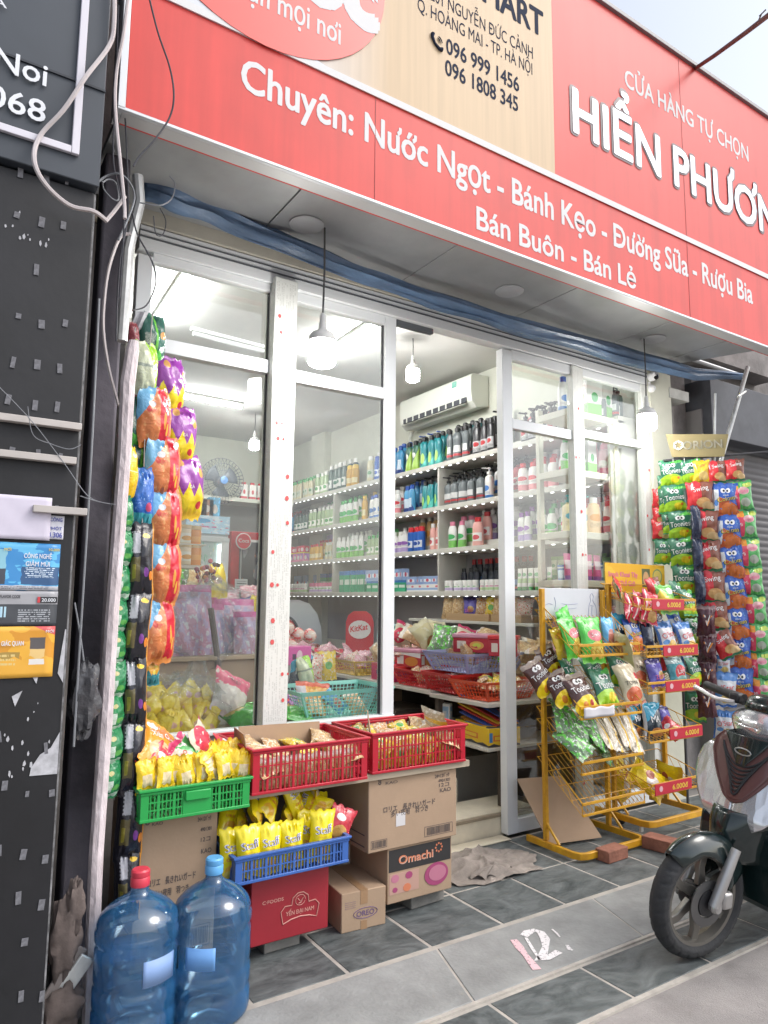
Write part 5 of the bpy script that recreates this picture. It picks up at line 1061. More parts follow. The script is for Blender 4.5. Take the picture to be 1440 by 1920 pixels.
FB = dict(
 orange=(.15, .215, .068, foil('orange', (.62, .20, .07), ('n', 9, .60, (.70, .33, .13)), ('s', .56, .86, (.60, .02, .04)), ('d', -1, 1, .42, (.16, .40, .62)), ('s', .56, .86, (.60, .02, .04)), ('e', .34, .70, .10, .05, (.60, .62, .66)), ('e', .25, .60, .06, .05, (.58, .08, .05)), ('e', .70, .44, .035, .14, (.75, .32, .05)), ('e', .78, .30, .035, .1, (.75, .42, .06)), ('z', .06, .03, 16, (.66, .25, .06))), (('TÔM', .34, .56, .05, T_R, 15),)),
 purple=(.15, .21, .08, foil('purple', (.25, .035, .30), ('z', .33, .22, 7, (.80, .60, .02)), ('e', .25, .85, .10, .07, (.55, .28, .08)), ('e', .8, .72, .09, .08, (.62, .32, .06)), ('z', .10, .06, 9, (.78, .50, .03)), ('e', .75, .22, .08, .06, (.6, .04, .05))), (('GÀ', .5, .45, .05, T_W, 8),)),
 limegrn=(.15, .22, .08, foil('lime leaf', (.50, .54, .38), ('d', 1, .5, .98, (.33, .62, .04)), ('n', 16, .62, (.55, .60, .36)), ('b', .50, .56, (.24, .28, .22)), ('l', .1, .7, .1, .4, 40, (.40, .44, .34)))),
 darkgrn=(.15, .22, .08, foil('dark green lime', (.03, .12, .09), ('s', .44, .53, (.15, .52, .06)), ('z', .22, .10, 5, (.10, .50, .08)), ('r', .12, .36, .35, .6, (.16, .22, .18)), ('e', .75, .6, .12, .07, (.62, .28, .05)), ('l', .1, .4, .4, .58, 40, (.55, .6, .5)))),
 green=(.15, .17, .07, foil('deep green', (.02, .20, .07), ('e', .35, .68, .14, .06, (.45, .42, .2)), ('b', .05, .16, (.45, .60, .48)), ('e', .6, .3, .2, .07, (.10, .35, .08)), ('r', .2, .4, .2, .5, (.5, .6, .52)))),
 yellow=(.15, .24, .07, foil('golden yellow', (.80, .50, .01), ('b', .52, .535, (.85, .75, .4)), ('z', .06, .05, 6, (.05, .35, .2)))),
 blue=(.15, .25, .08, foil('sea blue', (.02, .12, .45), ('n', 14, .66, (.25, .45, .75)), ('b', .06, .25, (.05, .35, .42)), ('r', .02, .25, .7, .95, (.55, .55, .58)), ('e', .72, .35, .14, .07, (.5, .06, .15)))),
 maroon=(.13, .20, .07, foil('maroon', (.22, .04, .05), ('n', 8, .6, (.30, .07, .07)))),
 black=(.17, .27, .085, foil('black squid', (.016, .015, .022), ('r', .24, .50, .60, .86, (.42, .42, .46)), ('r', .16, .50, .22, .54, (.12, .10, .04)), ('r', .22, .34, .26, .44, (.3, .26, .04)), ('e', .72, .82, .14, .03, (.75, .48, .02)), ('e', .90, .30, .07, .06, (.70, .22, .03)), ('s', .955, 1.1, (.65, .28, .04)), ('e', .72, .34, .09, .06, (.20, .05, .28)), ('l', .2, .52, .58, .88, 22, (.4, .4, .44)))),
 blackedge=(.15, .22, .08, foil('orange black', (.70, .36, .03), ('z', .35, .2, 6, (.03, .22, .26)), ('e', .6, .7, .15, .1, (.7, .55, .05)), ('e', .5, .45, .1, .08, (.75, .6, .1)))),
 staff=(.115, .20, .06, foil('yellow corn', (.80, .66, .01), ('b', .0, .12, (.80, .60, .02)), ('e', .5, .20, .30, .12, (.74, .42, .04)), ('e', .34, .12, .18, .07, (.70, .55, .10)), bump=.12), (('Staff', .50, .575, .165, T_W, 6, .98), ('Staff', .50, .58, .150, T_N, 6, .95), ('KHOAI TÂY', .42, .50, .025, T_O), ('CHẢ BÔNG', .55, .40, .06, T_R, 4, .85))),
 toon=(.155, .20, .06, foil('green toon', (.03, .15, .09), ('b', .84, 1, (.10, .45, .08)), ('d', -.5, 1, .62, (.06, .22, .13)), ('e', .5, .20, .55, .24, (.33, .58, .03)), ('e', .62, .24, .18, .12, (.75, .62, .02)), ('b', 0, .06, (.05, .3, .1)), ('e', .8, .3, .06, .05, (.7, .2, .03)), *EYES), (('Toonies', .5, .46, .19, T_W, 5, .72),)),
 toonbrn=(.155, .21, .07, foil('brown toon', (.07, .025, .02), ('b', .86, 1, (.30, .24, .2)), ('e', .55, .14, .55, .26, (.80, .58, .01)), ('e', .42, .16, .12, .10, (.62, .22, .02)), ('e', .7, .2, .10, .08, (.45, .05, .03)), *EYES), (('Toonies', .5, .50, .17, T_W, 5, .72),)),
 swing=(.165, .20, .06, foil('red swing', (.62, .03, .04), ('d', 1, .1, .62, (.22, .07, .04)), ('e', .62, .30, .28, .16, (.60, .34, .13)), ('e', .80, .18, .24, .15, (.66, .46, .22)), ('b', 0, .09, (.03, .16, .07)), ('e', .3, .55, .12, .25, (.70, .05, .05)), ('n', 8, .68, (.35, .09, .05))), (('Swing', .55, .68, .17, T_W, 12, .85),)),
 colom=(.155, .21, .06, foil('blue colom', (.03, .10, .42), ('d', -.35, -1, -.66, (.50, .10, .03)), ('e', .62, .20, .32, .20, (.62, .17, .04)), ('n', 7, .64, (.10, .25, .55)), ('r', -.1, .22, .1, .8, (.55, .58, .62)), ('e', .12, .4, .08, .1, (.06, .2, .55)), *EYES), (('Colom', .54, .44, .15, T_K, 10, .95), ('Colom', .53, .45, .14, T_Y, 10, .92), ('snack', .5, .60, .05, T_W))),
 lays=(.13, .20, .07, foil('green red chips', (.10, .42, .12), ('r', .04, .40, .08, .72, (.65, .06, .12)), ('r', .04, .40, .72, .95, (.75, .28, .03)), ('e', .62, .66, .26, .13, (.70, .42, .42)), ('e', .66, .28, .22, .14, (.40, .44, .36)), ('b', .0, .06, (.03, .2, .08)), ('e', .8, .85, .2, .08, (.5, .62, .1))), (('yippy', .62, .60, .12, T_P, 8, .8), ('Mì', .2, .4, .12, T_W, 8, .7))),
 vbrown=(.11, .19, .06, foil('brown v', (.075, .02, .03), ('b', .88, 1, (.2, .12, .12)), ('n', 9, .66, (.14, .05, .05))), (('V', .5, .34, .38, T_O, -4, .9), ('V', .47, .36, .36, T_W, -4, .6))),
 dkblue=(.10, .21, .06, foil('night blue', (.012, .018, .05), ('n', 9, .6, (.03, .05, .10)), ('e', .6, .4, .2, .2, (.10, .12, .16)))),
 ostar=(.15, .20, .07, foil('o star', (.62, .64, .66), ('d', 0, 1, .78, (.08, .22, .52)), ('b', .0, .07, (.05, .15, .45)), ('e', .60, .26, .26, .15, (.70, .50, .16)), ('e', .26, .36, .16, .07, (.12, .3, .62)), ('s', -.1, .07, (.05, .15, .45))), (("O'Star", .52, .50, .17, T_R, 10, .85),)),
 ostaryel=(.14, .20, .06, foil('yellow o star', (.78, .55, .04), ('d', .4, 1, 1.1, (.70, .45, .03)), ('e', .6, .3, .3, .2, (.72, .52, .18))), (("O'Star", .45, .68, .15, T_R, 20, .8),)),
 redostar=(.15, .20, .06, foil('red o star', (.52, .02, .05), ('s', .12, .17, (.72, .6, .58)), ('e', .6, .2, .3, .15, (.66, .40, .14))), (("O'Star", .58, .5, .17, T_W, 60, .85),)),
 laysgrn=(.16, .20, .08, foil('green chips', (.16, .48, .10), ('e', .5, .34, .36, .26, (.30, .60, .08)), ('e', .5, .26, .26, .18, (.72, .60, .14)), ('e', .66, .76, .20, .12, (.72, .76, .72)), ('e', .18, .5, .2, .3, (.75, .6, .05)))),
 laysteal=(.15, .18, .08, foil('teal chips', (.10, .40, .46), ('b', .75, 1, (.45, .62, .62)), ('e', .5, .44, .30, .22, (.62, .05, .06)), ('e', .5, .44, .33, .25, (.62, .05, .06)), ('e', .5, .2, .4, .12, (.30, .52, .50))), (('Lays', .5, .40, .16, T_W, 4, .9),)),
 purpchip=(.15, .18, .07, foil('violet chips', (.12, .10, .45), ('e', .62, .4, .2, .14, (.55, .35, .10)), ('b', .82, 1, (.06, .05, .2))), (('Zagop', .5, .3, .15, T_P, 8, .75),)),
 brightgrn=(.17, .25, .07, foil('bright green', (.07, .48, .05), ('e', .6, .25, .32, .22, (.62, .50, .10)), ('e', .55, .58, .34, .13, (.62, .16, .18)), ('b', .86, 1, (.10, .55, .07)), ('z', .07, .05, 9, (.12, .5, .04))), (('Snack', .55, .55, .09, T_W, 6, .8),)),
 bluebag=(.12, .22, .06, foil('sky blue', (.10, .36, .62), ('e', .5, .4, .3, .25, (.45, .16, .12)), ('b', .85, 1, (.10, .42, .70)))),
 beige=(.19, .25, .085, foil('beige', (.58, .52, .30), ('n', 6, .62, (.66, .62, .44)), ('e', .5, .35, .3, .16, (.42, .18, .07)), ('b', .86, 1, (.60, .56, .38)))),
 tomato=(.17, .25, .08, foil('tomato', (.60, .52, .36), ('e', .45, .24, .36, .18, (.62, .14, .06)), ('e', .8, .66, .14, .09, (.62, .06, .05)), ('n', 8, .66, (.66, .60, .45)), ('b', 0, .07, (.45, .12, .06))), (('TOMA', .42, .46, .10, T_K, -4, .9),)),
 tealblk=(.16, .22, .07, foil('black teal', (.015, .03, .045), ('d', -.5, 1, .42, (.02, .30, .46)), ('e', .6, .2, .3, .12, (.45, .18, .05)), ('r', -.1, .08, 0, 1, (.5, .5, .5))), (('MA', .5, .46, .17, T_W, 5, 1),)),
 redpack=(.13, .15, .05, foil('red pack', (.55, .04, .06), ('e', .5, .3, .3, .2, (.62, .35, .10)), ('e', .4, .7, .2, .1, (.72, .70, .68)))),
 bigyel=(.24, .30, .10, foil('big yellow', (.78, .58, .01), ('e', .4, .4, .22, .2, (.68, .62, .55)), ('e', .6, .55, .16, .12, (.45, .10, .04)), ('z', .1, .07, 5, (.70, .45, .02)))),
 smallyel=(.085, .115, .03, foil('small yellow', (.80, .55, .02), ('r', .25, .75, .1, .5, (.74, .60, .38)), ('b', .9, 1, (.78, .5, .02)))),
 orangecat=(.17, .22, .06, foil('orange rice', (.75, .30, .02), ('e', .5, .3, .35, .2, (.66, .42, .22)), ('r', .1, .9, .62, .86, (.72, .18, .04)), ('e', .2, .8, .14, .09, (.75, .72, .66))), (('Xiên Que', .5, .6, .12, T_W, 20, .8),)),
 greenred=(.19, .20, .06, foil('green red candy', (.62, .55, .42), ('d', 1, .6, 1.05, (.08, .42, .10)), ('e', .3, .4, .3, .3, (.60, .04, .08)), ('b', .84, 1, (.62, .05, .15)), ('n', 7, .62, (.72, .70, .62))), (('Kẹo', .5, .55, .16, T_R, 10, .9),)),
 pinkbig=(.27, .30, .11, foil('pink marshmallow', (.62, .56, .52), ('b', .60, 1, (.70, .16, .24)), ('n', 9, .58, (.70, .64, .58)), ('r', .15, .85, .62, .80, (.60, .10, .18)), ('z', .08, .04, 8, (.60, .45, .42))), (('KEEP', .5, .72, .10, T_K, 3, .9), ('BÔNG', .5, .86, .08, T_P, 3, .9))),
 greenbig=(.30, .24, .10, foil('leaf green', (.05, .34, .05), ('e', .3, .75, .25, .12, (.50, .42, .12)), ('n', 5, .62, (.08, .45, .06)))),
 orangebig=(.26, .28, .10, foil('orange crisps', (.72, .32, .03), ('r', -.1, .25, .2, .9, (.62, .56, .60)), ('s', .93, 1.1, (.30, .08, .30)), ('n', 6, .6, (.75, .45, .08)), ('b', .88, 1, (.66, .10, .04)))),
 lemon=(.14, .20, .08, foil('lemon', (.78, .56, .008), ('n', 6, .62, (.80, .62, .02)), ('e', .5, .5, .22, .1, (.66, .35, .22)))),
 clearpack=(.10, .22, .03, foil('clear strip', (.50, .44, .34), ('n', 9, .55, (.68, .66, .60)), ('s', .40, .6, (.66, .42, .05)), ('b', .85, 1, (.6, .58, .52)), rough=.12, bump=.6)),
 cleargrn=(.15, .22, .06, foil('green cloudy pack', (.12, .20, .10), ('n', 5, .52, (.12, .50, .06)), ('n', 11, .62, (.60, .66, .60)), rough=.12, bump=.7)),
 crisps=(.17, .20, .09, foil('see-through crisps', (.55, .36, .18), ('n', 9, .52, (.66, .48, .26)), ('n', 15, .64, (.76, .70, .60)), ('b', .86, 1, (.66, .60, .52)), rough=.12, bump=.6)),
 candy=(.15, .16, .07, foil('mixed sweets', (.60, .48, .40), ('n', 12, .56, (.60, .10, .08)), ('n', 15, .6, (.72, .68, .62)), ('n', 10, .66, (.12, .36, .12)), rough=.15, bump=.6)),
 candypink=(.15, .16, .07, foil('pink sweets', (.62, .30, .36), ('n', 13, .54, (.70, .58, .58)), ('n', 12, .64, (.55, .06, .10)), rough=.15, bump=.6)),
 cookie=(.13, .15, .06, foil('cookies', (.52, .32, .14), ('n', 10, .54, (.70, .62, .50)), ('n', 14, .64, (.66, .12, .06)), rough=.15, bump=.6)),
 banana=(.14, .17, .06, foil('yellow sweets', (.72, .52, .06), ('n', 8, .58, (.72, .66, .50)), ('e', .5, .5, .2, .14, (.12, .36, .1)), rough=.18, bump=.5)),
)
DEF = {}
def bag(kind, p, label, group=None, rz=0, rx=0, ry=0, s=1.0, seed=0, sx=None, name='snack_bag', cat='snack bag'):
    if name == 'snack_bag' and kind in ('candy', 'candypink', 'banana', 'cookie', 'crisps', 'lemon', 'greenred'): name, cat = 'sweet_bag', 'sweet bag'
    if kind == 'smallyel': name = 'snack_pack'
    k = FB[kind]; me = bag_mesh(kind, k[0], k[1], k[2], k[3], k[4] if len(k) > 4 else (), seed)
    o = bpy.data.objects.new(name, me); COL.objects.link(o); o.location = p; o.rotation_euler = Euler((R(rx), R(ry), R(rz))); o.scale = (s*(sx or 1), s, s)
    return tag(o, label, cat, group)
def pxbag(kind, box, Y, label, group=None, rz=0, seed=0, pl=None, rx=0, ry=0, fit=1.0, sx=None):
    """a bag whose ends show at the photo heights box[1] and box[3], hung on the plane Y (or pl)"""
    x0, y0, x1, y1 = box; c = B((x0+x1)/2, (y0+y1)/2, Y=Y, pl=pl) if pl is None else B((x0+x1)/2, (y0+y1)/2, pl=pl)
    zc = (c-CAM).dot(_f); h = (y1-y0)*zc/FPX*fit
    return bag(kind, c, label, group, rz, rx, ry, h/FB[kind][1], seed, sx)
# --- strings by the white post
def column(kind, boxes, Y, what, group, rz, sx=None, fit=1.16, j=9):
    for i, b in enumerate(boxes):
        nm = 'topmost' if i == 0 else ('lowest' if i == len(boxes)-1 else ORD[i]+' from the top')
        pxbag(kind, b, Y, f'{what}, {nm} of its string', group, rz+rnd.uniform(-j, j), i % 3, fit=fit, sx=sx, ry=rnd.uniform(-3, 3), rx=rnd.uniform(-4, 4))
GS = 'snack bags on the strings beside the white post'
column('green', [(224, 942, 240, 993), (220, 999, 237, 1058), (215, 1062, 232, 1120), (212, 1124, 229, 1182), (207, 1183, 226, 1242), (204, 1245, 226, 1305), (201, 1306, 224, 1366), (199, 1366, 220, 1428), (194, 1430, 215, 1492)], 2.72, 'deep green foil snack bag', 'deep green bags on the string behind the white post', 30, .95)
column('black', [(238, 990, 286, 1112), (234, 1110, 276, 1236), (230, 1234, 270, 1356), (226, 1352, 268, 1476), (222, 1473, 266, 1600), (214, 1596, 262, 1714)], 2.76, 'black foil snack bag with a pale strip', 'black bags on the string', -6, .60)
column('orange', [(265, 734, 313, 832), (280, 827, 330, 930), (282, 925, 333, 1026), (278, 1025, 333, 1128), (273, 1130, 321, 1235)], 2.92, 'orange prawn snack bag with red side', 'orange bags on the string', 18, 1.0)
column('purple', [(293, 678, 342, 774), (312, 768, 361, 864), (324, 860, 371, 966)], 3.02, 'purple and yellow snack bag', 'purple bags on the string', 20, 1.0)
pxbag('darkgrn', (256, 588, 314, 692), 3.0, 'dark green snack bag with lime stripe at the very top of the strings', GS, 18, 1, sx=.85)
pxbag('limegrn', (246, 640, 294, 744), 2.93, 'pale leaf patterned snack bag below the maroon one', GS, 10, 2, sx=.85)
pxbag('maroon', (240, 604, 260, 660), 2.95, 'small maroon snack bag highest beside the post', GS, 30, sx=.7)
pxbag('maroon', (238, 706, 260, 766), 3.0, 'maroon snack bag half hidden behind the pale leaf one', GS, 30, 1)
pxbag('darkgrn', (235, 745, 275, 840), 2.94, 'upper dark green bag with lime arrow beside the orange string', GS, 6, 2, sx=.9)
pxbag('darkgrn', (243, 826, 280, 888), 2.95, 'lower dark green bag with lime arrow above the blue bag', GS, 14, 0, sx=1.1)
pxbag('yellow', (227, 835, 252, 940), 2.84, 'golden yellow snack bag touching the white post', GS, 40, 0, sx=.8)
pxbag('blue', (243, 876, 284, 992), 2.88, 'sea blue snack bag above the black string', GS, 8, 0, sx=.8)
pxbag('blackedge', (264, 1230, 304, 1285), 2.95, 'orange and teal snack bag ending the orange string', GS, 18, 1)
for i, x in enumerate((236, 268)):   # the cords carrying the strings
    o = MB().tube([B(x+18, 588 if i else 615, Y=2.93), B(x+6, 740, Y=2.93), B(x-2, 1000, Y=2.86), B(x-22, 1500, Y=2.80)], .0022, 5).build('hanging_cord', mat('string', (.45, .42, .4), .8)); tag(o, ['pale cord carrying the black snack bags', 'pale cord carrying the orange snack bags'][i], 'cord')
o = MB().grid(lambda u, v: B(243+22*u+14*v, 618-34*v, Y=2.97+.01*math.sin(u*7)), 6, 6).build('wrapper_strip', m_torn, solid=.001); tag(o, 'torn cream wrapper strip knotted above the strings', 'wrapper')

# ------------------------------------------------------------------ bags in and around the crates
Y0 = 2.70
for i, (x, t) in enumerate(((434, 0), (466, 0), (505, 1), (547, 2), (602, 1))):
    yb = (1640, 1612, 1600, 1590, 1578)[i]; c = B(x, (1600, 1596, 1590, 1582, 1566)[i], Y=2.73 if i == 0 else 2.69)
    bag('staff', c, f'yellow corn snack bag standing {ORD[i]} along the front of the blue crate', 'yellow bags in the blue crate', rnd.uniform(-4, 4), rnd.uniform(-6, 2), rnd.uniform(-3, 3)+(6 if i == 4 else 0), (.94, .96, .94, .90, 1.0)[i], t)
bag('staff', B(577, 1566, Y=2.75), 'yellow corn snack bag peeping out between two front ones', 'yellow bags in the blue crate', 0, -4, 6, 1, 2)
bag('redpack', B(637, 1545, Y=2.72), 'red snack bag leaning at the end of the blue crate', None, -6, -6, 24, .95, 1)
for i, (x, y, ry, rz, rx) in enumerate(((478, 1518, 60, 20, -50), (503, 1505, 42, -10, -60), (550, 1500, -12, 40, -20), (583, 1508, -60, 10, -60), (540, 1530, 80, 0, -60), (450, 1540, 75, 15, -50), (430, 1530, 20, 0, -40), (600, 1525, 10, 10, -20))):
    bag('staff', B(x, y, Y=2.80+.01*i), f'yellow snack bag tipped over, {ORD[i]} of those heaped behind the front row', 'yellow bags in the blue crate', rz, rx, ry, .9, i % 3)
bag('smallyel', B(590, 1487, Y=2.86), 'small orange yellow pack on top of the heap behind the blue crate', None, 0, -70, 80, 1.2)
for i in range(11):
    x = 274+i*18.2; c = B(x, 1452-i*2.5+(5 if i % 3 == 1 else 0), Y=2.70+.012*(i % 2))
    bag('smallyel', c, f'small yellow pack standing {ORD[i]} in the front row of the green crate', 'small yellow packs in the green crate', rnd.uniform(-25, 25), rnd.uniform(-14, 4), rnd.uniform(-14, 14), .92, i % 3)
for i in range(7):
    c = B(290+i*26, 1428-i*2.6, Y=2.80)
    bag('smallyel', c, f'small yellow pack {ORD[i]} in the back row of the green crate', 'small yellow packs in the green crate', rnd.uniform(-40, 40), rnd.uniform(-30, 0), rnd.uniform(-20, 20), 1.0, (i+1) % 3)
bag('smallyel', B(398, 1425, Y=2.73), 'yellow pack with dark writing lying across the front row', None, 10, -35, 70, 1.25, 1)
bag('orangecat', B(296, 1400, Y=2.80), 'orange skewer snack bag lying on the yellow packs', None, 10, -48, 38, 1.0, 1)
bag('greenred', B(378, 1398, Y=2.84), 'red white and green sweet bag lying across the green crate', None, 0, -58, 70, 1.0, 1)
bag('greenred', B(345, 1425, Y=2.76), 'crimson and white sweet bag wedged behind the yellow packs', None, 25, -30, -40, .8, 2)
bag('redpack', B(425, 1405, Y=2.88), 'orange red pack at the far corner of the green crate', None, 30, -50, 30, .9, 2)
bag('redpack', B(292, 1432, Y=2.74), 'dark red pack under the orange skewer bag', None, -10, -30, 60, .9, 0)
# red crates: card liners and packs
def card(q, label, name='card_liner', m=None):
    o = MB().add([Vector(p) for p in q], [(0, 1, 2, 3)]).build(name, m or m_card, solid=.004, smooth=0); return tag(o, label, 'cardboard')
card([(1.16, 2.70, .66), (1.20, 3.0, .665), (1.19, 3.0, .85), (1.12, 2.72, .87)], 'cardboard flap lining the near end of the middle red crate')
card([(1.22, 3.02, .665), (1.62, 3.02, .665), (1.62, 3.03, .835), (1.22, 3.03, .845)], 'cardboard sheet lining the back of the middle red crate')
card([(1.74, 2.75, .67), (1.9, 3.02, .67), (1.88, 3.02, .87), (1.73, 2.75, .82)], 'cardboard flap folded up in the far red crate')
for i in range(12):
    bag(('crisps', 'cookie', 'banana', 'crisps')[i % 4], Vector((1.22+.125*(i % 4)+rnd.uniform(-.01, .01), 2.74+.11*(i//4), .735+.012*(i//4))), f'{("clear bag of crackers", "bag of small cookies", "bag of yellow sweets", "clear bag of prawn crackers")[i % 4]}, {ORD[i//4]} row back in the middle red crate', 'snack packs in the middle red crate', rnd.uniform(-30, 30), -70+rnd.uniform(-12, 12), rnd.uniform(-30, 30), .8, i % 3)
for i in range(12):
    bag(('banana', 'cookie', 'banana', 'crisps')[i % 4], Vector((1.80+.125*(i % 4)+rnd.uniform(-.01, .01), 2.78+.1*(i//4), .745+.014*(i//4))), f'{("bag of golden sweets", "bag of brown cookies", "yellow wrapped pack", "clear cracker pack")[i % 4]}, {ORD[i//4]} row back in the far red crate', 'snack packs in the far red crate', rnd.uniform(-30, 30), -70+rnd.uniform(-12, 12), rnd.uniform(-30, 30), .8, i % 3)
for i in range(5): bag('banana', Vector((1.79+.088*i, 2.745, .715)), f'yellow pack {ORD[i]} behind the slots of the far red crate', 'snack packs in the far red crate', rnd.uniform(-12, 12), 0, 0, .68, i % 3)
for i in range(5): bag('crisps', Vector((1.21+.088*i, 2.70, .712)), f'pale cracker pack {ORD[i]} behind the slots of the middle red crate', 'snack packs in the middle red crate', rnd.uniform(-12, 12), 0, 0, .62, i % 3)
bag('clearpack', Vector((2.15, 2.84, .825)), 'white wrapped roll lying on the far red crate', None, 0, -80, 82, 1.1, 1)
# cloth on the tiles
def cloth(u, v):
    a = 2*math.pi*u; rr_ = v*(1+.22*mnoise.noise(Vector((2*math.cos(a), 2*math.sin(a), 3)))+.10*mnoise.noise(Vector((6*math.cos(a), 6*math.sin(a), 1)))); c0 = Vector((2.62, 3.03, .006))
    x, y = .34*rr_*math.cos(a), .21*rr_*math.sin(a)
    q = Vector((x*3.2+.5*math.sin(y*9), y*8-x*2.4, .7)); rg = 1-abs(mnoise.noise(q))*2.6; r2 = 1-abs(mnoise.noise(q*1.9+Vector((5, 1, 2))))*2.4
    hgt = .050*max(0, rg)**1.3+.022*max(0, r2)**1.3+.003*mnoise.noise(q*5)
    return c0+Vector((x+.03*mnoise.noise(q*1.3), y+.03*mnoise.noise(q*1.3+Vector((9, 0, 0))), .003+max(0, hgt)*(1-.75*v**4)))
o = MB().grid(cloth, 150, 50).build('floor_cloth', mat('grubby cloth', (.33, .285, .25), .95, noise=.35, nscale=9, bump=.25, bscale=150), smooth=70); tag(o, 'crumpled grubby beige cloth lying on the tiles before the doorway', 'cloth')
def cloth2(u, v):
    p = B(925, 1640, Z=.01); a = 6.283*u; return p+Vector((.13*v*math.cos(a)*(1+.2*math.sin(3*a)), .05*v*math.sin(a)*(1+.3*math.sin(4*a)), .012+.035*(1-v*v)+.012*math.sin(7*a+3*v)*v))
MB().grid(cloth2, 30, 8).build('fold', _M['grubby cloth'], o, smooth=70)

# ------------------------------------------------------------------ yellow racks
m_yel = mat('yellow rack enamel', (.68, .36, .012), .4, noise=.35, nscale=14, col2=(.50, .24, .015)); m_pr = mat('price strip red', (.50, .012, .035), .4)
def rack(x0, x1, y0, y1, zs, depth_drop, post_top, label, tags, posts, base_z, bars=2):
    o = empty('snack_rack', ((x0+x1)/2, (y0+y1)/2, base_z), label, 'rack')
    r_ = .05
    pts = [Vector((x0, y1+.08, base_z)), Vector((x0, y0+r_, base_z)), Vector((x0+.015, y0+.015, base_z)), Vector((x0+r_, y0, base_z)), Vector((x1-r_, y0, base_z)), Vector((x1-.015, y0+.015, base_z)), Vector((x1, y0+r_, base_z)), Vector((x1, y1+.08, base_z))]
    vs, fs = [], []
    for i, p in enumerate(pts):
        d = (pts[min(i+1, 7)]-pts[max(i-1, 0)]).normalized(); s = Vector((-d.y, d.x, 0))*.012
        vs += [p-s+Vector((0, 0, -.018)), p+s+Vector((0, 0, -.018)), p+s+Vector((0, 0, .018)), p-s+Vector((0, 0, .018))]
    for i in range(7): fs += [(4*i+k, 4*i+(k+1) % 4, 4*i+4+(k+1) % 4, 4*i+4+k) for k in range(4)]
    fs += [(0, 3, 2, 1), (28, 29, 30, 31)]
    MB().add(vs, fs).build('base', m_yel, o, bev=.003)
    for (px_, py_) in posts:
        MB().box2((px_-.013, py_-.013, base_z+.019), (px_+.013, py_+.013, post_top)).build('post', m_yel, o, bev=.003)
        MB().tube([(px_, py_, base_z+.12), (px_, py_-.10, base_z+.02)], .008, 6).build('brace', m_yel, o)
    for i, z in enumerate(zs):
        bk = empty('basket', (0, 0, 0)); hang(bk, o); zb = z+depth_drop; xa, xb = x0+.012, x1-.012; ya, yb = y0-.01, y1
        bpy.data.objects.remove(bk)
        mb = MB(); n = 15
        for k in range(n+1):
            x = xa+(xb-xa)*k/n; mb.tube([(x, yb, zb), (x, ya, z-.035), (x, ya-.004, z+.0)], .0019, 5)
        for t in (.0, .25, .5, .75): mb.tube([(xa, yb+(ya-yb)*t, zb+(z-.035-zb)*t-.003), (xb, yb+(ya-yb)*t, zb+(z-.035-zb)*t-.003)], .0028, 5)
        for x in (xa, xb):
            mb.tube([(x, yb, zb+.07), (x, ya, z+.03), (x, ya, z-.036)], .0032, 5)
            for t in (.2, .4, .6, .8): mb.tube([(x, yb+(ya-yb)*t, zb+(z-.035-zb)*t), (x, yb+(ya-yb)*(t-.15), zb+.07+(z-.035-zb)*(t-.15))], .0018, 4)
        mb.tube([(xa, yb, zb+.07), (xb, yb, zb+.07)], .0032, 5)
        b = mb.build('wire_basket', m_yel, o)
        mb = MB().box2((xa, ya-.006, z+.018), (xb, ya, z+.034)); 
        if bars > 1: mb.box2((xa, ya-.006, z-.040), (xb, ya, z-.026))
        mb.build('front_bar', m_yel, b, bev=.0015)
        if tags and tags[i]:
            u0, u1 = tags[i]; w_ = xb-xa; xx0, xx1 = xa+w_*u0, xa+w_*u1
            t = MB().box2((xx0, ya-.0105, z-.034), (xx1, ya-.0065, z+.030)).build('price_strip', m_pr, b, bev=.001)
            mb = MB().text('6.000đ', front((xx0+(xx1-xx0)*.46, ya-.0112, z-.018)), .030, (xx1-xx0)*.42, 0, .02); mb.build('price', mat('price yellow', (.78, .55, .06), .4), t, smooth=0)
            mb = MB().prism([(xx0+.055+.017*math.cos(k*.5236), z+.017*math.sin(k*.5236)) for k in range(12)], lambda a, c, d: Vector((a, ya-.0113-d, c)), .0006); mb.build('emblem', mat('emblem pink', (.70, .42, .45), .4), t, smooth=0)
    return o
LZ = [.285, .50, .795, 1.135]
rack(3.09, 3.64, 2.78, 3.10, LZ, .22, 1.48, 'yellow wire snack rack with tilted baskets nearest the doorway', None, [(3.10, 3.04), (3.635, 3.04)], .035)
RZs = [.30, .605, .892, 1.11, 1.395]
rack(3.705, 4.25, 2.80, 3.12, RZs, .06, 1.52, 'yellow wire snack rack with red price strips beside the scooter', [(.05, .74), (.36, 1.0), (.32, .98), (.30, .98), (.12, .74)], [(3.72, 3.06), (4.235, 3.06)], .10)
brick(3.30, 2.745, (.17, .09, .062), 3, m_brick, 'red brick lying under the front of the doorway side rack', .004)
brick(3.66, 2.70, (.11, .17, .068), 12, m_brick, 'red brick propping the rack with price strips', .004)
o = MB().lathe([(.001, -.012), (.022, -.012), (.026, -.006), (.026, .006), (.022, .012), (.001, .012)], 16, M=Matrix.Translation((3.85, 3.12, .03))@Matrix.Rotation(R(90), 4, 'Y')).build('castor', mat('castor rubber', (.03, .03, .03), .6)); tag(o, 'small black castor under the rack with price strips', 'castor')
for (x, y) in ((3.84, 3.12), (3.70, 2.86)): MB().box2((x-.004, y-.004, .05), (x+.022, y+.006, .083)).build('castor_fork', m_galv, o)
card([(3.14, 3.05, .02), (3.50, 2.98, .02), (3.40, 3.20, .34), (3.05, 3.22, .36)], 'brown cardboard sheet leaning under the empty basket of the rack', 'card_sheet')
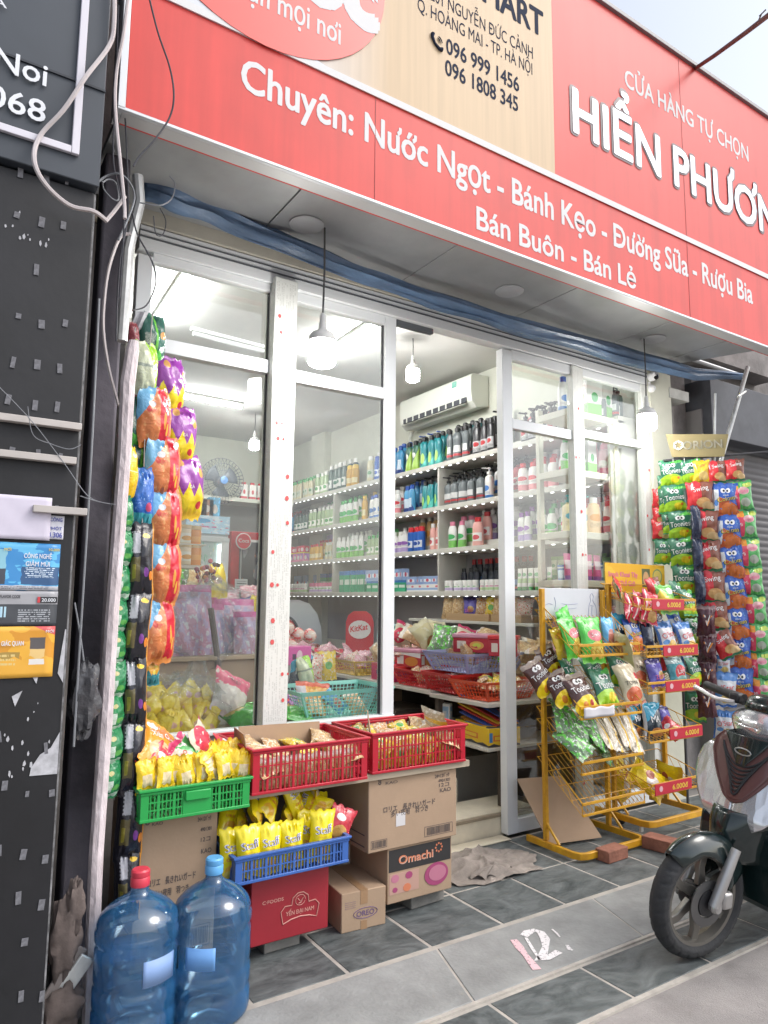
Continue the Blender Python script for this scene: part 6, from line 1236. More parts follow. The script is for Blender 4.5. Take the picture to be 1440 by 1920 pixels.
# white board with a faint pen sketch
wb = MB().box2((3.10, 3.055, 1.30), (3.62, 3.063, 1.485)).build('white_board', mat('white board', (.66, .68, .72), .4, noise=.06), bev=.002); tag(wb, 'white board with faint blue pen marks on top of the doorway side rack', 'board')
mb = MB(); f = lambda a, c: (3.10+.52*a, 3.054, 1.30+.185*c)
for pts in ([(.05, .3), (.03, .5), (.06, .7)], [(.08, .45), (.14, .5), (.2, .46)], [(.23, .3), (.25, .5), (.23, .7)], [(.35, .5), (.45, .47), (.62, .5)], [(.35, .35), (.5, .33), (.6, .36)], [(.8, .1), (.82, .45), (.85, .6), (.84, .75), (.87, .85), (.9, .75), (.89, .6), (.94, .4), (.95, .1)], [(.84, .45), (.9, .42)], [(.86, .1), (.87, .4)]):
    mb.tube(smooth_path([Vector(f(*p)) for p in pts], 3), .0012, 4)
mb.build('pen_mark', mat('pen blue', (.25, .28, .45), .6), wb)
# yellow header card
yc = MB().box2((3.79, 3.14, 1.47), (4.42, 3.146, 1.665)).build('header_card', art('yellow header', (.76, .42, .01), [('n', 2, .55, (.80, .50, .03)), ('e', .87, .6, .085, .26, (.18, .28, .12)), ('e', .87, .6, .07, .21, (.65, .5, .1)), ('r', .6, .74, .2, .85, (.10, .12, .05)), ('e', .67, .5, .05, .25, (.60, .35, .15))], rough=.4)); tag(yc, 'yellow cardboard header reading snack potato number one above the price strip rack', 'display card')
mb = MB().text('Snack Khoai Tây', front((3.82, 3.1385, 1.575)), .034, .30, 0, .02).text('số 1 Thế Giới', front((3.85, 3.1385, 1.515)), .034, .24, 0, .02); mb.build('lettering', T_P, yc, smooth=0)
# --- contents of the rack by the doorway
GL, GR = 'snack bags in the doorway side rack', 'snack bags in the price strip rack'
def rb(kind, px, py, Y, label, g, rz=0, rx=-20, ry=0, s=1, seed=0): return bag(kind, B(px, py, Y=Y), label, g, rz, rx, ry, s, seed)
rb('brightgrn', 1070, 1195, 2.90, 'bright green snack bag at the near end of the top basket', GL, 8, -14, -6, .95, 1)
rb('brightgrn', 1108, 1200, 2.86, 'bright green snack bag in front on the top basket', GL, -4, -14, 3, 1.08, 0)
rb('bluebag', 1140, 1190, 2.90, 'sky blue snack bag beside the bright green ones', GL, 4, -10, 4, .95, 0)
rb('beige', 1165, 1212, 2.85, 'beige snack bag lying across the top basket', GL, 0, -62, 70, 1.05, 1)
rb('toonbrn', 1012, 1270, 2.98, 'brown and yellow snack bag sticking out of the near side', GL, -10, -16, -28, 1.0, 2)
rb('toonbrn', 1050, 1290, 2.90, 'brown and yellow snack bag behind the yellow post', GL, -20, -24, -20, .95, 1)
rb('toonbrn', 1087, 1300, 2.83, 'brown and yellow snack bag standing in front above the paper tag', GL, -4, -28, -8, 1.12, 0)
rb('toon', 1068, 1262, 2.95, 'dark green snack bag tucked behind the brown ones', GL, 10, -30, 10, .95, 1)
rb('toon', 1132, 1290, 2.84, 'dark green snack bag with white eyes standing in front', GL, 0, -24, 2, 1.15, 0)
rb('toon', 1112, 1258, 2.95, 'dark green snack bag behind the front green one', GL, 14, -30, -8, 1.1, 2)
rb('tomato', 1180, 1283, 2.86, 'beige tomato crisps bag at the far end of the third basket', GL, -6, -20, -6, 1.0, 0)
for i, (x, y, ry) in enumerate(((1058, 1352, 20), (1085, 1368, -10), (1112, 1378, 24), (1075, 1392, -24))): rb('cleargrn', x, y, 2.90-.03*i, f'cloudy green snack pack, {ORD[i]} in the second basket', GL, rnd.uniform(-20, 20), -48, ry, .95, i % 3)
for i, x in enumerate((1128, 1148, 1167, 1184)): rb('clearpack', x, 1372+6*(i % 2), 2.86, f'clear long pack {ORD[i]} of four leaning in the second basket', GL, rnd.uniform(-8, 8), -46, 24, 1.15, i % 3)
tg = MB().grid(lambda u, v: Vector((3.12+.25*u, 2.756-.004*math.sin(u*9), .765+.055*v+.004*math.sin(u*14)*v)), 16, 4).build('paper_tag', mat('torn tag', (.62, .60, .62), .8), solid=.0012); tag(tg, 'torn white paper tag taped to the third basket of the doorway side rack', 'paper tag')
rb('brightgrn', 1062, 1175, 2.99, 'bright green snack bag behind the others at the back of the top basket', GL, 14, -8, -16, .9, 2); rb('ostaryel', 1050, 1205, 2.95, 'yellow snack bag squeezed beside the yellow post', GL, 10, -14, -8, .9, 1)
rb('tealblk', 1160, 1180, 2.98, 'dark teal bag behind the sky blue one', GL, 0, -8, 8, .9, 0); rb('tomato', 1195, 1255, 2.97, 'beige crisps bag behind the tomato one', GL, 0, -20, 12, .9, 2); rb('toon', 1160, 1258, 2.97, 'dark green bag squeezed behind the tomato crisps', GL, -8, -20, 6, 1.0, 1); rb('toonbrn', 1030, 1240, 3.03, 'brown snack bag at the back of the near side', GL, -6, -16, -20, .9, 1)
for i, (x, y, ry) in enumerate(((1068, 1335, -12), (1098, 1350, 14), (1126, 1400, 30))): rb('cleargrn', x, y, 2.93-.03*i, f'cloudy green snack pack, {ORD[i]} of the upper layer in the second basket', GL, rnd.uniform(-20, 20), -40, ry, 1.05, (i+1) % 3)
for i, x in enumerate((1138, 1157, 1176)): rb('clearpack', x, 1352, 2.92, f'clear long pack {ORD[i]} of three lying behind in the second basket', GL, rnd.uniform(-8, 8), -42, 20, 1.1, (i+1) % 3)
# --- contents of the price strip rack
rb('toon', 1268, 1115, 3.0, 'green bag behind the crisps in the top basket', GR, 0, -10, 8, .9, 2); rb('swing', 1228, 1108, 3.0, 'red corn bag behind the light green crisps', GR, 0, -10, -8, .9, 0); rb('dkblue', 1235, 1178, 3.0, 'night blue bag behind the silver blue ones', GR, 0, -10, 10, .95, 0); rb('colom', 1268, 1175, 3.0, 'blue bag with yellow lettering behind the silver blue ones', GR, 0, -10, -6, .9, 1); rb('toon', 1300, 1185, 2.99, 'green bag at the far end of the fourth basket', GR, 0, -10, 0, .95, 0)
rb('swing', 1250, 1238, 2.99, 'red bag peeping over the middle basket', GR, 0, -10, 6, .85, 1); rb('ostar', 1288, 1240, 2.99, 'silver blue bag behind the teal crisps', GR, 0, -10, 0, .85, 2); rb('tealblk', 1205, 1335, 2.99, 'black and teal bag behind the front pair', GR, 6, -8, -12, .95, 2); rb('purpchip', 1245, 1345, 2.97, 'violet bag behind the small red pack', GR, 0, -14, 10, .8, 1)
rb('redostar', 1182, 1142, 2.95, 'crimson potato bag, nearest in the top basket', GR, 6, -16, 26, 1.0, 0); rb('redostar', 1200, 1140, 2.92, 'crimson potato bag, middle one in the top basket', GR, 0, -14, 24, 1.0, 1); rb('redostar', 1217, 1138, 2.89, 'crimson potato bag showing white writing in the top basket', GR, -4, -12, 20, 1.05, 2)
rb('laysgrn', 1248, 1124, 2.90, 'light green crisps bag in the top basket', GR, -4, -14, 0, .98, 0); rb('toon', 1290, 1130, 2.92, 'green bag with white eyes at the far end of the top basket', GR, -4, -14, 0, .9, 1)
rb('swing', 1158, 1102, 3.0, 'red snack bag lying below the yellow header', GR, 0, -40, 60, .8, 1)
for i, (x, s) in enumerate(((1188, .95), (1212, 1.0), (1248, 1.08), (1285, 1.08))): rb(('colom', 'dkblue', 'ostar', 'ostar')[i], x, (1190, 1185, 1196, 1197)[i], 2.92-.01*i, ('blue snack bag nearest in the fourth basket', 'night blue bag between two blue ones', 'silver blue star crisps bag before the price strip', 'silver blue star crisps bag at the far end')[i], GR, -4, -14, (0, 6, -4, -4)[i], s, i % 3)
rb('toon', 1213, 1160, 2.98, 'dark snack bag peeping above the fourth basket', GR, 0, -20, 40, .8, 2)
rb('purpchip', 1228, 1262, 2.89, 'violet crisps bag in the middle basket', GR, 0, -14, -4, 1.0, 0); rb('laysteal', 1268, 1258, 2.88, 'teal crisps bag with a red oval in the middle basket', GR, -4, -14, -4, 1.05, 1); rb('toon', 1302, 1258, 2.94, 'dark green bag at the far end of the middle basket', GR, 0, -14, 0, .9, 2); rb('dkblue', 1222, 1234, 2.98, 'night blue bag behind the violet crisps', GR, 0, -10, 20, .8, 1)
rb('tealblk', 1188, 1350, 2.94, 'black and teal snack bag nearest in the second lowest basket', GR, 10, -10, 6, 1.0, 0); rb('tealblk', 1222, 1352, 2.89, 'black and teal snack bag in front of the second lowest basket', GR, -6, -14, 6, 1.05, 1); rb('redpack', 1258, 1366, 2.88, 'small red pack beside the black and teal bags', GR, -8, -40, -40, .9, 0)
rb('bigyel', 1215, 1462, 2.94, 'big yellow snack bag slumped in the lowest basket', GR, 10, -40, -40, .8, 0); rb('bigyel', 1258, 1458, 2.90, 'big yellow snack bag lying flat in the lowest basket', GR, 0, -78, 80, .75, 1); rb('bigyel', 1165, 1462, 3.12, 'big yellow snack bag standing behind the racks', GR, 20, -10, -10, .85, 2)
# ------------------------------------------------------------------ hanging strips at the far end
HP0, HD = Vector((4.50, 3.10, 0)), Vector((.62, -.78, 0)).normalized(); HN = Vector((-HD.y, HD.x, 0)); HZ = math.degrees(math.atan2(-HN.x*-1, HN.y)) if False else -51
def hpl(k): return (HP0-HN*k, HN)
def strip(kind, boxes, k, what, rz=HZ, sx=None, fit=1.08, grp=None):
    for i, b in enumerate(boxes):
        nm = 'top' if i == 0 else ('bottom' if i == len(boxes)-1 else ORD[i])
        pxbag(kind, b, 0, f'{what}, {nm} one of its hanging strip', grp or what+' strip', rz+rnd.uniform(-6, 6), i % 3, pl=hpl(k), fit=fit, sx=sx, ry=rnd.uniform(-4, 4), rx=rnd.uniform(-3, 5))
strip('swing', [(1228, 918, 1246, 952), (1226, 952, 1246, 984), (1226, 973, 1250, 1012)], -.10, 'small red corn snack bag behind the green strip', sx=.9)
strip('toon', [(1234, 892, 1252, 922), (1239, 918, 1260, 962), (1246, 965, 1262, 1000), (1248, 1015, 1268, 1052), (1225, 1014, 1258, 1056)], -.06, 'green bag hung behind the green strip', sx=.8)
strip('toon', [(1238, 863, 1279, 911), (1244, 911, 1286, 960), (1255, 960, 1296, 1010), (1259, 1010, 1298, 1061), (1265, 1061, 1302, 1113), (1270, 1113, 1308, 1160)], 0, 'green white lettered snack bag in the hanging strip', sx=1.04)
strip('toon', [(1276, 862, 1312, 908)], .0, 'single green bag under the beige header'); pxbag('ostaryel', (1300, 863, 1330, 906), 0, 'yellow crisps bag hanging between green and red ones', 'hanging top row', HZ, 0, pl=hpl(.02))
pxbag('swing', (1328, 864, 1360, 906), 0, 'brown red corn snack bag hanging behind the awning arm', 'hanging top row', HZ, 1, pl=hpl(.02)); pxbag('swing', (1360, 861, 1396, 902), 0, 'red corn snack bag hanging right of the awning arm', 'hanging top row', HZ, 2, pl=hpl(.02))
strip('swing', [(1287, 905, 1337, 958), (1299, 960, 1343, 1014), (1306, 1016, 1349, 1070), (1314, 1073, 1354, 1128), (1322, 1130, 1362, 1180)], .06, 'red corn snack bag of the long hanging strip', sx=1.02)
pxbag('swing', (1340, 1184, 1378, 1234), 0, 'red corn snack bag twisted sideways low on its strip', None, HZ, 1, pl=hpl(.09), ry=-28)
strip('ostar', [(1338, 1230, 1374, 1262), (1340, 1263, 1374, 1322), (1341, 1335, 1376, 1384)], .07, 'silver blue star crisps bag in the low strip')
strip('colom', [(1341, 908, 1378, 966), (1350, 967, 1384, 1025), (1356, 1025, 1388, 1082), (1361, 1082, 1395, 1138), (1366, 1140, 1399, 1196), (1370, 1198, 1404, 1250), (1372, 1255, 1404, 1315)], .04, 'blue snack bag with yellow lettering', sx=1.0)
strip('lays', [(1371, 904, 1407, 957), (1380, 957, 1416, 1008), (1388, 1010, 1421, 1063), (1393, 1064, 1426, 1116), (1399, 1118, 1433, 1170), (1404, 1172, 1437, 1222), (1408, 1224, 1440, 1272), (1412, 1274, 1444, 1322)], .02, 'green and red chip bag in the outermost strip', sx=1.1)
strip('dkblue', [(1296, 950, 1314, 1008), (1300, 1008, 1316, 1068), (1304, 1070, 1320, 1130)], .10, 'night blue bag edge between two strips', HZ+40, sx=.8)
strip('vbrown', [(1311, 1138, 1337, 1190), (1314, 1190, 1339, 1240), (1314, 1240, 1340, 1290), (1312, 1290, 1338, 1342)], .12, 'dark brown snack bag with a big letter', sx=1.05)
strip('toon', [(1288, 1160, 1312, 1205), (1290, 1210, 1314, 1262), (1290, 1300, 1316, 1350)], -.04, 'dark green bag low behind the price strip rack')
# beige header card above
hc = empty('strip_header', HP0+HD*.3+Vector((0, 0, 2.55)), 'beige header card with pale lettering above the hanging snack strips', 'display card')
q = [B(x, y, pl=hpl(.03)) for x, y in ((1260, 857), (1358, 856), (1366, 814), (1248, 814))]
MB().add(q, [(0, 1, 2, 3)]).build('card', mat('beige card', (.27, .22, .10), .5, noise=.08), hc, solid=.004, smooth=0)
a = B(1281, 843, pl=hpl(.036)); MB().text('ORION', lambda x, y, z: a+HD*x+Vector((0, 0, y)), .062, .255, 0, .012).build('lettering', mat('pale lettering', (.70, .68, .58), .5), hc, smooth=0)
c = B(1272, 835, pl=hpl(.036)); mb = MB()
for k in range(6): mb.tube([c+HD*(.02*math.cos(k*1.05))+Vector((0, 0, .02*math.sin(k*1.05))), c+HD*(.034*math.cos(k*1.05+.6))+Vector((0, 0, .034*math.sin(k*1.05+.6)))], .007, 5)
mb.tube([c+HD*(.03*math.cos(t*.4))+Vector((0, 0, .03*math.sin(t*.4))) for t in range(17)], .004, 5); mb.build('emblem', _M['pale lettering'], hc)
hb = MB().tube([HP0+Vector((-.04, .04, 2.43)), HP0+HD*.75+Vector((0, 0, 2.46))], .008, 6); hb.tube([HP0+HD*.02+Vector((0, .01, 0)), HP0+HD*.02+Vector((0, .01, 2.6))], .010, 6).tube([HP0+HD*.74+Vector((0, .01, 0)), HP0+HD*.74+Vector((0, .01, 2.6))], .010, 6)
o = hb.build('strip_stand', mat('dark stand', (.06, .06, .065), .5)); tag(o, 'thin dark metal stand holding the hanging snack strips', 'stand')
for x, y in ((1262, 862), (1283, 860), (1307, 858), (1350, 862)): MB().tube([B(x, y-8, pl=hpl(.01)), B(x, y+8, pl=hpl(.012))], .003, 5).build('hook', m_galv, o)
# ------------------------------------------------------------------ counter and goods seen through the doorway
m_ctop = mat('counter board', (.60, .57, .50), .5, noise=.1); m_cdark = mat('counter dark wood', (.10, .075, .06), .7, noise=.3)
ct = empty('sales_counter', (3.6, 4.7, FLZ), 'long low counter with an open lower shelf running back from the sliding leaf', 'counter')
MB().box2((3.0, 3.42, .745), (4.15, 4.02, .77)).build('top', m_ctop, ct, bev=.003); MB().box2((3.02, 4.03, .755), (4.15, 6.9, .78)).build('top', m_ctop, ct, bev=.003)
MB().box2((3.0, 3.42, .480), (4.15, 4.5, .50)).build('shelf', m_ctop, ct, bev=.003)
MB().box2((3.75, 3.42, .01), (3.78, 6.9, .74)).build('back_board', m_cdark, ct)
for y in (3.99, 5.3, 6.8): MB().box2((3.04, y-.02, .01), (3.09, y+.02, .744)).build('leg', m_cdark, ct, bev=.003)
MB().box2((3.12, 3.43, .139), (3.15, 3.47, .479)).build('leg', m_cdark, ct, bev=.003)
def basket(x0, x1, y0, y1, z0, h, m, label, rot=0, nm='basket', flare=.03, n=16, rows=5):
    o = empty(nm, ((x0+x1)/2, (y0+y1)/2, z0), label, 'basket'); mb = MB(); c = Vector(((x0+x1)/2, (y0+y1)/2, 0))
    cs = [(x0, y0), (x1, y0), (x1, y1), (x0, y1)]; Rm = Matrix.Translation(c)@Matrix.Rotation(R(rot), 4, 'Z')
    def pt(i, t, v):
        a, b = Vector(cs[i]+(0,)), Vector(cs[(i+1) % 4]+(0,)); p = a.lerp(b, t)-c; k = 1+flare*2*v/max(x1-x0, .2)*2
        return Rm @ Vector((p.x*k, p.y*k, z0+.004+h*v))
    for i in range(4):
        L = (Vector(cs[i])-Vector(cs[(i+1) % 4])).length; k = max(5, int(n*L/(x1-x0)))
        for j in range(k): mb.tube([pt(i, (j+.5)/k, .0), pt(i, (j+.5)/k, .92)], .0026, 4, cap=False)
        for v in [q/rows for q in range(1, rows)]: mb.tube([pt(i, 0, v), pt(i, 1, v)], .0026, 4, cap=False)
        mb.tube([pt(i, 0, 0), pt(i, 0, 1)], .007, 5)
    mb.build('wall', m, o)
    mb = MB()
    for i in range(4):
        a0, a1 = pt(i, 0, .86), pt(i, 1, .86); b0, b1 = pt(i, 0, 1), pt(i, 1, 1); out = ((a0+a1)/2-(Rm @ Vector((0, 0, a0.z)))); out.z = 0; out = out.normalized()*.008
        mb.add([a0, a1, b1, b0, a0+out, a1+out, b1+out, b0+out], [(0, 3, 2, 1), (4, 5, 6, 7), (3, 7, 6, 2), (0, 1, 5, 4)])
    mb.build('rim', m, o)
    MB().add([pt(0, 0, .01), pt(1, 0, .01), pt(2, 0, .01), pt(3, 0, .01)], [(0, 1, 2, 3)]).build('base', m, o, solid=.003)
    return o
m_bred = mat('red basket plastic', (.55, .03, .03), .35); m_borg = mat('orange red basket plastic', (.62, .08, .025), .35); m_byel = mat('yellow basket plastic', (.70, .48, .05), .35); m_bmint = mat('mint basket plastic', (.20, .55, .47), .35); m_blil = mat('lilac basket plastic', (.33, .36, .60), .35); m_bpnk = mat('crimson basket plastic', (.55, .04, .12), .35)
def fill(x0, x1, y0, y1, z, kinds, n, what, grp, s=.8, seed=1):
    rr = random.Random(seed)
    for i in range(n):
        k = kinds[i % len(kinds)]; nx = max(1, int(math.sqrt(n*(x1-x0)/(y1-y0))+.5)); a, b = i % nx, i//nx; ny = math.ceil(n/nx)
        p = Vector((x0+(x1-x0)*(a+.5)/nx+rr.uniform(-.015, .015), y0+(y1-y0)*(b+.5)/ny+rr.uniform(-.015, .015), z+rr.uniform(0, .03)))
        bag(k, p, f'{what}, {ORD[a]} across and {ORD[b]} back', grp, rr.uniform(-60, 60), rr.choice((-80, -60, -30))+rr.uniform(-12, 12), rr.uniform(-40, 40), s*rr.uniform(.9, 1.1), i % 3)
basket(3.04, 3.42, 3.48, 3.74, .772, .12, m_borg, 'orange red basket at the near end of the counter behind the sliding leaf', 4); fill(3.10, 3.38, 3.52, 3.70, .85, ('cookie', 'banana', 'crisps'), 6, 'sweet bag in the orange red basket', 'sweets in the orange red basket', .8, 2)
basket(3.05, 3.45, 3.78, 4.06, .782, .13, m_bred, 'red basket second from the doorway on the counter', -3); fill(3.10, 3.4, 3.82, 4.0, .84, ('candy', 'candypink'), 4, 'sweet bag in the second red basket', 'sweets in the second red basket', .75, 3)
basket(3.06, 3.42, 4.12, 4.46, .782, .12, m_bred, 'red basket third from the doorway beside a crimson box', 0); fill(3.10, 3.4, 4.16, 4.42, .86, ('cookie', 'candy', 'banana'), 6, 'wrapped sweet pack in the third red basket', 'sweets in the third red basket', .8, 4)
basket(3.10, 3.54, 3.74, 4.10, .918, .13, m_blil, 'lilac basket stacked on the second red basket', 2); fill(3.15, 3.5, 3.8, 4.05, 1.02, ('crisps', 'candypink', 'cleargrn'), 6, 'clear sweet bag heaped in the lilac basket', 'sweets in the lilac basket', .85, 5)
def carton(nm, c, d, rz, m, label, cat='box', lid=None, grp=None):
    M = Matrix.Translation(c) @ Matrix.Rotation(R(rz), 4, 'Z'); o = empty(nm, c, label, cat, grp)
    MB().box((0, 0, d[2]/2), d, M=M).build('body', m, o, bev=.004)
    if lid: MB().box((0, 0, d[2]+.013), (d[0]+.012, d[1]+.012, .026), M=M).build('lid', lid, o, bev=.005)
    return o
jarm = art('sweet tub print', (.42, .03, .05), [('r', .1, .32, .25, .78, (.72, .66, .60)), ('e', .58, .5, .17, .28, (.70, .35, .10)), ('e', .58, .5, .1, .16, (.55, .62, .1)), ('n', 4, .62, (.50, .05, .07))], rough=.25)
m_plid = mat('pink lid', (.62, .30, .40), .3); m_rlid = mat('red lid', (.58, .03, .04), .3)
carton('sweet_tub', (3.30, 3.86, 1.05), (.30, .17, .10), -60, jarm, 'red printed sweet tub with pink lid standing above the lilac basket', 'tub', m_plid)
carton('sweet_tub', (3.33, 3.62, 1.04), (.19, .15, .11), -50, jarm, 'dark red sweet tub with bright red lid beside the sliding leaf', 'tub', m_rlid)
carton('sweet_tub', (3.22, 4.52, .90), (.24, .16, .11), -70, art('sweet tub print two', (.52, .05, .06), [('r', .1, .35, .2, .8, W8), ('e', .65, .4, .25, .3, (.62, .25, .06)), ('d', .3, 1, .95, W8)], rough=.3), 'red and white wafer tub tilted on the third red basket', 'tub', m_plid)
carton('biscuit_box', (3.18, 4.72, .782), (.26, .30, .13), -6, art('crimson box', (.60, .02, .12), [('e', .5, .5, .2, .26, (.12, .06, .20)), ('n', 5, .64, (.70, .25, .10)), ('b', .85, 1, (.55, .06, .05))], rough=.35), 'crimson biscuit box fifth along the counter edge')
fill(3.08, 3.6, 4.5, 5.0, .97, ('candy', 'greenred', 'crisps', 'candypink'), 9, 'bag of sweets heaped on the counter boxes', 'sweets heaped mid counter', .95, 6)
fill(3.2, 3.9, 4.2, 4.9, 1.10, ('cleargrn', 'greenred', 'crisps', 'beige'), 10, 'clear or green snack bag at the counter back', 'snack bags at the back of the counter', 1.1, 7)
fill(3.55, 4.05, 3.5, 4.1, .88, ('crisps', 'cookie', 'candy'), 9, 'clear bag of crackers behind the sliding leaf', 'bags behind the sliding leaf', 1.0, 8); fill(3.55, 4.0, 3.55, 4.1, 1.04, ('crisps', 'candypink', 'crisps'), 7, 'clear bag of snacks piled high behind the sliding leaf', 'upper bags behind the sliding leaf', 1.05, 9)
basket(3.06, 3.5, 5.1, 5.55, .782, .12, m_byel, 'yellow basket far along the counter beside red ones', 0); fill(3.1, 3.46, 5.15, 5.5, .88, ('candypink', 'candy'), 8, 'pink wrapped sweet bag in the yellow basket', 'sweets in the yellow basket', .85, 10)
basket(3.06, 3.5, 5.62, 6.05, .782, .13, m_bpnk, 'crimson basket behind the yellow one', 0); fill(3.1, 3.46, 5.7, 6.0, .90, ('candypink', 'greenred'), 6, 'pink sweet bag in the crimson basket', 'sweets in the crimson basket', .9, 11)
basket(3.06, 3.5, 6.15, 6.6, .782, .13, m_bpnk, 'crimson basket at the far end of the counter', 0); fill(3.1, 3.46, 6.2, 6.55, .90, ('candypink', 'candy'), 5, 'sweet bag in the farthest crimson basket', 'sweets in the farthest basket', .9, 12)
# lower shelf goods
envb = carton('display_box', (3.17, 3.62, .502), (.24, .40, .115), -8, art('yellow display box', (.72, .46, .02), [('r', .15, .7, .3, .6, (.66, .16, .03)), ('r', .2, .65, .36, .54, (.74, .5, .04)), ('z', .08, .10, 6, (.05, .05, .06)), ('r', .03, .13, .25, .75, (.05, .2, .45))], rough=.4), 'open yellow display box of envelopes on the lower counter shelf')
for i, (col, dz) in enumerate((('orange', 0), ('blue', .02), ('red', .04), ('yellow', .05), ('red', .065), ('blue', .085))):
    M = Matrix.Translation((3.19+.008*i, 3.62+.015*i, .632+dz*.9)) @ Euler((R(8+3*i), R(-12+4*i), R(-8+7*i))).to_matrix().to_4x4()
    o = MB().box((0, 0, 0), (.22, .34, .008), M=M).build('envelope', mat('envelope '+col, dict(orange=(.66, .25, .03), blue=(.06, .12, .45), red=(.55, .05, .04), yellow=(.75, .5, .05))[col], .35), bev=.002); tag(o, f'{col} paper envelope, {ORD[i]} from the bottom of the pile in the yellow display box', 'envelope')
carton('toy_box', (3.10, 3.98, .502), (.10, .05, .20), -60, art('white blue box', W8, [('r', .1, .9, .1, .9, (.30, .45, .62)), ('r', .25, .75, .3, .75, (.66, .70, .72)), ('e', .4, .25, .15, .1, (.5, .1, .12))]), 'upright white and blue toy box on the lower counter shelf')
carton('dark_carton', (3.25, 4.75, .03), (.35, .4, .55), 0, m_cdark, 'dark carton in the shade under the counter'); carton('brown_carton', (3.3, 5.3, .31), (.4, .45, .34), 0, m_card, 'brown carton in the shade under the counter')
# wooden trays with see-through snack bags on the low shelf of the wall
for i, (y0, y1) in enumerate(((4.35, 4.72), (4.75, 5.35))):
    o = MB().box2((4.19, y0, 1.226), (4.50, y1, 1.238)).box2((4.19, y0, 1.238), (4.20, y1, 1.29)).box2((4.49, y0, 1.238), (4.50, y1, 1.29)).box2((4.2, y0, 1.238), (4.49, y0+.01, 1.29)).box2((4.2, y1-.01, 1.238), (4.49, y1, 1.29)).build('wooden_tray', mat('tray wood', (.48, .32, .17), .7, noise=.2, stretch=(1, .2, 3)), bev=.002); tag(o, ['short wooden tray on the low wall shelf by the sliding leaf', 'long wooden tray on the low wall shelf'][i], 'tray')
for i, (y, k) in enumerate(((4.42, 'candy'), (4.56, 'crisps'), (4.70, 'crisps'), (4.82, 'banana'), (4.96, 'cookie'), (5.12, 'purpchip'), (5.28, 'crisps'), (5.42, 'crisps'))):
    bag(k, Vector((4.30, y, 1.345)), f'snack bag standing on the low wall shelf, {ORD[i]} from the sliding leaf', 'bags standing on the low wall shelf', -75, -8, rnd.uniform(-6, 6), 1.15, i % 3)
for i, y in enumerate((3.5, 3.66, 3.82, 3.98)): bag('candypink', Vector((4.28, y, 1.29)), f'pink jelly pack on the low shelf behind the sliding leaf, {ORD[i]} from the pane', 'jelly packs behind the sliding leaf', -70, -10, 0, 1.1, i % 3)
# ice cream chest with curved glass, stand, bin
fz = empty('ice_cream_chest', (3.3, 7.5, FLZ), 'ice cream chest freezer with a curved black framed lid behind the counter', 'freezer')
MB().prism([(7.02, .30), (7.02, .95), (7.05, 1.10), (7.15, 1.25), (7.35, 1.36), (7.6, 1.40), (8.0, 1.40), (8.0, .30)], lambda a, b, t: Vector((2.62+t, a, b)), 1.15).build('cabinet', mat('freezer grey', (.42, .44, .47), .3, metal=.3), fz, bev=.01)
MB().tube(smooth_path([Vector((2.62, 7.0, .92)), Vector((2.62, 7.04, 1.12)), Vector((2.62, 7.16, 1.27)), Vector((2.62, 7.36, 1.38)), Vector((2.62, 7.7, 1.42))]), .022, 8).build('lid_frame', m_gask, fz)
pn = empty('advert_panel', (2.95, 5.95, .78), 'curved red advert panel with a black rim standing on the counter', 'panel')
def arc(u, v): a = R(100-78*v); return Vector((3.05+.42*u, 6.95-.50*math.cos(R(90)-a)*.9-.0, .80+.44*math.sin(R(78)*v)))
def arcp(v): return (6.62+.34*(1-math.cos(R(88)*v)), .81+.40*math.sin(R(88)*v))
MB().grid(lambda u, v: Vector((2.98+.34*u, *arcp(v))), 4, 12).build('panel', art('advert curve', (.36, .04, .05), [('r', .0, .6, .06, .94, (.55, .58, .55)), ('r', .08, .5, .1, .5, (.40, .36, .30)), ('n', 6, .62, (.52, .52, .48))], rough=.2), pn, solid=.01)
for x in (2.98, 3.32): MB().tube([Vector((x, *arcp(k/8))) for k in range(9)], .016, 6).build('rim', m_gask, pn)
kk = empty('wafer_stand', (3.42, 5.78, .78), 'red rounded cardboard stand with white oval lettering on the counter', 'display stand')
q0 = Vector((3.46, 5.72, .90)); kd = Vector((.80, -.60, 0)); kn = Vector((-.60, -.80, 0))
MB().prism([(-.13, 0), (.13, 0), (.13, .30), (.11, .36), (.06, .40), (-.06, .40), (-.11, .36), (-.13, .30)], lambda a, b, t: q0+kd*a+Vector((0, 0, b))-kn*t, .02).build('panel', mat('stand red', (.52, .02, .03), .35), kk)
MB().prism([(.105*math.cos(t*.35), .23+.085*math.sin(t*.35)) for t in range(18)], lambda a, b, t: q0+kd*a+Vector((0, 0, b))+kn*(.002+t), .002).build('oval', mat('oval white', (.72, .70, .70), .4), kk, smooth=0)
MB().text('KitKat', lambda x, y, z: q0+kd*(x-.085)+Vector((0, 0, .205+y+x*.18))+kn*(.0055+z), .055, .16, 0, .02).build('lettering', T_R, kk, smooth=0)
MB().box2((3.36, 5.70, .782), (3.60, 5.95, .90)).build('base', mat('stand base', (.40, .05, .05), .5), kk)
tb = empty('teal_tub', (3.6, 5.45, 1.05), 'teal plastic tub tipped on its side on the counter', 'tub'); M = Matrix.Translation((3.60, 5.40, 1.03)) @ Euler((R(62), R(0), R(-30))).to_matrix().to_4x4()
MB().lathe([(.09, -.12), (.10, -.10), (.125, .08)], 24, M=M).build('body', mat('teal tub plastic', (.02, .34, .36), .3), tb); MB().lathe([(.125, .081), (.135, .085), (.135, .10), (.118, .10), (.112, .03), (.001, .03)], 24, M=M, cap=False).build('rim', mat('teal rim', (.35, .58, .58), .3), tb)
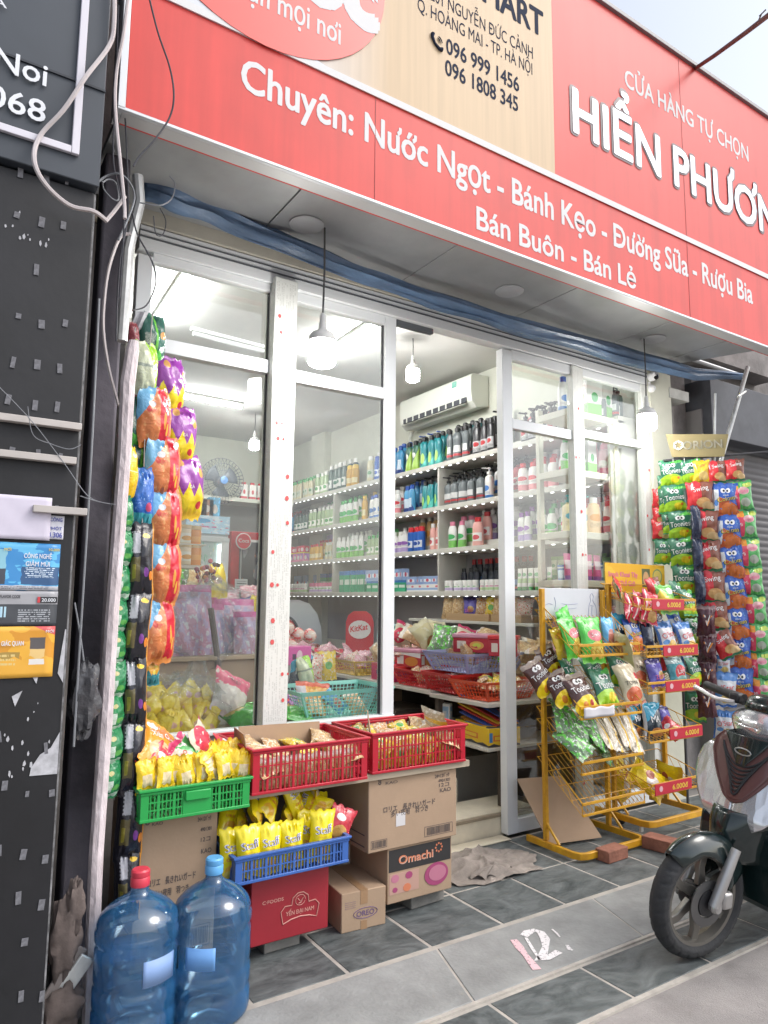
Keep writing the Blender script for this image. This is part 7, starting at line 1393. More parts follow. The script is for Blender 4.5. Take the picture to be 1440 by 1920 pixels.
# low table in the middle with baskets, seen through the second leaf
tbx = empty('display_table', (2.0, 6.4, FLZ), 'low wooden display table of basket goods in the middle of the shop', 'table')
MB().box2((1.45, 5.9, .83), (2.75, 6.85, .86)).build('tabletop', m_ctop, tbx, bev=.004)
for x in (1.5, 2.7):
    for y in (5.95, 6.8): MB().box2((x-.025, y-.025, FLZ), (x+.025, y+.025, .829)).build('leg', m_cdark, tbx)
basket(2.25, 2.68, 5.95, 6.3, .862, .15, m_bpnk, 'crimson basket on the middle table'); fill(2.3, 2.64, 6.0, 6.28, .99, ('candypink', 'cleargrn', 'candy'), 7, 'clear sweet bag in the basket on the middle table', 'sweets on the middle table', 1, 13)
basket(1.85, 2.2, 5.95, 6.3, .862, .13, m_byel, 'yellow basket on the middle table'); fill(1.88, 2.18, 6.0, 6.28, .98, ('crisps', 'cookie'), 6, 'cracker bag in the yellow basket on the middle table', 'crackers on the middle table', 1, 14)
basket(2.2, 2.5, 6.45, 6.75, .862, .17, m_bmint, 'mint basket at the back of the middle table'); basket(1.75, 2.1, 6.45, 6.75, .862, .14, m_bred, 'red basket at the back of the middle table'); fill(1.5, 2.7, 6.4, 6.8, 1.0, ('candy', 'crisps', 'candypink'), 9, 'bag of sweets on the back of the middle table', 'sweets at the back of the middle table', .9, 15)

# ------------------------------------------------------------------ goods in the window
ws = MB().box2((.745, 3.362, .735), (2.235, 3.90, .762)).build('window_sill_board', m_ctop, bev=.003); tag(ws, 'pale board forming the sill behind the left shop window', 'sill')
pb = empty('cardboard_stand', (1.25, 4.1, .76), 'brown board stand behind the window carrying pink toy packs', 'stand')
MB().box2((.70, 3.95, .763), (1.75, 3.975, 1.055)).build('front_board', mat('brown board', (.34, .25, .18), .75, noise=.12, nscale=3), pb, bev=.003)
MB().box2((.70, 3.93, 1.056), (1.80, 4.55, 1.078)).build('top', mat('brown board top', (.42, .32, .22), .7, noise=.12), pb, bev=.003)
MB().box2((1.70, 3.976, .763), (1.75, 4.5, 1.055)).build('side_board', _M['brown board'], pb)
MB().box2((.70, 3.98, .01), (1.80, 4.5, .762)).build('cupboard', m_cdark, pb)
G2 = 'lemon yellow packs inside the clear bag'
for i in range(18):
    x, y = (282+(i % 6)*21+rnd.uniform(-4, 4), (1362, 1332, 1306)[i//6]+rnd.uniform(-5, 5)); bag('lemon', B(x, y, Y=3.50+.05*(i//6)), f'lemon yellow pack, {ORD[i % 6]} along in the {("lowest", "middle", "upper")[i//6]} layer inside the clear bag', G2, rnd.uniform(-60, 60), rnd.uniform(-60, 10), rnd.uniform(-60, 60), .72, i % 3)
cb = crumple(B(328, 1330, Y=3.56), .23, .15, .16, 5, 30).build('clear_bag', m_film, smooth=80); tag(cb, 'knotted clear plastic bag full of yellow packs inside the window', 'plastic bag')
def knot(u, v): a = 6.283*u; r_ = .11*(1-v)**1.5+.015+.02*v; k = 1+.25*math.sin(7*a); p = B(368, 1300, Y=3.55); return p+Vector((r_*k*math.cos(a), r_*k*math.sin(a), .0+.16*v))
MB().grid(knot, 28, 8).build('knot', m_film, cb, smooth=80)
bag('pinkbig', B(432, 1305, Y=3.60), 'big pink and white marshmallow bag leaning inside the window', None, 10, -30, 28, .88, 1)
bag('greenbig', B(462, 1345, Y=3.50), 'leaf green bag lying on the sill before the filmed post', None, 8, -62, -12, .78, 1); bag('greenbig', B(555, 1338, Y=3.47), 'leaf green bag lying on the sill past the filmed post', None, -6, -68, 10, .66, 2)
bag('orangebig', B(585, 1318, Y=3.56), 'orange crisps bag standing on the sill past the filmed post', None, -6, -14, 8, .80, 1)
bag('purple', B(545, 1325, Y=3.55), 'violet and white bag tucked behind the orange crisps bag', None, 16, -16, 20, .8, 1)
basket(1.76, 2.20, 3.42, 3.72, .764, .155, m_bmint, 'mint green basket standing on the sill behind the second leaf', 0, n=22, rows=8, flare=.035); fill(1.8, 2.15, 3.46, 3.68, .82, ('crisps', 'bluebag'), 4, 'pack lying low in the mint basket', 'packs in the mint basket', .7, 16)
m_toy = [art('toy pack '+k, c, [('n', 6, .52, c2), ('n', 10, .6, (.72, .68, .74)), ('b', .9, 1, (.62, .10, .32))], rough=.15, bump=.5) for k, c, c2 in (('pink', (.62, .34, .46), (.55, .42, .62)), ('lilac', (.50, .42, .62), (.66, .40, .52)), ('violet', (.46, .22, .46), (.62, .5, .6)))]
TP = 'transparent toy packs on the brown stand'
for i, (x, y, wd, h, k) in enumerate(((358, 1165, .26, .42, 0), (392, 1190, .20, .36, 1), (440, 1185, .26, .40, 1), (470, 1200, .22, .34, 0), (505, 1205, .20, .32, 2), (330, 1200, .16, .36, 1))):
    c = B(x, y, Y=4.08+.05*(i % 3)); mm = MB().grid(lambda u, v: Vector(((u-.5)*wd, -.05*math.sin(math.pi*u)**.7*math.sin(math.pi*min(max(v, .02), .98))**.5-.006*math.sin(19*u+11*v), (v-.5)*h)), 14, 16).grid(lambda u, v: Vector(((.5-u)*wd, .04*math.sin(math.pi*u)*math.sin(math.pi*v), (v-.5)*h)), 8, 8).build('toy_pack', m_toy[k]); mm.location = c; mm.rotation_euler = (R(-6), 0, R(rnd.uniform(-8, 12))); tag(mm, f'pink and lilac toy pack in clear wrapping, {ORD[i]} of those on the brown stand', 'toy pack', TP)
cb = crumple(B(395, 1170, Y=4.0), .26, .10, .24, 9, 34).build('clear_wrap', m_film, smooth=80); tag(cb, 'large sheet of clear wrapping round the pink toy packs', 'plastic wrap')
o = MB().tube([B(395, 1140, Y=3.97), B(402, 1190, Y=3.96), B(410, 1250, Y=3.94)], .018, 8).build('grey_post', mat('old post', (.20, .16, .14), .8, noise=.3)); tag(o, 'worn brown stick standing in front of the toy packs', 'stick')
carton('pink_box', B(520, 1228, Y=4.0)+Vector((.12, 0, -.06)), (.16, .12, .11), 0, art('pink box print', (.62, .10, .34), [('e', .5, .5, .12, .3, (.72, .5, .6)), ('r', .2, .35, .3, .6, (.1, .05, .1))], rough=.3), 'pink box with a pale emblem past the filmed post')
def globes(cx, cy, Y, n, label, col, sd):
    rr = random.Random(sd); c = B(cx, cy, Y=Y)
    for i in range(n):
        p = c+Vector((rr.uniform(-.11, .11), rr.uniform(-.05, .05), rr.uniform(-.10, .12))); o = MB().lathe([(.001, -.05), (.030, -.040), (.047, -.015), (.05, 0), (.047, .015), (.030, .040), (.001, .05)], 14, cap=False).build('sweet_ball', art('sweet ball '+col[0], col[1], [('n', 5, .52, (.66, .10, .10)), ('n', 8, .6, (.72, .70, .66))], rough=.15), smooth=80, sub=1); o.location = p
        tag(o, f'{label}, {ORD[i]} of the cluster', 'sweet ball', label+' cluster')
globes(560, 1205, 4.15, 8, 'striped sweet ball in netting behind the second leaf', ('striped', (.66, .50, .42)), 3); globes(486, 1180, 4.35, 6, 'golden sweet ball beside the toy packs', ('golden', (.72, .50, .16)), 4)
bag('candy', B(585, 1250, Y=4.1), 'white and red sweet bag below the striped balls', None, 0, -10, 10, 1.1, 1); bag('banana', B(612, 1248, Y=4.2), 'orange print snack box bag behind the striped balls', None, 0, -6, 0, 1.1, 0); bag('tealblk', B(560, 1262, Y=3.95), 'green and teal toy bag behind the orange crisps bag', None, 0, -8, 10, 1.1, 2); bag('limegrn', B(572, 1258, Y=3.9), 'lime print toy bag in front of the teal one', None, 6, -8, -10, .8, 1)
# lollipops in a tub
lp = empty('lollipop_tub', B(388, 1118, Y=4.3), 'tub bristling with dark wrapped lollipops behind the window', 'lollipops'); c = B(388, 1120, Y=4.3)
MB().lathe([(.05, -.12), (.065, .0)], 16, M=Matrix.Translation(c)).build('tub', mat('lolly tub', (.45, .05, .14), .3), lp)
for i in range(26):
    a, e = rnd.uniform(0, 6.28), rnd.uniform(.02, .5); d = Vector((math.sin(e)*math.cos(a), math.sin(e)*math.sin(a), math.cos(e))); L = rnd.uniform(.10, .24); p = c+d*L
    MB().tube([c, p], .002, 4).lathe([(.001, -.016), (.013, -.009), (.016, 0), (.013, .009), (.001, .016)], 8, 1, M=Matrix.Translation(p), cap=False).build('lollipop', [mat('stick', (.66, .62, .6), .5), mat(*[('lolly a', (.22, .03, .07), .25), ('lolly b', (.62, .22, .06), .25), ('lolly c', (.10, .06, .06), .25), ('lolly d', (.62, .16, .20), .25)][i % 4])], lp)
# jars
for i, (x, y) in enumerate(((346, 1010), (362, 1012), (346, 1045), (362, 1046))):
    o = MB().lathe([(.045, 0), (.048, .01), (.048, .10), (.046, .11)], 16, 0).lathe([(.049, .111), (.049, .135)], 16, 1).build('sweet_jar', [lab('jar cream', (.66, .56, .40), ('r', .2, .8, .2, .75, (.72, .70, .62)), ('e', .5, .45, .12, .14, (.62, .3, .05))) if i % 2 == 0 else lab('jar orange', (.66, .26, .06), ('r', .2, .8, .3, .6, (.72, .35, .1))), mat('jar lid', (.62, .45, .25), .4)]); o.location = B(x, y+14, Y=4.5); tag(o, ('cream labelled', 'orange labelled')[i % 2]+(' sweet jar in the upper row behind the orange string', ' sweet jar in the lower row behind the orange string')[i//2], 'jar')
js = empty('jar_shelf', B(350, 1066, Y=4.55), 'small shelf carrying the sweet jars beside the drinks cooler', 'shelf'); p = B(352, 1060, Y=4.5)
MB().box2((p.x-.12, 4.42, p.z-.02), (p.x+.10, 4.62, p.z-.002)).build('board', m_ctop, js); MB().box2((p.x-.12, 4.45, p.z+.128), (p.x+.10, 4.6, p.z+.136)).build('board', m_ctop, js); MB().box2((p.x-.13, 4.6, .31), (p.x-.10, 4.64, p.z+.3)).build('upright', m_ctop, js)
# ------------------------------------------------------------------ coolers, fan and shelf at the back
fp = B(392, 968, Y=7.2); CX = fp.x
fr1 = empty('drinks_cooler', (CX, 7.5, FLZ), 'upright drinks cooler with a pale blue header at the back of the shop', 'cooler')
xa, xb = B(352, 970, Y=7.2).x, B(433, 980, Y=7.2).x; zt, zh, zd = B(392, 966, Y=7.2).z, B(392, 1000, Y=7.2).z, B(392, 1006, Y=7.2).z
MB().box2((xa, 7.26, FLZ+.05), (xb, 7.85, zt)).build('cabinet', mat('cooler white', (.62, .64, .66), .4), fr1, bev=.006)
MB().box2((xa, 7.235, zh), (xb, 7.258, zt)).build('header', art('cooler header', (.42, .62, .78), [('n', 5, .55, (.62, .72, .80)), ('e', .3, .7, .25, .14, (.10, .35, .62)), ('n', 9, .64, (.70, .25, .32)), ('l', .2, .7, .3, .5, 6, (.55, .12, .3))], rough=.35), fr1)
MB().box2((xa+.06, 7.243, FLZ+.15), (xb-.09, 7.257, zd-.05)).build('interior', art('cooler inside', (.36, .44, .44), [('b', .50, .52, (.6, .62, .62)), ('b', .74, .76, (.6, .62, .62)), ('b', .25, .27, (.6, .62, .62)), ('n', 9, .6, (.60, .62, .60)), ('n', 14, .66, (.10, .35, .18)), ('n', 12, .68, (.55, .40, .05))], rough=.4), fr1)
for x in (xa, xb-.09): MB().box2((x, 7.225, FLZ+.1), (x+(.06 if x == xa else .088), 7.242, zd-.01)).build('door_frame', _M['cooler white'], fr1, bev=.003)
MB().box2((xa, 7.222, zd-.049), (xb, 7.244, zd-.005)).build('door_frame', mat('cooler strip', (.5, .53, .55), .4), fr1)
MB().box2((xb-.115, 7.228, FLZ+.25), (xb-.095, 7.242, zd-.08)).build('light_strip', mat('cooler light', (.95, 1, 1), .5, emit=5), fr1)
xa, xb = B(437, 1000, Y=7.9).x, B(508, 1000, Y=7.9).x; zt = B(450, 996, Y=7.9).z
fr2 = empty('red_cooler', (xa+.4, 8.1, FLZ), 'red framed drinks cooler with a round red badge at the back of the shop', 'cooler')
m_cola = mat('cola red', (.45, .02, .03), .35)
MB().box2((xa, 7.94, FLZ+.05), (xb+.2, 8.5, zt)).build('cabinet', m_cola, fr2, bev=.006)
MB().box2((xa+.10, 7.93, FLZ+.2), (xb+.2, 7.938, zt-.12)).build('glass', art('cooler glass', (.07, .075, .085), [('n', 3, .56, (.22, .22, .24)), ('n', 8, .66, (.35, .14, .08)), ('s', .02, .05, (.35, .36, .36))], rough=.15), fr2)
MB().box2((xa+.10, 7.925, zt-.12), (xb+.2, 7.936, zt-.09)).build('white_line', mat('cola white', (.70, .68, .68), .4), fr2)
cc = B(456, 1015, Y=7.85); MB().lathe([(.085, 0), (.085, .02), (.001, .021)], 28, M=Matrix.Translation(cc)@Matrix.Rotation(R(90), 4, 'X')).build('badge', mat('badge red', (.50, .015, .03), .3), fr2); MB().tube([cc+Vector((.09*math.cos(t*.2244), -.01, .09*math.sin(t*.2244))) for t in range(29)], .008, 6).build('badge_rim', _M['cola white'], fr2)
MB().text('Coca', front((cc.x-.065, cc.y-.024, cc.z-.015)), .045, .13, 0, .015).build('lettering', _M['cola white'], fr2, smooth=0)
sg2 = B(452, 1098, Y=7.8); o = MB().box((sg2.x, 7.8, sg2.z), (.155, .012, .15)).build('price_card', art('price card', (.60, .62, .62), [('l', .15, .9, .15, .85, 5, (.15, .15, .17)), ('l', .2, .8, .2, .8, 5, (.12, .12, .13))], rough=.5), bev=.02); tag(o, 'grey price card with black handwriting hanging on the red cooler', 'card')
sp = B(430, 935, Y=8.9); shb = MB().box2((1.6, 8.75, sp.z-.05), (4.2, 9.2, sp.z)).build('back_shelf', mat('back shelf paint', (.55, .58, .52), .6)); tag(shb, 'long pale shelf on the back wall above the coolers', 'shelf')
MB().box2((1.6, 9.2, sp.z-.9), (4.2, 9.24, sp.z-.051)).build('support_panel', mat('grey back panel', (.40, .42, .42), .7), shb)
fn = empty('standing_fan', B(415, 940, Y=8.85), 'standing fan with a wire cage and blue hub on the back shelf', 'fan'); c = B(415, 902, Y=8.8); rF = .30
mb = MB()
for i in range(36):
    a = i*math.pi/18; d = Vector((math.cos(a), 0, math.sin(a))); mb.tube([c+d*.05+Vector((0, -.10, 0)), c+d*.2+Vector((0, -.085, 0)), c+d*rF+Vector((0, -.02, 0)), c+d*.2+Vector((0, .06, 0))], .0032, 4, cap=False)
for r_, y in ((rF, -.02), (.22, -.082), (.13, -.095)): mb.tube([c+Vector((r_*math.cos(t*.2618), y, r_*math.sin(t*.2618))) for t in range(25)], .004, 4)
mb.build('cage', mat('cage wire', (.13, .15, .17), .4, metal=.3), fn)
MB().lathe([(.05, 0), (.05, .02), (.001, .03)], 18, M=Matrix.Translation(c+Vector((0, -.09, 0)))@Matrix.Rotation(R(90), 4, 'X')).build('hub', mat('hub blue', (.12, .28, .60), .4), fn)
for k in range(3):
    a = k*2.094+.5; MB().grid(lambda u, v: c+Vector(((.05+.17*v)*math.cos(a+(u-.5)*1.2), .02*(u-.5), (.05+.17*v)*math.sin(a+(u-.5)*1.2))), 6, 4).build('blade', mat('blade grey', (.16, .18, .21), .3), fn, solid=.004)
MB().tube([c+Vector((0, .08, -.02)), c+Vector((0, .08, -.33))], .022, 8).build('stem', mat('fan grey', (.25, .26, .28), .5), fn); MB().lathe([(.06, 0), (.08, .06), (.06, .14), (.03, .16)], 14, M=Matrix.Translation(c+Vector((0, .15, 0)))@Matrix.Rotation(R(90), 4, 'X')).build('motor', _M['fan grey'], fn)
for i, x in enumerate((456, 472, 487)):
    p = B(x, 936+(x-456)*.12, Y=8.85); o = MB().box((0, 0, .10), (.085, .06, .2), 0).box((0, 0, .215), (.05, .04, .03), 1).build('drink_carton', [lab('milk box', W8, ('b', .0, .2, (.55, .08, .1)), ('e', .5, .5, .2, .15, (.6, .1, .12))), P_RED]); o.location = (p.x, 8.85, sp.z); tag(o, f'white and red carton, {ORD[i]} along the back shelf beside the fan', 'carton', 'white red cartons on the back shelf')
for i, (x, col) in enumerate(((372, (.30, .10, .06)), (385, (.36, .16, .1)), (400, (.12, .38, .60)))):
    p = B(x, 955, Y=7.5); o = MB().box((0, 0, .10), (.15 if i < 2 else .12, .10, .20 if i < 2 else .26)).build('carton_pack', art('top pack %d' % i, col, [('n', 4, .55, tuple(c*1.6 for c in col)), ('e', .5, .5, .25, .2, (.62, .55, .5))])); o.location = (p.x, 7.5, B(392, 966, Y=7.2).z+.001); tag(o, ('brown pack at the near end of the cooler top', 'brown fruit print pack in the middle of the cooler top', 'sky blue pack at the far end of the cooler top')[i], 'pack')
# clutter between the coolers and the window
for i, (x, y, k, Y) in enumerate(((430, 1130, 'candypink', 6.2), (470, 1120, 'candypink', 6.2), (455, 1150, 'purpchip', 5.6), (485, 1150, 'lemon', 5.4), (365, 1095, 'crisps', 5.2), (345, 1090, 'cleargrn', 5.2), (405, 1090, 'lemon', 5.6))): bag(k, B(x, y, Y=Y), ('pink pack under the grey price card', 'red pack under the red cooler door', 'violet pack behind the toy packs', 'lemon pack beside the filmed post', 'peach cracker bag below the jars', 'green pack below the jars', 'lemon yellow bottle shaped pack before the cooler')[i], 'packs before the coolers', 0, -6, rnd.uniform(-10, 10), 1.4, i % 3)
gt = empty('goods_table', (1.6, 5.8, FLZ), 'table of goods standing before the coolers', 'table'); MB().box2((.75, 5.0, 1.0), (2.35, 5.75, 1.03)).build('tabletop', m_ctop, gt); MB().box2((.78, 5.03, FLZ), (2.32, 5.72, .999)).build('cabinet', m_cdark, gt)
# ------------------------------------------------------------------ scooter parked along the kerb
sc = empty('scooter', (3.3, 1.86, 0), 'dark green and brown scooter parked along the kerb, seen from its front wheel', 'scooter')
m_sgr = mat('scooter green', (.005, .015, .015), .2, coat=.6); m_sbr = mat('scooter brown', (.115, .045, .042), .3, coat=.4); m_sblk = mat('scooter black plastic', (.018, .018, .02), .5)
m_tyre = mat('tyre rubber', (.035, .036, .038), .75, noise=.25, nscale=20, bump=.2, bscale=90); m_rim = mat('rim bronze grey', (.20, .19, .17), .35, metal=.7); m_fork = mat('fork alloy', (.48, .47, .46), .35, metal=.6, noise=.15); m_disc2 = mat('brake disc', (.16, .16, .16), .4, metal=.8)
m_seat = mat('seat vinyl', (.03, .028, .028), .6)
def lensmat():
    m, t, n, p, o = _nodes('clear lamp lens'); L = t.links.new
    p.inputs['Base Color'].default_value = (.66, .66, .68, 1); p.inputs['Metallic'].default_value = .75; p.inputs['Roughness'].default_value = .2; p.inputs['Coat Weight'].default_value = 1
    tc = n.new('ShaderNodeTexCoord'); v = n.new('ShaderNodeTexVoronoi'); v.inputs['Scale'].default_value = 18; mp = n.new('ShaderNodeMapping'); mp.inputs['Scale'].default_value = (1, 1.6, .5); mp.inputs['Rotation'].default_value = (.5, 0, 0)
    L(tc.outputs['Object'], mp.inputs[0]); L(mp.outputs[0], v.inputs['Vector']); b = n.new('ShaderNodeBump'); b.inputs['Strength'].default_value = .22; b.inputs['Distance'].default_value = .01
    L(v.outputs['Distance'], b.inputs['Height']); L(b.outputs[0], p.inputs['Normal']); return m
m_lens = lensmat(); m_ind = mat('smoked chrome lens', (.62, .61, .60), .25, metal=.6, noise=.25, nscale=9, bump=.3, bscale=24, coat=1)
def wheel(cx, cz, R_, wd, parent, spokes=6):
    wl = empty('wheel', (cx, 1.86, cz)); hang(wl, parent); c = Vector((cx, 1.86, cz)); wl.location = c; wl.matrix_parent_inverse = wm(parent).inverted()
    T = lambda a, r_, y: c+Vector((r_*math.cos(a), y, r_*math.sin(a)))
    prof = [(R_-.058, -wd*.36), (R_-.040, -wd*.49), (R_-.022, -wd*.46), (R_-.006, -wd*.28), (R_, 0), (R_-.006, wd*.28), (R_-.022, wd*.46), (R_-.040, wd*.49), (R_-.058, wd*.36)]
    def ty(u, v):
        i = v*(len(prof)-1); k = min(int(i), len(prof)-2); t = i-k; r_, y = prof[k][0]*(1-t)+prof[k+1][0]*t, prof[k][1]*(1-t)+prof[k+1][1]*t
        g = abs((u*26+abs(v-.5)*1.6) % 1-.5)
        if .12 < v < .88 and g < .10 and abs(v-.5) > .08: r_ -= .005
        return T(2*math.pi*u, r_, y)
    MB().grid(ty, 208, 24).build('tyre', m_tyre, wl, smooth=60)
    rp = [(R_-.056, -wd*.36), (R_-.070, -wd*.33), (R_-.074, -wd*.2), (R_-.080, 0), (R_-.074, wd*.2), (R_-.070, wd*.33), (R_-.056, wd*.36)]
    MB().grid(lambda u, v: T(2*math.pi*u, *[rp[min(int(v*6), 5)][k]*(1-(v*6-min(int(v*6), 5)))+rp[min(int(v*6), 5)+1][k]*(v*6-min(int(v*6), 5)) for k in (0, 1)]), 64, 6).build('rim', m_rim, wl)
    mb = MB()
    for k in range(spokes):
        a = 2*math.pi*k/spokes+.35; pts = [(.05, a), (.09, a+.10), (.12, a+.16), (R_-.074, a+.10)]
        for s_ in (-1,):
            vs = []
            for r_, t in pts:
                w_ = .017 if r_ > .06 else .022; d = Vector((-math.sin(t), 0, math.cos(t))); p = c+Vector((r_*math.cos(t), 0, r_*math.sin(t)))
                vs += [p-d*w_+Vector((0, -.012, 0)), p+d*w_+Vector((0, -.012, 0)), p+d*w_+Vector((0, .012, 0)), p-d*w_+Vector((0, .012, 0))]
            mb.add(vs, [(4*i+q, 4*i+(q+1) % 4, 4*i+4+(q+1) % 4, 4*i+4+q) for i in range(3) for q in range(4)])
    mb.build('spokes', m_rim, wl, bev=.003)
    Mx = Matrix.Translation(c) @ Matrix.Rotation(R(90), 4, 'X')
    MB().lathe([(.001, -.05), (.05, -.05), (.055, -.03), (.045, 0), (.055, .03), (.05, .055), (.001, .055)], 24, M=Mx, cap=False).build('hub', m_sblk, wl)
    MB().lathe([(.055, .048), (.090, .048), (.090, .053), (.055, .053), (.055, .048)], 36, M=Mx, cap=False).build('brake_disc', m_disc2, wl)
    return wl
fw_ = wheel(2.745, .236, .236, .084, sc); wheel(4.03, .25, .25, .11, sc)
STEER = []
AY = 1.86
def fender(phi0, phi1, r0, half, cx, cz, name):
    def fn(u, v):
        a = R(phi0+(phi1-phi0)*u); s = 2*v-1; taper = 1-.25*max(0, u-.75)*4*.5-(.25*(1-u/.12) if u < .12 else 0)
        rr_ = r0-(.055+.13*max(0, u-.25))*abs(s)**2.4-.006*u; s *= 1+.35*u; return Vector((cx+rr_*math.cos(a), AY+half*s*taper, cz+rr_*math.sin(a)))
    return MB().grid(fn, 28, 16, flip=True).build(name, m_sgr, sc, solid=.005, smooth=60)
STEER.append(fender(132, 24, .258, .052, 2.745, .236, 'front_fender'))
# housing that fills the space between fender and apron
def housing(u, v):
    a = math.pi*(u-.5)*1.0; z = .36+.20*v; x = 3.05-(.19-.12*(v-.6)**2)*math.cos(a); return Vector((x+.04*v, AY+(.105+.03*v)*math.sin(a), z))
MB().grid(housing, 20, 10).build('steering_housing', m_sgr, sc, solid=.004, smooth=60)
# fork legs and caliper
for s_ in (-1, 1):
    y = AY+s_*.078
    STEER.append(MB().tube([(2.745, y, .236), (2.79, y, .33), (2.85, y, .45)], [.021, .022, .018], 14).build('fork_leg', m_fork, sc))
    MB().lathe([(.001, -.018), (.022, -.016), (.028, 0), (.022, .016), (.001, .018)], 14, M=Matrix.Translation((2.745, y, .236))@Matrix.Rotation(R(90), 4, 'X'), cap=False).build('axle_nut', m_fork, sc)
STEER.append(MB().box2((2.78, AY-.098, .225), (2.83, AY-.062, .29)).build('brake_caliper', m_fork, sc, bev=.01))
# apron
def A(s, z, off=0): return Vector((2.925+.36*(z-.49)+.95*s*s-off+.55*max(0, .53-z), AY+s, z+off*.3))
ZW = [(.465, .03), (.485, .085), (.52, .135), (.57, .185), (.63, .222), (.69, .232), (.75, .215), (.80, .16), (.845, .11)]
ZB_ = [(.585, .0), (.592, .025), (.605, .042), (.63, .062), (.66, .085), (.70, .112), (.755, .140), (.80, .142), (.845, .10)]
def lut(T_, z):
    for (a, b), (c_, d) in zip(T_, T_[1:]):
        if z <= c_: return b+(d-b)*max(0, (z-a)/(c_-a))
    return T_[-1][1]
def patch(name, z0, z1, fl, fr, off, m, nu=16, nv=20, solid=.004, par=None):
    return MB().grid(lambda u, v: A(fl(z0+(z1-z0)*v)*(1-u)+fr(z0+(z1-z0)*v)*u, z0+(z1-z0)*v, off), nu, nv, flip=True).build(name, m, par or sc, solid=solid, smooth=50)
W_ = lambda z: lut(ZW, z); B_ = lambda z: lut(ZB_, z)
patch('apron', .475, .845, lambda z: -W_(z), lambda z: W_(z), 0, m_sgr)
for s_ in (-1, 1):
    patch('indicator', .492, .780, (lambda z, s=s_: s*max(B_(z)-.004, 0.002)), (lambda z, s=s_: s*(W_(z)-.006)), .010 if s_ < 0 else .0095, m_lens)
bp = patch('front_panel', .588, .84, lambda z: -B_(z), lambda z: B_(z), .020, m_sbr)
for k in range(8):
    zc = .612+.016*k; hw = min(.105, .030+.0115*k)*.98
    MB().tube([A(hw*t, zc+.075*abs(t)**2.2, .0235) for t in [-1+.1*i for i in range(21)]], .0042, 6).build('grille_slot', m_sblk, bp)
patch('badge_panel', .725, .845, lambda z: -.015-.75*(z-.725), lambda z: .015+.75*(z-.725), .027, m_sgr, par=bp)
MB().tube([A(s*.001, .78+.0*s, .031)+Vector((0, .035*math.cos(t*.52), .014*math.sin(t*.52))) for s, t in [(1, q) for q in range(13)]], .003, 5).build('badge', m_fork, bp)
MB().tube([A(B_(z)*sg+.004*sg, z, .016) for sg, z in [(-1, .84-.253*i/24) for i in range(25)]]+[A(B_(z)+.004, z, .016) for z in [.587+.253*i/24 for i in range(25)]], .006, 6).build('panel_rim', m_sbr, sc)
# shield sides, floor, body, seat
def side(u, v):
    z = .475+.37*v; s = W_(z); x0 = A(s, z).x; return Vector((x0+(.16+.05*math.sin(v*3))*u, AY-s-(.035*math.sin(math.pi*u*.5)), z-.02*u))
for sg in (1, -1):
    MB().grid(lambda u, v: (lambda p: Vector((p.x, AY+(p.y-AY)*sg, p.z)))(side(u, v)), 8, 14, flip=sg < 0).build('leg_shield', m_sgr, sc, solid=.006, smooth=60)
MB().prism([(3.02, .20), (3.06, .16), (3.62, .16), (3.66, .24), (3.30, .27), (3.20, .34), (3.14, .50), (3.0, .50), (2.99, .40)], lambda a, b, t: Vector((a, AY-.17+t, b)), .34).build('under_body', m_sgr, sc, bev=.015)
MB().prism([(3.05, .50), (3.20, .50), (3.26, .80), (3.16, .82)], lambda a, b, t: Vector((a, AY-.18+t, b)), .36).build('leg_shield_back', m_sblk, sc, bev=.012)
def body(u, v):
    x = 3.50+.95*u; hw = .17*(1-.55*max(0, u-.35)**1.3)*(.75+.25*min(1, u*5)); a = math.pi*(v*1.2-.1); top = .72+.06*u; bot = .30+.22*u
    return Vector((x, AY-hw*math.cos(a), bot+(top-bot)*max(0, math.sin(a))**.6))
MB().grid(body, 18, 16).build('rear_body', m_sgr, sc, solid=.005, smooth=60)
MB().grid(lambda u, v: Vector((3.52+.85*u, AY-(.14-.04*u)*math.cos(math.pi*v), .715+.04*u+.07*math.sin(math.pi*v)**.5-.03*math.sin(math.pi*u*1.0))), 14, 12).build('seat', m_seat, sc, solid=.006, smooth=70)
MB().tube([(4.10, AY-.19, .33), (4.3, AY-.19, .38)], .05, 14).build('silencer', m_sblk, sc)
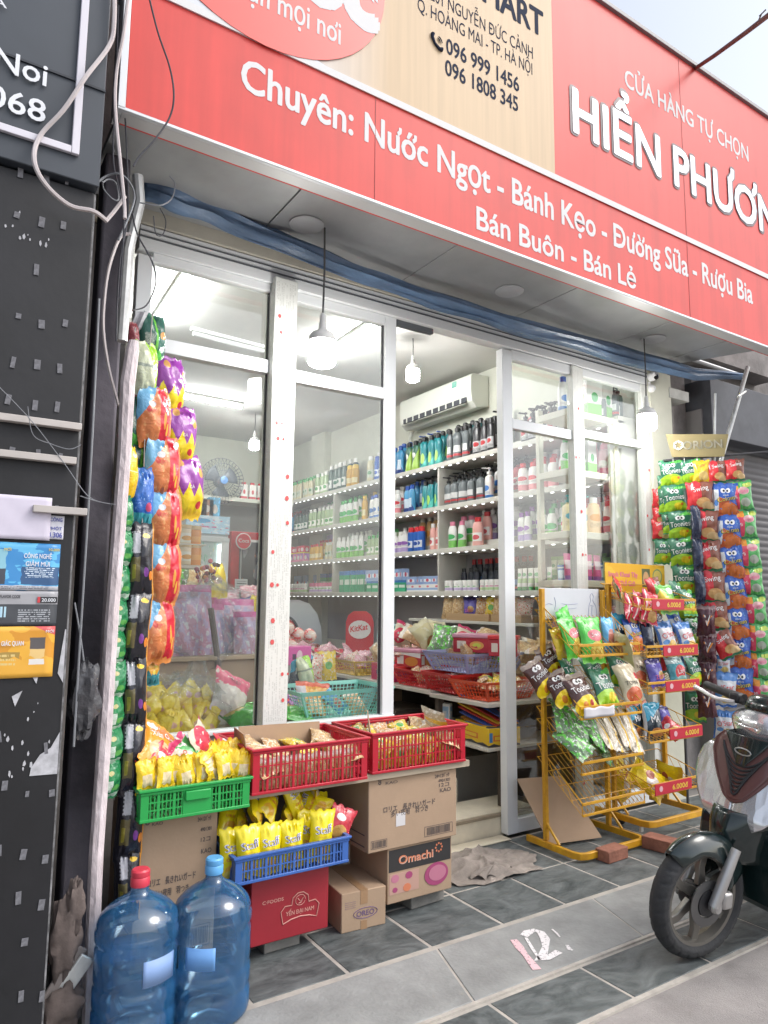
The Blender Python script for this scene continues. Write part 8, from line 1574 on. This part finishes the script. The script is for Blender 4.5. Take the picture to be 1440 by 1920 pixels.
MB().tube([(3.6, AY-.10, .2), (3.7, AY-.2, .02), (3.75, AY-.2, .006)], .011, 8).build('side_stand', m_sblk, sc)
# handlebar cowl, headlight, grips, levers
hc0 = Vector((3.165, AY-.005, .915))
def cowl(u, v):
    a, b = 2*math.pi*u, math.pi*v; sx, sy, sz = .080, .150, .060
    k = 1-.28*abs(math.sin(b)*math.cos(a))**4; p = Vector((sx*math.sin(b)*math.sin(a)*-1, sy*math.sin(b)*math.cos(a)*k, sz*math.cos(b)))
    if p.z > 0: p.z *= 1.0
    return hc0+p+Vector((.045, 0, .035))
MB().grid(cowl, 32, 20).build('cowl', m_sgr, sc, smooth=80)
def lamp(u, v):
    a = 2*math.pi*u; r_ = v; sy = .150*(1-.25*max(0, -math.sin(a))); sz = .070 if math.sin(a) > 0 else .150
    y, z = sy*r_*math.cos(a), sz*r_*math.sin(a)
    return hc0+Vector((-.090+.07*r_**2.5+.25*(z+.09)*.35, y, z-.035))
hl = MB().grid(lamp, 36, 10, flip=True).build('headlight', m_lens, sc, solid=.004, smooth=70)
MB().tube([lamp(k/36, 1.02) for k in range(37)], .005, 6).build('lamp_rim', m_sgr, hl)
for sg in (1, -1):
    MB().tube([hc0+Vector((.05, .14*sg, .045)), hc0+Vector((.06, .24*sg, .055)), hc0+Vector((.10, .36*sg, .058))], [.026, .019, .019], 12).build('grip', m_sblk, sc)
    MB().tube(smooth_path([hc0+Vector((.0, .155*sg, .035)), hc0+Vector((-.01, .24*sg, .032)), hc0+Vector((.01, .32*sg, .045)), hc0+Vector((.03, .37*sg, .05))]), [.009]*15+[.012], 8).build('brake_lever', mat('lever alloy', (.62, .60, .60), .3, metal=.4), sc)
    MB().box(hc0+Vector((.03, .165*sg, .05)), (.05, .05, .045)).build('switch_housing', m_sblk, sc, bev=.01)

sc.location.x -= .042; sc.rotation_euler = (R(7.5), 0, 0)      # leaning on its side stand

fw_.rotation_euler = (0, 0, R(-9)); pv = Matrix.Translation((2.745, AY, 0))
for o in STEER: o.matrix_basis = pv @ Matrix.Rotation(R(-9), 4, 'Z') @ pv.inverted()
